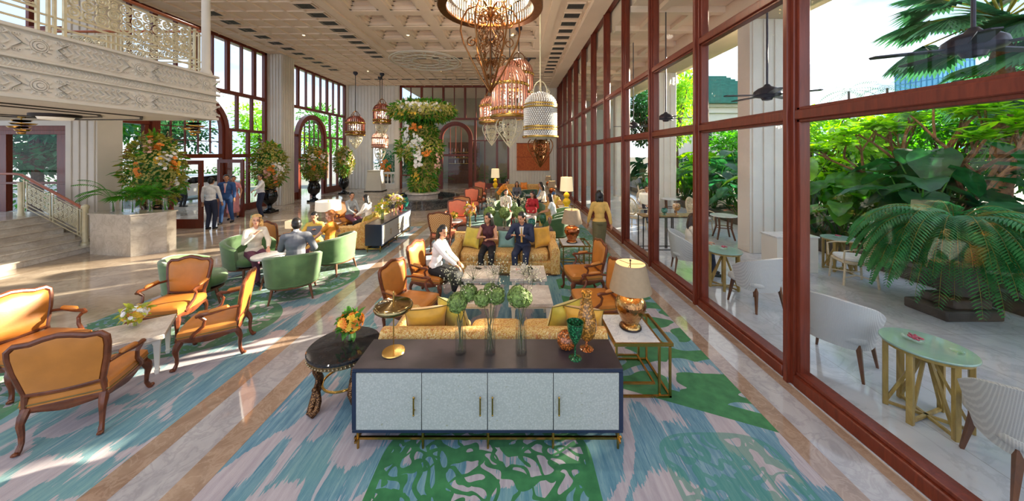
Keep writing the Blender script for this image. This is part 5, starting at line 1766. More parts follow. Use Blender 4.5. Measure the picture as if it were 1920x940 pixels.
def cage(label, loc, r, h, bars='copper_pink', band='brass', heart='crystal_lace', top=None, dome=.36, drop=.75, handle=.34, fill=None, rod=True, rodmat='iron', beads=False, group='birdcage lanterns', nb=26, lit=True):
    o = thing('birdcage_lantern', label, 'hanging lantern', loc, 0, group)
    hd = h * (1 - dome)
    f = MB()
    if not beads:
        for k in range(nb):
            a = 2 * PI * k / nb; c, s_ = math.cos(a), math.sin(a)
            pts = [(r * c, r * s_, 0), (r * c, r * s_, hd)] + [(r * math.cos(t) * c, r * math.cos(t) * s_, hd + h * dome * math.sin(t)) for t in (.3, .6, .9, 1.2, 1.5)]
            f.tube(pts, .026 * r / .5, 5)
        part('bars', f, M[bars], o)
    else:
        nr = 24
        for j in range(nr):
            t = j / (nr - 1); z = h * t
            rr = r if z < hd else r * math.sqrt(max(0.0, 1 - ((z - hd) / (h * dome)) ** 2) * .94 + .03)
            m = max(8, int(44 * rr / r))
            for k in range(m):
                a = 2 * PI * (k + .5 * (j % 2)) / m
                f.ell((rr * math.cos(a), rr * math.sin(a), z), (.030 * r / .5, .030 * r / .5, h / nr * .55), None, 5, 4)
        part('crystal_beads', f, M['crystal_clear'], o, smooth=False)
        f = MB(); f.lathe([(r * .93, 0), (r * .93, hd), (r * .75, hd + h * dome * .6), (r * .2, h * .97)], 30); part('inner_drum', f, M['crystal_inner'], o)
    f = MB()
    for z, e in ((0, 1.06), (h * .14, 1.01), (hd * .96, 1.01)) if not beads else ((0, 1.1), (h * .16, 1.03), (h * .22, 1.03), (h * .66, 1.03), (h * .72, 1.03)):
        hh = .035 if beads else .06
        f.lathe([(r * e, z - hh), (r * e * 1.035, z - hh * .5), (r * e * 1.035, z + hh * .5), (r * e, z + hh), (r * e * .95, z)], 36, closed=True)
    if not beads:
        for z in (h * .14, hd * .96):
            for k in range(24):
                a = 2 * PI * k / 24; f.ell((r * 1.05 * math.cos(a), r * 1.05 * math.sin(a), z), (.03 * r * 2, .03 * r * 2, .05 * r * 2), None, 6, 5)
    part('band', f, M[band], o)
    f = MB(); f.lathe([(.02, -.09), (r * .55, -.08), (r * 1.08, -.02), (r * 1.1, .02), (r * 1.02, .05), (.02, .03)], 32); part('base_dish', f, M[bars] if not beads else M['white_paint'], o)
    f = MB()
    for s_ in (0, 1):
        a = s_ * PI / 2
        pts = [(r * .45 * math.cos(t) * math.cos(a), r * .45 * math.cos(t) * math.sin(a), h * .96 + handle * math.sin(t)) for t in [PI * i / 10 for i in range(11)]]
        f.tube(pts, .018, 6)
        for e in (-1, 1):
            sp = spiral((0, 0), r * .16, 1.3 * e, PI / 2)
            f.tube([((e * r * .52 + x) * math.cos(a), (e * r * .52 + x) * math.sin(a), h * 1.02 + y) for x, y in sp], .012, 5)
    f.ell((0, 0, h * .96 + handle), (.04, .04, .05), n=10, m=7)
    part('handle', f, M[rodmat if rodmat != 'iron' else 'bronze'], o)
    f = MB(); 
    if drop:
        for k in range(6): heart_panel(f, k * PI / 3, r * .78, drop, -.10, .018 * r / .5)
        part('heart_pendant', f, M[heart], o)
    if fill:
        f = MB(); q = random.Random(5)
        for k in range(26):
            a = q.uniform(0, 6.28); d = r * .8 * math.sqrt(q.random())
            z = hd
            while z > .08: f.ell((d * math.cos(a), d * math.sin(a), z), (.018, .018, .035), None, 5, 4); z -= .12
        part('crystal_strands', f, M[fill], o, smooth=False)['kind'] = 'stuff'
        f = MB()
        for k in range(5): f.ell((r * .4 * math.cos(k * 1.26), r * .4 * math.sin(k * 1.26), h * .4), (.03, .03, .05), None, 8, 6)
        part('bulb', f, M['bulb'], o)
    if lit:
        ld = bpy.data.lights.new('lantern_light', 'POINT'); ld.energy = LANTERN_W; ld.shadow_soft_size = .15; ld.color = (1, .85, .66)
        lo = bpy.data.objects.new('lantern_light', ld); COL.objects.link(lo); lo.parent = o; lo.location = (0, 0, h * .45)
    rod_to_ceiling(o, h * .96 + handle, H - loc[2], rodmat)
    return o
M['crystal_lace'] = simple('crystal_lace', '#efe4c4', .3, .15, .1, 20)
M['crystal_inner'] = simple('crystal_inner', '#a2917d', .4, .3, .15, 20)

M['copper_dark'] = simple('copper_dark', '#6e3526', .35, .6, .1, 12)
M['pink_pale'] = simple('pink_pale', '#dcb7a8', .4, .2, .1, 12)
# great ring chandelier
o = thing('ring_chandelier', 'huge bronze ring chandelier with crystal curtain and scrollwork heart below', 'chandelier', (-.62, 8.2, 6.28))
f = MB(); f.lathe([(1.32, 0), (1.34, .03), (1.34, .16), (1.30, .2), (1.12, .12), (1.10, .02), (1.12, 0)], 64, closed=True); part('ring', f, M['bronze'], o)
f = MB()
for k in range(72):
    a = 2 * PI * k / 72
    for j in range(3):
        rr = 1.12 - .13 * j
        f.tube([(rr * math.cos(a), rr * math.sin(a), .04 + .22 * j), (rr * math.cos(a), rr * math.sin(a), .30 + .22 * j)], .018, 5)
part('crystal_rods', f, M['crystal'], o)
f = MB(); f.lathe([(.78, .75), (.8, .8), (.8, .9), (.1, 1.0)], 32)
for k in range(4): f.tube([(.7 * math.cos(k * PI / 2), .7 * math.sin(k * PI / 2), .9), (.3 * math.cos(k * PI / 2), .3 * math.sin(k * PI / 2), 1.32)], .02, 6)
part('crown', f, M['bronze'], o)
f = MB()
for k in range(6): heart_panel(f, k * PI / 3 + .1, .76, 2.0, -.12, .022)
part('heart_scroll', f, M['bronze'], o)
f = MB(); f.tube([(0, 0, -2.0), (0, 0, 1.3)], .016, 6)
for k in range(10):
    a = 2 * PI * k / 10
    f.tube([(0, 0, .1), (.3 * math.cos(a), .3 * math.sin(a), -.05), (.55 * math.cos(a), .55 * math.sin(a), .12)], .014, 5)
part('arms', f, M['brass'], o)
f = MB()
for k in range(10):
    a = 2 * PI * k / 10; f.ell((.55 * math.cos(a), .55 * math.sin(a), .2), (.03, .03, .07), None, 8, 6)
part('candle_bulb', f, M['bulb'], o)
ld = bpy.data.lights.new('chandelier_light', 'POINT'); ld.energy = 240; ld.color = (1, .8, .55); ld.shadow_soft_size = .3
lo = bpy.data.objects.new('chandelier_light', ld); COL.objects.link(lo); lo.parent = o; lo.location = (0, 0, .45)

cage('pink birdcage lantern with gold bands hanging in front of the far glazing', (-.17, 11, 3.86), .60, 1.75, fill='crystal', drop=.95, handle=.3, top=None)
cage('smaller copper birdcage lantern tucked behind the left side of the pink birdcage', (-1.0, 14, 3.95), .52, 1.15, drop=.9, fill='crystal')
cage('high red and white striped birdcage lantern behind the right shoulder of the pink one', (.16, 12.6, 4.75), .55, 1.55, drop=.0, fill='crystal')
cage('small red birdcage lantern mostly hidden behind the white crystal lantern', (.72, 16.6, 4.7), .45, 1.1, drop=.0)
cage('white crystal beaded lantern with brass bands and a dark heart pendant', (.80, 10, 3.12), .50, 1.38, bars='white_paint', band='brass', heart='bronze', beads=True, drop=.85, handle=.42, rodmat='cream_metal', dome=.30, lit=False)
cage('dark copper birdcage lantern with gilt heart beside the second urn window', (-9.75, 19.6, 3.75), .52, 1.15, bars='copper_dark', drop=.78, fill='crystal')
cage('dark copper birdcage lantern hanging highest by the fluted far wall', (-8.25, 19.9, 4.5), .50, 1.2, bars='copper_dark', drop=.8, fill='crystal')
cage('pale pink crystal lantern hanging low over the white pedestal', (-8.75, 20.8, 3.02), .48, .95, bars='pink_pale', beads=False, band='copper_pink', drop=1.0, fill='crystal', rodmat='iron')

def shell_pendant(label, loc):
    o = thing('shell_pendant', label, 'hanging lamp', loc, 0, 'brass shell pendants under the mezzanine')
    f = MB()
    q = random.Random(4)
    for i, (dx, dz, r) in enumerate(((0, -.08, .15), (.05, -.15, .19), (-.05, -.22, .17), (.03, -.29, .12), (0, -.35, .07))):
        f.lathe([(r, dz), (r * .8, dz - .035), (.02, dz - .05), (.02, dz - .045), (r * .78, dz - .03), (r * .98, dz)], 20, (dx, 0, 0))
    part('shells', f, M['gold'], o)
    f = MB(); f.lathe([(.06, -.03), (.06, 0)], 16); f.tube([(0, 0, -.3), (0, 0, 0)], .012, 6); part('stem', f, M['brass'], o)
    return o
shell_pendant('brass layered shell pendant under the soffit near the landing window', (-11.1, 7.2, ZB))
shell_pendant('brass layered shell pendant under the far corner of the carved balcony', (-7.85, 7.82, ZB))
o = thing('ceiling_lamp', 'dark flush disc light set in the balcony soffit', 'ceiling light', (-9.75, 6.8, ZB))
f = MB(); f.lathe([(.34, 0), (.34, -.05), (.30, -.07), (.28, -.05)], 32); part('housing', f, M['iron'], o)
f = MB(); f.lathe([(.25, -.05), (.22, -.11), (.02, -.13)], 28); part('diffuser', f, M['shade_white'], o)

def ceiling_fan(label, loc, rz=0.0):
    o = thing('ceiling_fan', label, 'fan', loc, rz, 'dark ceiling fans over the terrace')
    f = MB(); f.tube([(0, 0, .12), (0, 0, 6.62 - loc[2])], .016, 8); part('rod', f, M['fan_grey'], o)
    f = MB(); f.lathe([(.03, .18), (.06, .14), (.13, .11), (.19, .06), (.205, .0), (.18, -.03), (.09, -.05), (.07, -.09), (.02, -.10)], 28); part('motor', f, M['fan_grey'], o)
    for k in range(5):
        f = MB(Matrix.Rotation(2 * PI * k / 5, 4, 'Z')); f.prism([(.13, -.03), (.25, -.055), (.66, -.06), (.69, 0), (.66, .06), (.25, .055), (.13, .03)], -.012, .0); part('blade', f, M['fan_grey'], o)
    return o
for lab, y, rz in (('dark ceiling fan nearest the camera, seen before the palm', 3.0, .1), ('dark ceiling fan beside the nearest terrace column', 5.45, .5), ('dark ceiling fan hanging before the leafy tree, third along the terrace', 9.1, .9), ('dark ceiling fan farthest along the terrace', 11.6, .3)):
    ceiling_fan(lab, (4.3, y, 3.6), rz)

# ============================================================ planting
def bush(b, c, r, n, L_, w, q, **k): scatter_leaves(b, c, r, n, L_, w, q, **k)
def tree(label, loc, h, cr, leafm, seed, n=2600, ll=.3, lw=.14, group=None, trunk=.14, name='tree', clusters=16):
    q = random.Random(seed)
    o = thing(name, label, 'tree', loc, 0, group)
    f = MB(); f.tube([(0, 0, -.05), (.05, .05, h * .3), (0, .1, h * .55)], [trunk, trunk * .8, trunk * .6], 8)
    g = MB()
    for i in range(clusters):
        a = q.uniform(0, 6.28); rr = cr * .7 * math.sqrt(q.random()); z = h * q.uniform(.42, .92)
        c = (rr * math.cos(a), rr * math.sin(a), z)
        f.tube([(0, .05, h * .4), (c[0] * .5, c[1] * .5, (h * .4 + z) / 2), c], [trunk * .5, trunk * .3, .02], 5)
        scatter_leaves(g, c, (cr * .42, cr * .42, h * .14), n // clusters, ll, lw, q, shell_=.3, seg=2)
    part('trunk', f, M['bark_dark'], o); part('crown', g, M[leafm], o, smooth=False)
    return o
def big_leaf(b, p, d, L_, w, q):
    """broad ribbed leaf with a heart base"""
    p = Vector(p); d = Vector(d).normalized(); s_ = d.cross(Vector((0, 0, 1)))
    s_ = s_.normalized() if s_.length > .01 else Vector((1, 0, 0)); u = s_.cross(d)
    n = 7; m = 4; vs = []
    dd = d.copy(); c = p - d * L_ * .18
    droop = q.uniform(.5, 1.1)
    for i in range(n + 1):
        t = i / n
        ww = w * .5 * (math.sin(PI * min(1, .10 + .9 * t) ** .8) ** .7 if i < n else 0)
        for j in range(-m, m + 1):
            x = j / m
            vs.append(c + s_ * ww * x + u * (abs(x) * ww * .28 + .018 * math.sin(t * 20) * abs(x)) - d * (.16 * L_ * abs(x) if i == 0 else 0))
        dd = (dd + Vector((0, 0, -droop / n))).normalized(); c = c + dd * L_ * 1.18 / n
    k = 2 * m + 1
    b.add(vs, [(i * k + j, i * k + j + 1, (i + 1) * k + j + 1, (i + 1) * k + j) for i in range(n) for j in range(2 * m)])
def ear_plant(label, loc, h, seed, leafm='leaf', n=11, L_=.75, group='large leaved plants in the garden bed'):
    q = random.Random(seed)
    o = thing('elephant_ear_plant', label, 'plant', loc, 0, group)
    f = MB(); g = MB()
    for i in range(n):
        a = q.uniform(0, 6.28); sp = q.uniform(.15, .75); z = h * q.uniform(.45, 1.0)
        tip = Vector((sp * math.cos(a), sp * math.sin(a), z))
        f.tube([(.05 * math.cos(a), .05 * math.sin(a), -.02), (tip.x * .4, tip.y * .4, z * .6), tip], [.03, .022, .012], 5)
        big_leaf(g, tip, (math.cos(a), math.sin(a), q.uniform(-.5, .25)), L_ * q.uniform(.7, 1.15), L_ * q.uniform(.55, .8), q)
    part('stems', f, M['leaf'], o); part('leaves', g, M[leafm], o)
    return o
q = random.Random(21)
protos = [ear_plant('x', (9, 5, 0), 1.7, 1, 'leaf', 12), ear_plant('x', (9, 7, 0), 2.1, 2, 'leaf_bright', 11, .85), ear_plant('x', (9, 9, 0), 1.45, 3, 'leaf_cool', 12, .7), ear_plant('x', (9, 9, 0), 2.3, 4, 'leaf_dark', 13, .9)]
words_ = ['mid green', 'bright green', 'blue green', 'dark green']
used = set(); cnt = {}
rows = []
for i in range(34):
    row = i % 3
    rows.append((9.0 + row * 1.15 + q.uniform(-.25, .25), 1.6 + i * .62 + q.uniform(-.3, .3), (i * 7 + row) % 4))
for i, (x, y, k) in enumerate(rows):
    cnt[k] = cnt.get(k, 0) + 1
    lab = '%s broad leaved garden plant, %s of its colour from the camera' % (words_[k], ORD[cnt[k] - 1])
    s_ = q.uniform(.85, 1.15) * (1 + .06 * (x - 9))
    if k not in used:
        used.add(k); o = protos[k]; o.location = (x, y, 0); o['label'] = lab; o.scale = (s_,) * 3
        o['group'] = words_[k] + ' large leaved plants in the garden bed'
    else: dup(protos[k], lab, (x, y, 0), q.uniform(0, 6), scale=s_, group=words_[k] + ' large leaved plants in the garden bed')

# low ferns and grass at the foot of the bed
f = MB()
for i in range(60):
    c = (8.55 + q.uniform(0, .5), 1.5 + i * .36, .25)
    for k in range(14):
        a = q.uniform(0, 6.28); leaf_strip(f, c, (math.cos(a) * .6, math.sin(a) * .6, 1), q.uniform(.4, .8), .035, 1.0, 4, .2)
tag(part('undergrowth', f, M['leaf_dark'], None, smooth=False), 'grassy undergrowth along the top of the dark garden wall', 'undergrowth', None, 'stuff')

# fern on its dark stand
o = thing('giant_fern', 'huge arching fern in a dark pot on the terrace floor by the garden', 'fern', (7.15, 5.2, 0))
f = MB(); f.box(-.5, .4, -.28, .28, 0, .16, .02); f.box(-.3, .3, -.22, .22, .16, .3, .02); part('stand', f, M['stone_dark'], o)
f = MB(); f.lathe([(.18, .34), (.24, .5), (.27, .9), (.24, 1.2), (.3, 1.25), (.26, 1.25), (.1, 1.15)], 24); part('pot', f, M['stone_dark'], o)
f = MB(); g = MB(); q2 = random.Random(8)
for i in range(124):
    a = i * 2.39996; el = .95 - 1.0 * (i / 124) + q2.uniform(-.1, .1)
    d = (math.cos(a) * math.cos(el), math.sin(a) * math.cos(el), math.sin(el))
    frond(f, (.12 * math.cos(a), .12 * math.sin(a), 1.35 + .2 * math.sin(el)), d, q2.uniform(1.05, 1.55), 30, .19, 2.7 - .35 * (i / 124), q2, .036, g, 2)
M['fern'] = leafy(simple('fern', '#4f9058', .45, 0, .3, 4))
part('fronds', f, M['fern'], o, smooth=False)
part('midribs', g, M['leaf_olive'], o)

# frangipani
def frangipani(label, loc, h, seed):
    q = random.Random(seed); o = thing('frangipani_tree', label, 'tree', loc, 0, 'frangipani trees')
    f = MB(); g = MB(); tips = []
    def br(p, d, l, r, k):
        e = p + d * l
        f.tube([p, (p + e) / 2 + Vector((q.uniform(-.05, .05), q.uniform(-.05, .05), 0)), e], [r, r * .85, r * .7], 7)
        if k == 0: tips.append((e, d)); return
        for i in range(3 if q.random() > .35 else 2):
            a = q.uniform(0, 6.28); dd = (d + Vector((math.cos(a), math.sin(a), .25)) * .75).normalized()
            br(e, dd, l * q.uniform(.68, .85), r * .68, k - 1)
    for a in (.2, 2.2, 4.3): br(Vector((0, 0, 0)), Vector((math.cos(a) * .55, math.sin(a) * .55, 1)).normalized(), h * .36, .085, 3)
    for e, d in tips:
        for i in range(24):
            a = q.uniform(0, 6.28); leaf_strip(g, e + Vector((q.gauss(0, .09), q.gauss(0, .09), q.gauss(0, .06))), (math.cos(a), math.sin(a), q.uniform(.0, .9)), q.uniform(.28, .46), .14, .4, 4, .2)
    part('branches', f, M['bark'], o); part('leaves', g, M['leaf_bright'], o, smooth=False)
frangipani('pale branched frangipani tree standing behind the large leaves', (11.6, 8.6, 0), 4.1, 5)
frangipani('second frangipani tree farther back, between the first one and the palm trunks', (15.6, 12.8, 0), 4.4, 9)

def fan_palm(label, loc, h, seed, n=20, cat='palm tree'):
    q = random.Random(seed); o = thing('fan_palm', label, cat, loc, 0, 'fan palms')
    f = MB(); pts = []; rr = []
    for i in range(24): pts.append((.04 * math.sin(i), .04 * math.cos(i * 1.3), h * i / 23)); rr.append(.19 + .035 * (i % 2))
    f.tube(pts, rr, 12)
    for i in range(150):
        a = q.uniform(0, 6.28); z = q.uniform(h * .3, h); leaf_strip(f, (.18 * math.cos(a), .18 * math.sin(a), z), (math.cos(a), math.sin(a), 1.2), .2, .07, .3, 2, .1)
    part('trunk', f, M['bark'], o)
    g = MB(); s_ = MB()
    for i in range(n):
        a = i * 2.4; el = 1.1 - 1.7 * i / n + q.uniform(-.1, .1)
        d = Vector((math.cos(a) * math.cos(el), math.sin(a) * math.cos(el), math.sin(el)))
        p = Vector((0, 0, h)); e = p + d * q.uniform(1.2, 1.7) + Vector((0, 0, .1))
        s_.tube([p, (p + e) / 2 + Vector((0, 0, .1)), e], .022, 5)
        frond_fan(g, e, d + Vector((0, 0, -.35)), q.uniform(1.2, 1.5), 30, q, 2.9, .05)
    part('leaf_stalks', s_, M['leaf_olive'], o); part('crown', g, M['leaf_palm'], o, smooth=False)
M['leaf_palm'] = leafy(simple('leaf_palm', '#3f6e4c', .4, 0, .3, 3), .3)
fan_palm('tall fan palm with shaggy orange brown trunk in front of the sky', (14.2, 9.3, 0), 6.5, 3, 24)
fan_palm('shorter fan palm leaning on the first, second shaggy trunk', (15.0, 9.0, 0), 5.2, 6, 18)
def coco(label, loc, h, seed, cl=2.6):
    q = random.Random(seed); o = thing('coconut_palm', label, 'palm tree', loc, 0, 'distant coconut palms')
    f = MB(); f.tube([(0, 0, 0), (.3, 0, h * .5), (.2, 0, h)], [.25, .18, .14], 8); part('trunk', f, M['bark_dark'], o)
    g = MB()
    for i in range(18):
        a = i * 2.4; el = 1.0 - 1.3 * i / 18
        frond(g, (.2, 0, h), (math.cos(a) * math.cos(el), math.sin(a) * math.cos(el), math.sin(el)), cl, 14, .7, 1.5, q, .07, None, 2)
    part('crown', g, M['leaf_palm'], o, smooth=False)
coco('distant coconut palm nearest the wooden window post, against the sky', (52, 50, 0), 12.3, 1, 4.2)
coco('distant coconut palm beside the blue glass tower', (58, 50, 0), 12.8, 2, 4.0)

for lab, loc, h, cr, lm, sd in (
    ('leafy tree beside the second terrace column, nearest behind the glass', (9.85, 19.5, 0), 8.0, 1.4, 'leaf_bright', 1),
    ('dark leafy tree far along the terrace past the third column', (9.7, 23.0, 0), 8.5, 1.7, 'leaf_dark', 2),
    ('low spreading tree behind the frangipani', (17.0, 12.5, 0), 4.6, 2.9, 'leaf', 3),
    ('bright crowned tree behind the fan palms', (20.5, 11.2, 0), 5.2, 3.2, 'leaf_bright', 4),
    ('rounded tree far behind the elephant ear leaves', (22.5, 19.0, 0), 5.0, 3.6, 'leaf', 5),
    ('broad tree at the right edge behind the fern', (19.0, 8.0, 0), 5.4, 3.0, 'leaf_cool', 6),
    ('round crowned tree in front of the green roofed house', (14.5, 20.0, 0), 4.4, 2.4, 'leaf', 7),
    ('tree close against the terrace wall between the columns', (12.2, 13.0, 0), 4.4, 1.9, 'leaf_bright', 8)):
    tree(lab, loc, h, cr, lm, sd, n=3200 if cr < 2.5 else 4200, ll=.28, lw=.14)

# hedge mass behind the bed
f = MB(); q = random.Random(31)
for i in range(42):
    scatter_leaves(f, (13.0 + q.uniform(-.6, .9), 2 + i * .62, 1.2), (.9, .7, 1.3), 120, .34, .12, q, shell_=.4, seg=2)
tag(part('hedge', f, M['leaf_dark'], None, smooth=False), 'dense dark hedge closing the back of the garden bed', 'hedge', None, 'stuff')

# house and tower
o = thing('house', 'white house with green tiled roof beyond the garden', 'building', (18.5, 31, 0))
f = MB(); f.box(-3.6, 3.6, -4, 4, 0, 6.6); f.box(-3.7, 3.7, -4.2, 4.2, 6.0, 6.2); f.box(-3.8, 3.8, -4.3, 4.3, 6.5, 6.75); part('wall', f, M['white_paint'], o, smooth=False)
f = MB()
for t in range(14):
    k = t / 14; k2 = (t + 1) / 14
    f.box(-4.2 + 3.4 * k * .8, 4.2 - 3.4 * k * .8, -4.8 + 4.6 * k, 4.8 - 4.6 * k, 6.75 + 3.2 * k, 6.75 + 3.2 * k2 + .04)
M['roof_green'] = simple('roof_green', '#2c7566', .6, 0, .15, 3)
part('roof', f, M['roof_green'], o, smooth=False)
f = MB()
for i in range(3): f.box(-2.8 + i * 2.3, -1.9 + i * 2.3, -4.06, -3.9, 3.2, 5.2)
part('window', f, M['black_gloss'], o)
o = thing('glass_tower', 'pale blue glass tower block rising behind the trees', 'building', (196, 150, 0))
f = MB(); f.box(-8, 8, -8, 8, 0, 45); f.prism([(-8, -8), (8, -8), (8, 8), (-8, 8)], 45, 46.5); part('body', f, M['tower'] if 'tower' in M else M['teal_glass'], o, smooth=False)
M['tower'] = simple('tower', '#6fb3cf', .15, .2, .1, .1)
o.children[0].data.materials[0] = M['tower']
f = MB()
for i in range(9): f.box(-8.1 + i * 2, -7.8 + i * 2, -8.2, -7.9, 0, 45); f.box(-8.2, -7.9, -8.1 + i * 2, -7.8 + i * 2, 0, 45)
for i in range(11): f.box(-8.15, 8.15, -8.15, 8.15, 4 + i * 4, 4.35 + i * 4)
part('mullions', f, M['tower_dark'] if 'tower_dark' in M else M['fan_grey'], o, smooth=False)
M['tower_dark'] = simple('tower_dark', '#3f87a8', .3, .2, .05)
[c for c in o.children if c.name.startswith('mull')][0].data.materials[0] = M['tower_dark']

# entrance side greenery
for i, (lab, x, y, h, cr, lm) in enumerate((
    ('bushy tree outside beyond the near entrance door', -21, 15.5, 6.5, 2.8, 'leaf'),
    ('tree outside between the two entrance bays', -23, 21, 7.5, 3.0, 'leaf_dark'),
    ('pale tree outside seen through the arched window', -22, 28, 7.5, 3.2, 'leaf_bright'),
    ('tree outside beyond the landing window', -19.5, 13.0, 5.5, 2.6, 'leaf_cool'),
    ('far tree outside behind the parked car', -27, 24, 8.5, 3.5, 'leaf'),
    ('tree outside by the last tall window', -20, 34, 8, 3.0, 'leaf'))):
    tree(lab, (x, y, 0), h, cr, lm, 40 + i, n=2600, ll=.34, lw=.17, trunk=.2)
f = MB(); q = random.Random(77)
for i in range(30): scatter_leaves(f, (-21.5 + q.uniform(-.4, .4), 10 + i * .85, .7), (.8, .7, .9), 110, .24, .12, q, shell_=.5, seg=2)
tag(part('hedge', f, M['leaf'], None, smooth=False), 'clipped green hedge across the driveway outside the entrance', 'hedge', None, 'stuff')
f = MB()
for i in range(12): scatter_leaves(f, (-10.9 + i * .25, 26.4 + q.uniform(-.3, .3), 1.6 + q.uniform(-.4, 1.0)), (.6, .5, 1.0), 170, .22, .1, q, shell_=.5, seg=2)
tag(part('court_foliage', f, M['leaf_cool'], None, smooth=False), 'leafy green court planting seen through the far wall opening', 'planting', None, 'stuff')
o = thing('flowering_plant', 'orange flowering plant in the court behind the white pedestal', 'plant', (-9.95, 24.9, .8))
f = MB(); scatter_leaves(f, (0, 0, .5), (.3, .25, .5), 90, .2, .08, q); part('leaves', f, M['leaf'], o, smooth=False)
f = MB()
for i in range(70):
    p = Vector((q.gauss(0, .2), -.2 + q.gauss(0, .08), .6 + q.gauss(0, .35))); blossom(f, p, (0, -1, .2), .09, q, 6)
part('blossoms', f, M['petal_orange'], o, smooth=False)
f = MB(); f.lathe([(.25, -.8), (.3, -.3), (.32, 0), (.28, 0), (.02, -.1)], 18); part('pot', f, M['stone_dark'], o)
o = thing('balustrade', 'white balustrade behind the far wall opening', 'balustrade', (-9.3, 24.1, 0))
f = MB(); f.box(-1.0, .7, -.12, .12, .0, .35, .01); f.box(-1.0, .7, -.14, .14, 1.05, 1.2, .01); part('rail', f, M['white_paint'], o)
for i in range(6):
    f = MB(); f.lathe([(.06, .35), (.06, .4), (.04, .45), (.09, .6), (.09, .7), (.04, .9), (.06, 1.0), (.06, 1.05)], 14, (-.8 + i * .27, 0, 0)); part('baluster', f, M['white_paint'], o)

# car outside
o = thing('car', 'silver car parked on the driveway outside the entrance doors', 'car', (-18.3, 18.3, 0), R(80))
f = MB()
pr = [(-2.2, .3), (-2.25, .6), (-2.1, .85), (-1.3, .92), (-.7, 1.35), (.6, 1.4), (1.3, 1.0), (2.1, .9), (2.25, .6), (2.2, .3)]
f.loft([[(x, y, z if z < 1 else z) for x, z in pr] if abs(y) < .8 else [(x * .97, y, .3 + (z - .3) * .93) for x, z in pr] for y in (-.85, -.7, .7, .85)]); part('body', f, M['car_paint'] if 'car_paint' in M else M['crystal'], o, ang=30)
f = MB(); f.loft([[(x, y, z) for x, z in ((-1.2, .95), (-.7, 1.3), (.55, 1.34), (1.15, 1.0))] for y in (-.87, .87)]); part('windows', f, M['black_gloss'], o)
for x in (-1.4, 1.4):
    for y in (-.8, .8):
        f = MB(Matrix.Translation((x, y, .32)) @ Matrix.Rotation(PI / 2, 4, 'X')); f.lathe([(.1, -.1), (.3, -.1), (.32, -.06), (.32, .06), (.3, .1), (.1, .1)], 22); part('wheel', f, M['black'], o)

# ============================================================ placement
F3 = 0.5236
# ---- front seating bay
credenza('navy credenza with four speckled pearl doors nearest the camera, behind the sofa', (-.235, 2.77, 0), 0)
for c in list(bpy.data.objects):
    pass
credenza('dark credenza seen end-on beside the marble aisle, white doors facing it', (-3.48, 9.55, 0), R(90))
credenza('dark console credenza standing behind the far yellow sofa with tall vases', (-.235, 7.74, 0), 0)
s1 = sofa('yellow weave sofa with its back to the navy credenza', ); s1.location = (-.22, 3.27 + .475, 0)
s2 = dup(s1, 'yellow weave sofa holding the seated woman and man, facing the camera', (-.22, 6.74 + .475, 0), PI)
s3 = dup(s1, 'ochre sofa backed against the credenza beside the marble aisle', (-4.4, 9.75, 0), R(90))
s4 = dup(s1, 'ochre sofa along the window wall behind the yellow gourd lamp', (1.42, 13.75, 0), R(90))
s5 = dup(s1, 'yellow sofa farthest away below the rust wall textile', (.45, 19.0, 0), PI)

ct = coffee_table('pale travertine table nearest the front sofa, window side', (.235, 4.97, 0))
dup(ct, 'pale travertine table nearest the front sofa, aisle side', (-.605, 4.97, 0))
dup(ct, 'pale travertine table before the seated man with cup and plate', (.24, 5.90, 0))
dup(ct, 'pale travertine table before the seated woman with a water glass', (-.605, 5.90, 0))
coffee_table('rough white marble table among the orange armchairs on the left', (-4.58, 3.82, 0), R(36.9), .66, .62, .47, group='x')
del bpy.data.objects['coffee_table.004']['group']

fa = fauteuil('orange leather armchair beside the front sofa on the aisle side', 'leather', 'leather', 1.02, group='orange leather carved armchairs')
fa.scale = (.94, .94, .97); fa.location = (-1.52, 4.72, 0); fa.rotation_euler = (0, 0, face(1, -.28))
dup(fa, 'orange leather armchair holding the woman in the white blouse', (-1.50, 5.82, 0), face(1, -.22))
dup(fa, 'orange leather armchair half hidden by the gold lamp and amber vase', (1.22, 4.82, 0), face(-1, -.1))
dup(fa, 'orange leather armchair beside the far gold framed table', (1.27, 5.92, 0), face(-1, -.12))
dup(fa, 'orange leather armchair nearest the camera with its back turned, on the blue carpet', (-4.19, 3.14, 0), face(-.44, .90))
dup(fa, 'orange leather armchair facing the camera behind the left marble table', (-5.0, 4.66, 0), face(.16, -1))
dup(fa, 'orange leather armchair in profile on the aisle side of the left marble table', (-3.92, 4.22, 0), face(-.5, -.26))
dup(fa, 'sunlit orange armchair cut by the left edge of the photo', (-5.5, 3.66, 0), face(1, -.12))
dup(fa, 'tan leather armchair behind the waitress in yellow', (-5.75, 7.9, 0), face(.3, .9))
dup(fa, 'tan leather armchair holding the woman in grey beside the aisle sofa', (-5.55, 10.6, 0), face(.9, -.4))

# fabric chairs along the aisle
f1 = fauteuil('x', 'salmon', 'hex', 1.06, group='tall aisle chairs backed in geometric weave')
f1['label'] = 'tall chair with brown geometric back, nearest of the aisle row'
f1.location = (-1.93, 8.75, 0); f1.rotation_euler = (0, 0, face(.12, 1))
dup(f1, 'tall chair with geometric back standing behind the nearest salmon chair', (-1.85, 11.9, 0), face(.15, 1))
dup(f1, 'tall chair with geometric back, farthest of the three aisle ones', (-1.72, 15.1, 0), face(.15, 1))
f2 = fauteuil('x', 'salmon', 'salmon', 1.06, group='tall salmon chairs facing the camera along the aisle')
f2['label'] = 'salmon chair facing the camera, largest of the salmon row'
f2.location = (-1.88, 10.35, 0); f2.rotation_euler = (0, 0, face(.1, -1))
dup(f2, 'salmon chair facing the camera, middle of the salmon row', (-1.88, 13.9, 0), face(.1, -1))
dup(f2, 'salmon chair facing the camera, farthest of the salmon row', (-1.88, 17.3, 0), face(.1, -1))

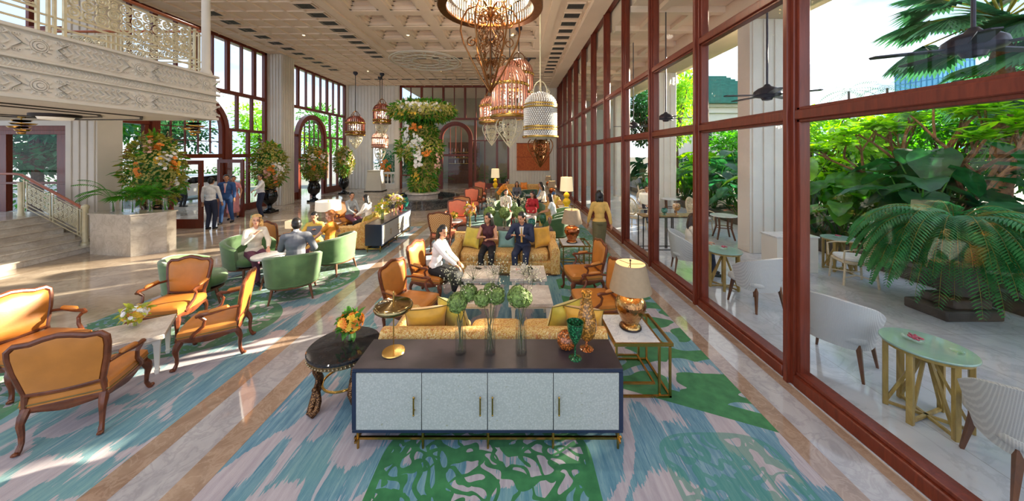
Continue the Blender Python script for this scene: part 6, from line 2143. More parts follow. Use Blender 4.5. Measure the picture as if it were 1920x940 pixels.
# green tub chairs
g1 = tub_chair('green velvet tub chair with its back turned, holding the man in grey', 'green_velvet', 'green velvet tub chairs on the left carpet')
g1.location = (-4.05, 5.86, 0); g1.rotation_euler = (0, 0, face(-.45, .85)); g1.scale = (1.08, 1.08, 1.05)
dup(g1, 'green velvet tub chair holding the woman in the orange top', (-4.0, 7.08, 0), face(-1, .15))
dup(g1, 'green velvet tub chair holding the blonde woman', (-5.6, 6.75, 0), face(1, -.3))
dup(g1, 'empty green velvet tub chair behind the orange armchair', (-5.55, 5.55, 0), face(.75, .75))
GR = 'green velvet tub chairs by the far console'
dup(g1, 'olive green tub chair with its back turned behind the far console', (-.55, 10.2, 0), face(.2, 1), group=GR)
dup(g1, 'pale green tub chair at the window side of the far console', (1.18, 9.25, 0), face(-.9, .5), group=GR)
dup(g1, 'green tub chair holding the woman in red with the red bag', (.62, 11.2, 0), face(-.2, -1), group=GR)
dup(g1, 'green tub chair holding the long haired woman in white', (1.42, 10.35, 0), face(-1, .1), group=GR)
dup(g1, 'green tub chair holding the woman with the cream bow, facing the camera', (-.35, 11.75, 0), face(.2, -1), group=GR)
g2 = tub_chair('dark green tub chair holding the woman in grey knit', 'dark_green_velvet', 'dark green tub chairs at the far end')
g2.location = (.1, 14.9, 0); g2.rotation_euler = (0, 0, face(0, -1))
dup(g2, 'dark green tub chair beside the bending waitress', (-.55, 15.8, 0), face(.8, -.6))
dup(g2, 'dark green tub chair with its back turned before the far sofa', (.75, 16.4, 0), face(-.3, 1))

def round_side(label, loc, top='marble_white', r=.3, h=.6, base='walnut', group='round marble side tables'):
    o = thing('round_table', label, 'side table', loc, 0, group)
    f = MB(); f.lathe([(.01, h - .03), (r - .005, h - .03), (r, h - .015), (r - .005, h), (.01, h)], 36); part('table_top', f, M[top], o)
    for k in range(3):
        a = k * 2.094 + .5; f = MB(); f.tube([(.05 * math.cos(a), .05 * math.sin(a), h - .03), (.09 * math.cos(a), .09 * math.sin(a), h * .5), (r * .75 * math.cos(a), r * .75 * math.sin(a), 0)], [.03, .022, .018], 8); part('leg', f, M[base], o)
    f = MB(); f.lathe([(.1, h - .05), (.1, h - .03)], 18); part('collar', f, M[base], o)
    return o
rs = round_side('round white marble table between the green tub chairs on the left', (-4.83, 6.3, 0))
dup(rs, 'round white marble table in front of the woman in red', (.3, 10.15, 0))
dup(rs, 'small round table between the nearest geometric and salmon chairs', (-1.85, 9.55, 0))
dup(rs, 'round table beside the far dark green tub chairs', (.55, 15.5, 0))

gold_table('gold framed marble side table beside the navy credenza', (1.06, 3.4, 0))
gold_table('gold framed marble side table beside the far yellow sofa', (1.04, 7.0, 0))
gold_table('gold framed side table carrying the yellow gourd lamp', (1.65, 11.85, 0))
gold_table('gold framed side table carrying the small tan lamp by the window', (1.5, 15.0, 0))
gold_table('gold framed side table beside the farthest sofa', (1.75, 18.7, 0))
gold_table('gold framed side table carrying the far yellow lamp', (-1.42, 18.5, 0))
gold_table('gold framed side table under the white drum lamp', (-5.56, 8.75, 0))

urn_lamp('hammered gold bulbous lamp with tan shade on the nearest gold framed table', (1.345, 3.72, .58))
urn_lamp('copper bulbous lamp with tan shade on the table beside the far sofa', (1.30, 7.28, .58), 'copper', 'shade_tan', 1.0)
urn_lamp('small copper lamp with tan shade near the window, past the yellow lamp', (1.78, 15.3, .58), 'copper', 'shade_tan', .95)
urn_lamp('farthest copper lamp beside the last yellow sofa', (2.0, 19.0, .58), 'copper', 'shade_tan', .9)
gourd_lamp('lit drum lamp with bright yellow gourd base by the window wall', (1.97, 12.15, .58), 1.0)
gourd_lamp('far drum lamp with yellow base before the glazed end wall', (-1.14, 18.8, .58), 1.0)
drum_lamp('wide white drum lamp beside the seated woman in grey', (-5.27, 9.05, .58))
o = thing('candle_lamp', 'small cream box lamp next to the wide white drum lamp', 'lamp', (-5.98, 8.6, .6))
f = MB(); f.box(-.12, .12, -.12, .12, 0, .2, .01); part('shade', f, M['shade_cream'], o)
f = MB(); f.lathe([(.05, -.6), (.05, -.59), (.02, -.57), (.02, 0)], 12); part('base', f, M['brass'], o)

serpent_table('round black granite table on coiled bronze serpent legs', (-1.77, 3.33, 0))
bouquet('cut glass vase of orange and yellow flowers on the serpent table', (-1.73, 3.37, .62), .155, ['petal_orange', 'petal_yellow'], seed=4, nfl=46, fs=.03)
bouquet('small vase of yellow and cream flowers on the left marble table', (-4.66, 3.93, .47), .15, ['petal_yellow', 'petal_white'], seed=6, leafm='leaf_lime', nfl=30, fs=.024, vr=.05, vh=.07)

# ---- on the navy credenza
ZC = .738
o = thing('mushroom_lamp', 'brass mushroom lamp with ringed dome shade on the navy credenza', 'lamp', (-1.135, 3.0, ZC))
f = MB(); f.lathe([(.10, 0), (.105, .006), (.10, .014), (.01, .018)], 36); part('base', f, M['gold'], o)
f = MB(); f.tube([(0, 0, .015), (0, 0, .55)], .006, 8); f.ell((0, 0, .555), (.008, .008, .02), n=8, m=6); part('pole', f, M['gold'], o)
pr = [(.02, .385), (.10, .383), (.15, .392), (.172, .412), (.176, .43), (.168, .447)]
for i in range(10): pr.append((.155 - .015 * i, .452 + .0035 * i - .005 * (i % 2)))
f = MB(); f.lathe(pr, 48); part('lamp_shade', f, M['smoked_brass'], o, ang=70)
hv = 'hydrangea vases on the navy credenza'
hydrangea_vase('glass vase of green hydrangeas nearest the brass mushroom lamp', (-.505, 2.99, ZC), [(-.03, 0, .47, .095), (.07, .05, .54, .085)], hv, 1)
hydrangea_vase('glass vase of green hydrangeas, middle one of three on the credenza', (-.23, 2.985, ZC), [(-.07, 0, .51, .08), (.06, .02, .53, .085), (.0, .06, .56, .07)], hv, 2)
hydrangea_vase('glass vase of green hydrangeas nearest the coloured glass pieces', (.06, 2.98, ZC), [(-.03, 0, .53, .10), (.03, .05, .49, .08)], hv, 3)
o = thing('amber_vase', 'tall amber glass bottle on a foot at the window end of the credenza', 'glass vase', (.685, 3.05, ZC))
part('body', ribbed([(.01, .09), (.045, .095), (.075, .14), (.09, .20), (.088, .27), (.072, .34), (.05, .42), (.04, .50), (.05, .545), (.035, .55), (.02, .54)], 60, 15, .05), M['amber_glass'], o, ang=80)
f = MB(); f.lathe([(.01, .1), (.012, .03), (.065, .004), (.065, 0), (.01, 0)], 24); part('foot', f, M['orange_glass'], o)
o = thing('orange_globe', 'squat orange ribbed glass globe beside the green goblet', 'glass vase', (.495, 3.06, ZC))
part('body', ribbed([(.03, 0), (.07, .02), (.088, .07), (.082, .12), (.05, .155), (.03, .16), (.03, .15)], 48, 12, .06), M['orange_glass'], o, ang=80)
o = thing('green_goblet', 'tall dark green glass goblet on the credenza edge', 'goblet', (.55, 2.91, ZC))
f = MB(); f.lathe([(.008, .12), (.03, .15), (.055, .20), (.072, .27), (.078, .33), (.072, .33), (.05, .2), (.01, .17)], 30); part('bowl', f, M['green_glass'], o)
f = MB(); f.lathe([(.008, .14), (.008, .03), (.06, .006), (.06, 0), (.008, 0)], 24); part('stem', f, M['green_glass'], o)

# ---- on the far console
hv = 'hydrangea vases on the far console'
for i, (x, lab) in enumerate(((-.62, 'tall glass vase of hydrangeas on the far console, nearest the orchids'), (-.25, 'tall glass vase of hydrangeas in the middle of the far console'), (.1, 'tall glass vase of hydrangeas on the far console, nearest the teal glass'))):
    hydrangea_vase(lab, (x, 7.9, ZC), [(0, 0, .40, .15)], hv, 11 + i, .045, .30)
def stemglass(label, loc, mat, r, h, name='glass_vase', foot=.12, grp=None):
    o = thing(name, label, 'glass vase', loc, 0, grp)
    f = MB(); f.lathe([(.01, foot), (r * .6, foot + .02), (r, foot + (h - foot) * .45), (r * .9, h * .9), (r * .7, h), (r * .62, h), (r * .8, h * .85), (.01, foot + .03)], 26); part('body', f, M[mat], o)
    f = MB(); f.lathe([(.012, foot), (.012, .02), (r * .7, .005), (r * .7, 0), (.01, 0)], 20); part('foot', f, M[mat], o)
    return o
stemglass('round teal glass vase on the far console behind the seated man', (.42, 7.9, ZC), 'teal_glass', .10, .24, foot=.03)
stemglass('green glass goblet on the far console beside the teal vase', (.70, 7.9, ZC), 'green_glass', .085, .36)
stemglass('clear pink glass goblet at the window end of the far console', (.86, 7.88, ZC), 'pink_glass', .05, .30)
bouquet('tall stemmed vase of peach orchids at the aisle end of the far console', (-1.1, 7.9, ZC + .0), .17, ['petal_pink', 'petal_orange'], seed=12, vr=.045, vh=.38, nfl=26, leafm='leaf_olive')
bouquet('yellow flowers on the small table between the aisle chairs', (-1.8, 9.5, .6), .14, ['petal_yellow'], seed=13, nfl=40, leafm='leaf', vr=.05, vh=.08)
# ---- on the aisle credenza
bouquet('clear globe vase of lime leaves at the near end of the aisle credenza', (-3.72, 9.0, ZC), .22, ['petal_yellow'], seed=14, nfl=10, leafm='leaf_lime', vr=.13, vh=.22)
bouquet('pink and cream blossoms in a glass vase on the aisle credenza', (-3.68, 9.9, ZC), .26, ['petal_pink', 'petal_white'], seed=15, nfl=44, leafm='leaf_olive', vr=.06, vh=.26)
stemglass('red glass vase on the aisle credenza beside the teal one', (-3.66, 10.25, ZC), 'red_glass', .08, .24, foot=.04)
stemglass('large teal glass goblet at the far end of the aisle credenza', (-3.62, 10.5, ZC), 'teal_glass', .14, .42, foot=.10)
for i, y in enumerate((9.5, 9.62, 9.75)):
    stemglass('clear pink candle glass on the aisle credenza, %s from its near end' % ORD[i], (-3.68 + .05 * i, y, ZC), 'pink_glass', .04, .22, 'candle_glass', .1, 'candle glasses on the aisle credenza')

# ---- cushions
pillow('yellow cushion leaning in the aisle corner of the front sofa', (-1.02, 3.70, 0.485), R(15), R(24), 'pillow_gold', .46)
pillow('yellow green cushion turned sideways in the front sofa, aisle end', (-.66, 3.80, 0.485), R(-38), R(20), 'pillow_yellow', .44)
pillow('yellow green cushion in the front sofa behind the green goblet', (.52, 3.78, 0.485), R(32), R(20), 'pillow_yellow', .44)
pillow('golden cushion leaning in the window corner of the front sofa', (.80, 3.70, 0.485), R(-15), R(22), 'pillow_gold', .44)
pillow('yellow cushion nearest the aisle arm of the far sofa', (-1.0, 7.17, 0.485), R(-30), R(-22), 'pillow_yellow', .46)
pillow('golden cushion beside the woman in maroon', (-.76, 7.26, 0.485), R(12), R(-18), 'pillow_gold', .44)
pillow('pale blue cushion between the seated woman and man', (-.18, 7.22, .46), R(0), R(-22), 'pillow_blue', .40)
pillow('yellow cushion nearest the window arm of the far sofa', (.66, 7.22, 0.485), R(25), R(-20), 'pillow_gold', .46)
pillow('patterned yellow cushion behind the seated man', (.40, 7.27, 0.485), R(-6), R(-18), 'sofa', .40)
for i, y in enumerate((8.95, 9.5, 10.1)):
    pillow(('lime cushion at the near end of the aisle sofa', 'lime cushion in the middle of the aisle sofa', 'lime cushion behind the woman in white')[i], (-4.22, y, 0.485), R(90), R(20), 'pillow_yellow', .42)
pillow('pale cushion on the ochre sofa by the window', (1.62, 12.95, 0.485), R(90), R(20), 'pillow_yellow', .42)
pillow('blue cushion on the ochre sofa by the window', (1.66, 14.5, 0.485), R(90), R(20), 'pillow_blue2' if 'pillow_blue2' in M else 'cloth_blue', .42)
pillow('orange cushion on the farthest sofa', (.55, 19.1, .47), 0, R(-20), 'petal_orange', .42)

# ---- small things on the travertine tables
def tumbler(label, loc):
    o = thing('water_glass', label, 'glass', loc, 0)
    part('glass', glass_vase_mesh(.032, .13, .003, 18), M['vase_glass'], o, ang=60)
    f = MB(); f.lathe([(.001, .021), (.027, .021), (.027, .08), (.001, .08)], 16); part('water', f, M['water'], o)
tumbler('water glass on the travertine table before the woman in maroon', (-.56, 6.1, .42))
def phone(label, loc, rz):
    o = thing('phone', label, 'phone', loc, rz); f = MB(); f.box(-.036, .036, -.072, .072, 0, .008, .003); part('body', f, M['black_gloss'], o)
    f = MB(); f.box(-.033, .033, -.066, .066, .0075, .0085); part('screen', f, M['black'], o)
phone('black phone beside the water glass', (-.70, 6.06, .42), 1.1)
phone('black phone beside the white cup', (.30, 6.08, .42), .3)
o = thing('cup_and_saucer', 'white cup on a saucer on the travertine table before the man', 'cup', (.17, 6.06, .42))
f = MB(); f.lathe([(.03, 0), (.07, .008), (.072, .012), (.03, .006), (.001, .006)], 24); part('saucer', f, M['white_paint'], o)
f = MB(); f.lathe([(.025, .01), (.04, .03), (.045, .075), (.041, .075), (.035, .03), (.001, .018)], 22); f.tube([(.045, 0, .06), (.07, 0, .055), (.065, 0, .03), (.042, 0, .03)], .004, 6); part('cup', f, M['white_paint'], o)
o = thing('dessert_plate', 'small plate of pink sweets beside the white cup', 'plate', (.05, 5.98, .42))
f = MB(); f.lathe([(.03, 0), (.075, .01), (.077, .014), (.03, .005), (.001, .005)], 24); part('plate', f, M['white_paint'], o)
for k in range(3):
    f = MB(); f.ell((.03 * math.cos(k * 2.1), .03 * math.sin(k * 2.1), .018), (.018, .018, .012), n=10, m=6); part('sweet', f, M['petal_pink'], o)

# ---- entrance and far end
floral_urn('tall arrangement of orange and cream flowers behind the marble planter', (-10.45, 9.3, 0), 1, wid=.68, hei=1.05, zc=2.1)
floral_urn('floral arrangement in a black urn beside the doorman in white', (-10.8, 14.1, 0), 2, wid=.66, hei=1.0, zc=2.05)
floral_urn('floral arrangement in a black urn before the arched window', (-10.85, 17.3, 0), 3, wid=.58, hei=.95, zc=2.05)
floral_urn('floral arrangement in a black urn farthest along the entrance wall', (-11.0, 20.6, 0), 4, wid=.58, hei=.95, zc=2.05)
for i, (x, y, fan, lab) in enumerate(((-10.55, 8.40, False, 'feathery fronds in a glass vase nearest the stair post'), (-10.2, 8.32, False, 'feathery fronds in a glass vase, second from the stair post'), (-9.85, 8.25, True, 'fan leaves in a glass vase at the bend of the planter'), (-9.6, 8.42, True, 'pale sprays in a glass vase past the bend of the planter'), (-9.38, 8.58, True, 'fan leaves in a glass vase at the door end of the planter'))):
    palm_leaf_vase(lab, (x, y, 1.06), 30 + i, fan, L_=.75 if not fan else .7)

o = thing('fountain', 'round dark marble fountain basin under the tall flower column', 'fountain', (-4.65, 16.2, 0))
f = MB(); f.lathe([(1.75, 0), (1.75, .38), (1.85, .40), (1.85, .46), (1.6, .46), (1.58, .15), (.9, .12), (.02, .12)], 56); part('basin', f, M['fountain_marble'], o)
f = MB(); f.lathe([(1.57, .34), (.85, .34)], 48); part('water_surface', f, M['water'], o)
f = MB(); f.lathe([(.75, .12), (.75, .55), (.85, .6), (.85, .66), (.3, .7)], 40); part('pedestal', f, M['travertine'], o)
q = random.Random(51)
o = thing('floral_tower', 'towering column of flowers and leaves rising from the fountain', 'flower arrangement', (-4.65, 16.2, .66))
f = MB(); f.lathe([(.35, 0), (.35, 1.4), (.5, 2.3), (.3, 3.4), (1.0, 3.75), (1.0, 3.95), (.3, 4.1)], 24); part('core', f, M['leaf_dark'], o)
f = MB(); g = MB(); e = MB()
for (c, r, n) in (((0, 0, .4), (.6, .6, .5), 380), ((.1, 0, 1.2), (.65, .65, .6), 420), ((-.15, 0, 2.2), (1.1, 1.0, .75), 700), ((-.1, 0, 2.95), (.8, .8, .5), 420), ((0, 0, 4.05), (1.6, 1.4, .48), 1100)):
    scatter_leaves(f, c, r, n, .34, .10, q, shell_=.75); scatter_leaves(g, c, r, int(n * .6), .26, .07, q, shell_=.8)
    for i in range(int(n * 3.2)):
        v = Vector((q.gauss(0, 1), q.gauss(0, 1), q.gauss(0, 1))).normalized(); blossom(e, Vector(c) + Vector((v.x * r[0], v.y * r[1], v.z * r[2])) * q.uniform(.9, 1.1), v, .055, q, 4)
part('foliage', f, M['leaf'], o, smooth=False); part('lime_foliage', g, M['leaf_lime'], o, smooth=False); part('filler_flowers', e, M['moss'], o, smooth=False)
def clump(mt, spots, n, sp, size):
    f = MB()
    for (x, z, w, h_) in spots:
        for j in range(n):
            p = Vector((x + q.gauss(0, w), -.0, z + q.gauss(0, h_)))
            rad = (.62 if z < 1.5 else 1.05) if z < 3.4 else 1.45
            p.y = -math.sqrt(max(.02, rad ** 2 - p.x ** 2)) * .95 + q.gauss(0, .04); blossom(f, p, (p.x, p.y, .1), size, q, 6)
    part('blossoms', f, M[mt], o, smooth=False)
clump('petal_white', [(-.1, 2.2, .14, .3), (.05, 1.7, .1, .2), (-.75, 2.3, .06, .4), (-.55, 2.8, .05, .3), (.0, 2.5, .12, .12), (-.5, 4.2, .3, .12), (.5, 4.2, .4, .12)], 34, 0, .085)
clump('petal_yellow', [(-.25, .9, .12, .28), (-.95, 2.1, .08, .12), (-.8, 3.85, .4, .06)], 22, 0, .08)
clump('petal_orange', [(.45, 1.95, .10, .08), (-.1, 3.2, .15, .1)], 16, 0, .08)
clump('petal_pink', [(.5, 1.3, .15, .25), (.9, 1.6, .06, .25)], 18, 0, .07)

o = thing('pedestal', 'white tapered pedestal before the far wall opening', 'pedestal', (-9.6, 22.1, 0))
f = MB(); f.loft([[(-a, -b_, z), (a, -b_, z), (a, b_, z), (-a, b_, z)] for a, b_, z in ((.55, .4, .05), (.42, .3, 1.35), (.46, .33, 1.38), (.46, .33, 1.45))]); part('body', f, M['white_paint'], o)
f = MB(); f.box(-.6, .6, -.45, .45, 0, .06); part('plinth', f, M['black'], o)
o = thing('wall_textile', 'rust red woven textile in two rows hung on the far wall', 'wall art', (1.35, 23.44, 1.35))
f = MB(); f.box(-1.2, 1.2, -.03, .03, 0, 1.98, .01); part('fabric', f, M['art'], o)
f = MB(); f.box(-1.22, 1.22, -.04, .02, 1.96, 2.02); f.box(-1.22, 1.22, -.04, .02, .97, 1.0); part('batten', f, M['art_dark'] if 'art_dark' in M else M['walnut'], o)
o = thing('back_bar', 'dark wood bar cabinet with glass shelves seen through the far arch', 'cabinet', (-4.5, 28.2, 0))
f = MB(); f.box(-1.3, 1.3, -.4, .4, 0, 1.15, .01); f.box(-1.4, 1.4, .2, .5, 1.15, 3.6, .01)
for i in range(9): f.box(-1.25 + i * .3, -1.02 + i * .3, -.43, -.4, .1, 1.05)
part('counter', f, M['walnut'], o)
f = MB()
for z in (1.7, 2.2, 2.7): f.box(-1.3, 1.3, .0, .2, z, z + .03)
part('shelf', f, M['brass'], o)
for i, (x, z) in enumerate([(-1.0 + .25 * k, z) for z in (1.73, 2.23, 2.73) for k in range(9)]):
    f = MB(); f.lathe([(.045, 0), (.05, .02), (.05, .2), (.02, .27), (.02, .34)], 10, (-4.5 + x, 28.3, z)); tag(part('bottle', f, M[('pink_glass', 'crystal', 'amber_glass')[i % 3]], None), 'bottle on the lit shelves behind the far arch', 'bottle', 'bottles on the back bar shelves')
o = thing('bookcase', 'wood bookcase with white books beyond the left end of the glazing', 'bookcase', (-7.7, 28.0, 0))
f = MB(); f.box(-.8, .8, -.2, .2, 0, .1); 
for z in (.1, .7, 1.3, 1.9, 2.5): f.box(-.8, .8, -.2, .2, z - .03, z + .03)
for x in (-.8, 0, .8): f.box(x - .03, x + .03, -.2, .2, 0, 2.55)
f.box(-.8, .8, .17, .2, 0, 2.5); part('frame', f, M['mahogany_pale'], o)
f = MB(); q = random.Random(61)
for z in (.13, .73, 1.33, 1.93):
    x = -.72
    while x < .7:
        w = q.uniform(.03, .06)
        f.box(x, x + w, -.16, .12, z, z + q.uniform(.3, .45)); x += w + .004
part('books', f, M['petal_white'], o)['kind'] = 'stuff'
for i, (x, y, lab) in enumerate(((-1.9, 26.6, 'potted palm beyond the glazing, right of the arch'), (-6.3, 26.8, 'potted palm beyond the glazing, behind the flower column'), (-.9, 26.4, 'potted palm at the window end beyond the glazing'))):
    o = thing('potted_palm', lab, 'plant', (x, y, 0)); f = MB(); f.lathe([(.2, 0), (.28, .5), (.24, .5), (.02, .4)], 18); part('pot', f, M['stone_dark'], o)
    f = MB()
    for k in range(16):
        a = k * 2.4; el = 1.3 - .06 * k; frond(f, (0, 0, .45), (math.cos(a) * math.cos(el), math.sin(a) * math.cos(el), math.sin(el)), 1.35, 14, .3, 1.0, q, .035, None, 2)
    part('fronds', f, M['leaf'], o, smooth=False)

# door leaves swung into the room
def door_leaf(label, hinge, w, rz, h=2.36):
    o = thing('entrance_door', label, 'door', hinge, rz, 'mahogany glazed entrance doors')
    f = MB(); f.band([(.14, .32), (w - .14, .32), (w - .14, h - .14), (.14, h - .14)], [(0, 0), (w, 0), (w, h), (0, h)], -.03, .03, 'xz'); part('frame', f, M['mahogany'], o, smooth=False)
    f = MB(); f.add([(.14, 0, .32), (w - .14, 0, .32), (w - .14, 0, h - .14), (.14, 0, h - .14)], [(0, 1, 2, 3)]); part('pane', f, M['window_glass'], o, smooth=False)
    f = MB()
    for s_ in (-1, 1): f.tube([(w - .09, s_ * .03, .95), (w - .09, s_ * .07, 1.0), (w - .09, s_ * .07, 1.5), (w - .09, s_ * .03, 1.55)], .014, 7)
    part('handle', f, M['brass'], o)
door_leaf('open glazed mahogany door leaf with the guard seen through it', (-12.0, 11.1, 0), 1.15, R(2))
door_leaf('open glazed mahogany door leaf behind the woman in pink', (-12.2, 13.15, 0), 1.15, R(-4))

# ---- terrace
glass_terrace_table('round glass terrace table on limed wood legs nearest the camera', (4.05, 3.15, 0), .3)
glass_terrace_table('round glass terrace table before the woven chair and the bowl, second along', (4.08, 6.25, 0), .0)
glass_terrace_table('round glass terrace table beside the white rattan armchair', (7.25, 7.15, 0), .5)
bowl('glass bowl of pink petals on the nearest terrace table', (3.98, 3.2, .72), .08)
bowl('glass bowl of pink petals on the second terrace table', (4.1, 6.3, .72), .085)
bowl('glass bowl of pink petals on the terrace table by the rattan armchair', (7.2, 7.15, .72), .08)
o = thing('ashtray', 'low round glass dish on the nearest terrace table', 'dish', (4.17, 3.02, .72))
f = MB(); f.lathe([(.045, 0), (.05, .02), (.042, .02), (.035, .006), (.001, .006)], 20); part('dish', f, M['vase_glass'], o)
wc = woven_chair('grey woven terrace chair cut by the right edge of the photo')
wc.location = (4.05, 2.45, 0); wc.rotation_euler = (0, 0, face(.5, .87)); wc.scale = (1.12,) * 3
dup(wc, 'grey woven terrace chair close behind the tall wooden post', (4.02, 3.98, 0), face(.86, .5))
dup(wc, 'grey woven terrace chair with its back turned at the second glass table', (4.12, 5.48, 0), face(-.2, .97))
dup(wc, 'woven terrace chair holding the woman in profile', (3.76, 7.0, 0), face(1, -.35))
rc = rattan_chair('white rattan armchair with oval back and cushion beside the fern'); rc.location = (6.82, 6.45, 0); rc.rotation_euler = (0, 0, face(-.92, .38)); rc.scale = (1.12,) * 3
dup(rc, 'oval backed rattan chair at the wooden table beyond the near column', (6.0, 10.35, 0), face(.5, -.86))
dup(rc, 'oval backed rattan chair before the second terrace column', (5.9, 14.3, 0), face(.9, -.4))
dup(rc, 'oval backed rattan chair at the far wooden terrace table', (7.3, 12.9, 0), face(-.8, .2))
dup(rc, 'oval backed rattan chair just outside the glass past the waitress', (4.1, 10.9, 0), face(.6, .5))
def wood_table(label, loc):
    o = thing('terrace_table', label, 'table', loc, 0, 'round dark legged terrace tables')
    f = MB(); f.lathe([(.01, .69), (.36, .69), (.37, .70), (.36, .715), (.01, .715)], 36); part('table_top', f, M['marble_white'], o)
    for k in range(4):
        a = k * PI / 2 + .5; f = MB(); f.tube([(.25 * math.cos(a), .25 * math.sin(a), .69), (.22 * math.cos(a), .22 * math.sin(a), .35), (.33 * math.cos(a), .33 * math.sin(a), 0)], [.03, .028, .025], 8); part('leg', f, M['walnut'], o)
    f = MB(); f.tube([(.23 * math.cos(a * PI / 8 + .0), .23 * math.sin(a * PI / 8), .35) for a in range(16)], .014, 6, close=True); part('stretcher', f, M['walnut'], o)
    return o
wt = wood_table('round marble topped terrace table just past the near column', (6.4, 9.8, 0))
dup(wt, 'round marble topped terrace table before the second column', (6.5, 13.35, 0))
o = thing('service_counter', 'plain white service counter on the terrace behind the near column', 'counter', (6.15, 7.15, 0))
f = MB(); f.box(-.45, .45, -.2, .25, 0, .76, .006); part('body', f, M['white_paint'], o)
f = MB(); f.box(-.47, .47, -.22, .27, .76, .79, .004); part('top', f, M['marble_white'], o)
o = thing('terrace_console', 'long wooden console on thin black legs outside the glass', 'console', (4.15, 8.6, 0))
f = MB(); f.box(-.8, .8, -.2, .2, .93, .96, .004); part('top', f, M['teak'], o)
f = MB()
for x in (-.76, -.02, .02, .76):
    for y in (-.17, .17): f.box(x - .012, x + .012, y - .012, y + .012, 0, .93)
for y in (-.17, .17): f.box(-.76, .76, y - .012, y + .012, .05, .07); f.box(-.76, .76, y - .012, y + .012, .9, .93)
part('frame', f, M['iron'], o, smooth=False)
o = thing('basket_lamp', 'white lamp with woven bowl shade on the terrace console', 'lamp', (3.62, 8.6, .96))
f = MB(); f.lathe([(.09, 0), (.09, .02), (.03, .04), (.045, .12), (.03, .3)], 20); part('base', f, M['white_paint'], o)
f = MB(); f.lathe([(.1, .26), (.2, .30), (.25, .40), (.26, .55), (.25, .55), (.19, .31), (.1, .27)], 28); part('lamp_shade', f, M['shade_white'], o)
stemglass('dark green glass vase on the terrace console', (4.0, 8.55, .96), 'teal_glass', .08, .18, foot=.03)
stemglass('amber glass globe on a foot on the terrace console', (4.32, 8.55, .96), 'amber_glass', .10, .30, foot=.10)

# ============================================================ people in the room
GP = None
person('woman in a white blouse and black skirt sitting sideways in an orange armchair', (-1.42, 5.72, 0), face(1, -.2), 'sit', .47, 1.62, lean=.18, hands=[(-.10, .40, .66), (.10, .44, .66)], top='cloth_white', sleeve=3, bottom='cloth_black', kind='skirt', head=(R(-35), R(-8)), skin='skin', voxel=.009)
person('woman in a maroon sleeveless top sitting on the far sofa, talking', (-.58, 7.12, 0), face(-.05, -1), 'sit', .44, 1.60, lean=.10, hands=[(-.06, .34, .78), (.10, .30, .82)], top='cloth_maroon', sleeve=0, bottom='cloth_black', kind='trousers', head=(R(-38), R(2)), twist=R(-10), voxel=.009)
person('man in a navy suit sitting on the far sofa, leaning forward with raised hands', (.18, 7.10, 0), face(-.15, -1), 'sit', .44, 1.72, False, lean=.22, hands=[(-.08, .36, .86), (.18, .42, .88)], top='cloth_white', sleeve=3, jacket='cloth_navy', bottom='cloth_navy', head=(R(-32), R(-14)), hair='short', voxel=.009, tie='cloth_tan')
person('waitress in a golden blouse and long olive skirt walking away by the windows', (2.08, 7.85, 0), face(.03, 1), 'stand', 0, 1.66, top='cloth_tan', sleeve=3, bottom='cloth_olive', kind='long', hair='bob', stride=.14, hands=[(-.26, .12, .86), (.27, -.08, .84)], voxel=.009)
person('blonde woman in a cream top sitting in a green tub chair', (-5.42, 6.66, 0), face(.85, -.55), 'sit', .46, 1.64, lean=.12, hands=[(-.12, .36, .68), (.10, .32, .98)], top='cloth_cream', sleeve=3, bottom='cloth_floral', kind='trousers', hair='curly', hairm='hair_blonde', skin='skin_fair', head=(R(-25), R(10)), voxel=.009)
person('man in a grey jacket seen from behind in a green tub chair', (-4.12, 6.02, 0), face(-.45, .85), 'sit', .46, 1.72, False, lean=.10, hands=[(-.18, .38, .70), (.24, .30, .68)], top='cloth_white', sleeve=3, jacket='cloth_grey', bottom='cloth_navy', hair='short', head=(R(10), 0), voxel=.009)
person('waitress in a yellow uniform crouching with a folder before the seated guests', (-4.82, 7.75, 0), face(.35, -.9), 'crouch', .46, 1.60, lean=.18, feet=[(-.12, .28, .06), (.12, .0, .06)], hands=[(-.10, .40, .82), (.16, .36, .78)], top='cloth_yellow', sleeve=2, bottom='cloth_tan', kind='skirt', hair='bun', head=(R(-5), R(-16)), voxel=.009)
o = thing('folder', 'dark folder held by the crouching waitress', 'folder', (-4.60, 7.34, .82), face(.35, -.9)); f = MB(Matrix.Rotation(R(35), 4, 'X')); f.box(-.15, .15, -.01, .01, -.1, .12, .004); part('cover', f, M['cloth_grey'], o)
f = MB(Matrix.Rotation(R(35), 4, 'X')); f.box(-.14, .14, -.014, -.009, -.09, .11); part('page', f, M['cloth_white'], o)
person('woman with auburn curls and an orange top turning in a green tub chair', (-4.12, 7.10, 0), face(-.85, -.1), 'sit', .46, 1.62, lean=-.04, side=.12, hands=[(-.12, .36, .66), (.32, .16, .84)], top='cloth_orange', sleeve=1, bottom='cloth_floral', kind='trousers', hair='curly', hairm='hair_auburn', skin='skin_fair', head=(R(35), R(-5)), voxel=.009)
person('woman in pale grey sitting beside the white drum lamp', (-5.4, 10.5, 0), face(.9, -.5), 'sit', .48, 1.60, lean=.1, hands=[(-.1, .35, .68), (.1, .35, .68)], top='cloth_palegrey', sleeve=3, bottom='cloth_floral', hair='short', head=(R(-20), 0), voxel=.012)
person('long haired woman in white sitting on the aisle sofa', (-4.55, 10.0, 0), face(-1, .1), 'sit', .47, 1.60, lean=.12, hands=[(-.1, .36, .68), (.1, .36, .68)], top='cloth_white', sleeve=3, bottom='cloth_black', voxel=.012)
person('doorman in a white jacket and navy trousers with his back to the room', (-10.45, 11.0, 0), face(-.2, 1), 'stand', 0, 1.74, False, hands=[(-.30, .1, .86), (.28, .12, .84)], top='cloth_white', sleeve=3, bottom='cloth_navy', hair='short', voxel=.012)
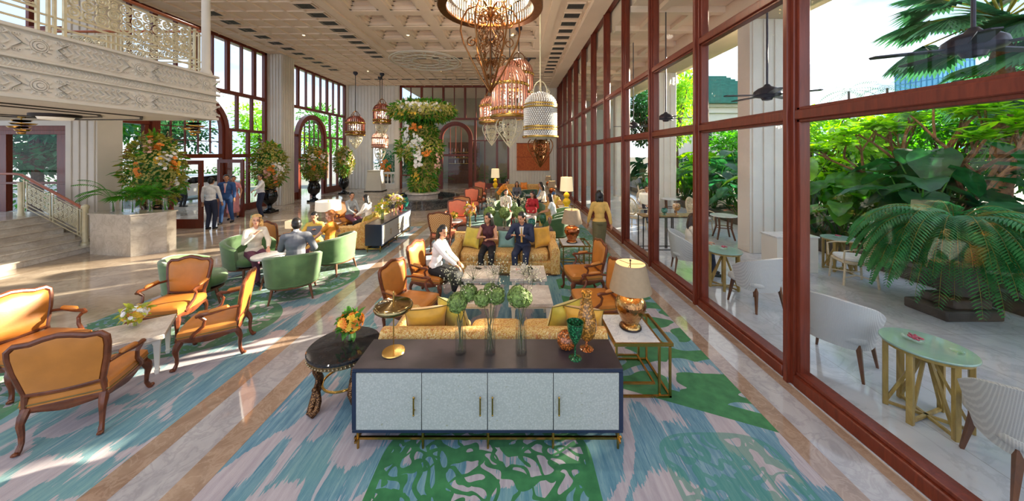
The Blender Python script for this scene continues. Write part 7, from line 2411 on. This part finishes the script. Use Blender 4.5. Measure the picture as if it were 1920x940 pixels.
person('man in a blue suit walking in through the entrance', (-10.75, 11.95, 0), face(.35, -.93), 'stand', 0, 1.78, False, stride=.2, hands=[(-.30, .2, .9), (.30, -.05, .86)], top='cloth_white', sleeve=3, jacket='cloth_blue', bottom='cloth_blue', tie='cloth_pink', hair='short', head=(R(20), 0), voxel=.012)
person('woman in a short pink dress walking in behind the man in blue', (-11.2, 12.75, 0), face(.5, -.86), 'stand', 0, 1.68, stride=.26, hands=[(-.25, .2, .95), (.28, -.15, .9)], top='cloth_pink', sleeve=1, bottom='cloth_pink', kind='skirt', hair='short', head=(R(15), 0), voxel=.012)
person('doorman in a white shirt holding the far door beside the urn', (-10.45, 13.2, 0), face(-.6, -.8), 'stand', 0, 1.72, False, hands=[(-.50, .42, 1.1), (.18, .12, .95)], top='cloth_white', sleeve=3, bottom='cloth_navy', hair='short', head=(R(20), 0), voxel=.012)
person('guard in a hat and khaki shirt standing outside the door glass', (-16.2, 15.6, 0), face(.1, 1), 'stand', 0, 1.72, False, top='cloth_khaki', sleeve=2, bottom='cloth_black', hair='short', voxel=.014)
person('waitress in orange bending forward over the far table', (-.72, 13.5, 0), face(1, -.1), 'stand', 0, 1.62, lean=.65, hands=[(-.12, .62, .78), (.12, .66, .76)], top='cloth_orange', sleeve=2, bottom='cloth_olive', kind='long', hair='bun', head=(0, R(-20)), voxel=.013)
person('woman in a grey knit sitting in the dark green chair', (.1, 14.75, 0), face(0, -1), 'sit', .46, 1.62, lean=.12, hands=[(-.08, .34, .68), (.08, .34, .68)], top='cloth_grey', sleeve=3, bottom='cloth_black', hair='long', hairm='hair_brown', voxel=.013)
person('woman in red and white holding a red bag in a green chair', (.62, 11.05, 0), face(-.2, -1), 'sit', .46, 1.60, lean=.08, hands=[(-.12, .34, .72), (.12, .34, .72)], top='cloth_red', sleeve=2, bottom='cloth_cream', hair='long', hairm='hair_brown', skin='skin_fair', head=(R(-30), R(-12)), voxel=.012)
o = thing('handbag', 'red handbag on the lap of the woman in red', 'bag', (.56, 10.7, .60), face(-.2, -1))
f = MB(); f.ell((0, 0, .11), (.18, .06, .11), None, 16, 9, .5); part('body', f, M['cloth_red'], o); f = MB(); f.tube([(-.1, 0, .2), (-.08, 0, .3), (.08, 0, .3), (.1, 0, .2)], .01, 6); part('strap', f, M['cloth_red'], o)
person('long haired woman in white leaning towards the woman in red', (1.28, 10.3, 0), face(-1, .25), 'sit', .46, 1.60, lean=.2, hands=[(-.1, .4, .70), (.1, .36, .72)], top='cloth_white', sleeve=1, bottom='cloth_tan', hair='long', voxel=.012)
person('woman with a cream bow sitting beyond the far console', (-.33, 11.6, 0), face(.2, -1), 'sit', .46, 1.58, lean=.08, hands=[(-.1, .34, .68), (.1, .34, .68)], top='cloth_cream', sleeve=2, bottom='cloth_red', hair='bun', hairm='hair_brown', skin='skin_fair', voxel=.013)
person('dark haired woman sitting on the ochre window sofa', (1.22, 13.3, 0), face(-1, -.2), 'sit', .46, 1.60, lean=.1, top='cloth_cream', sleeve=2, bottom='cloth_black', hands=[(-.1, .34, .68), (.1, .34, .68)], hair='long', voxel=.013)
person('man in a pale blue shirt sitting on the ochre window sofa', (1.25, 13.9, 0), face(-1, -.2), 'sit', .46, 1.72, False, lean=.15, top='cloth_lightblue', sleeve=3, bottom='cloth_navy', hands=[(-.1, .36, .68), (.1, .36, .68)], hair='short', voxel=.013)
person('woman in profile sitting in a woven chair on the terrace', (3.80, 6.98, 0), face(1, -.3), 'sit', .44, 1.60, lean=.08, top='cloth_cream', sleeve=1, bottom='cloth_navy', hands=[(-.1, .36, .68), (.1, .36, .72)], hair='long', hairm='hair_brown', skin='skin_fair', voxel=.011)
person('waitress in a bright orange blouse standing on the terrace before the leaves', (7.0, 12.0, 0), face(-.6, -.8), 'stand', 0, 1.68, top='cloth_orange', sleeve=3, bottom='cloth_olive', kind='long', hair='bun', stride=.1, hands=[(-.1, .3, 1.0), (.1, .3, 1.0)], voxel=.013)
person('guest sitting on the terrace behind the basket lamp', (5.15, 12.5, 0), face(-.2, -1), 'sit', .46, 1.66, False, top='cloth_white', sleeve=2, bottom='cloth_navy', hands=[(-.1, .36, .68), (.1, .36, .68)], hair='short', voxel=.013)
dup(rc, 'oval backed rattan chair holding the guest behind the basket lamp', (5.15, 12.65, 0), face(-.2, -1))
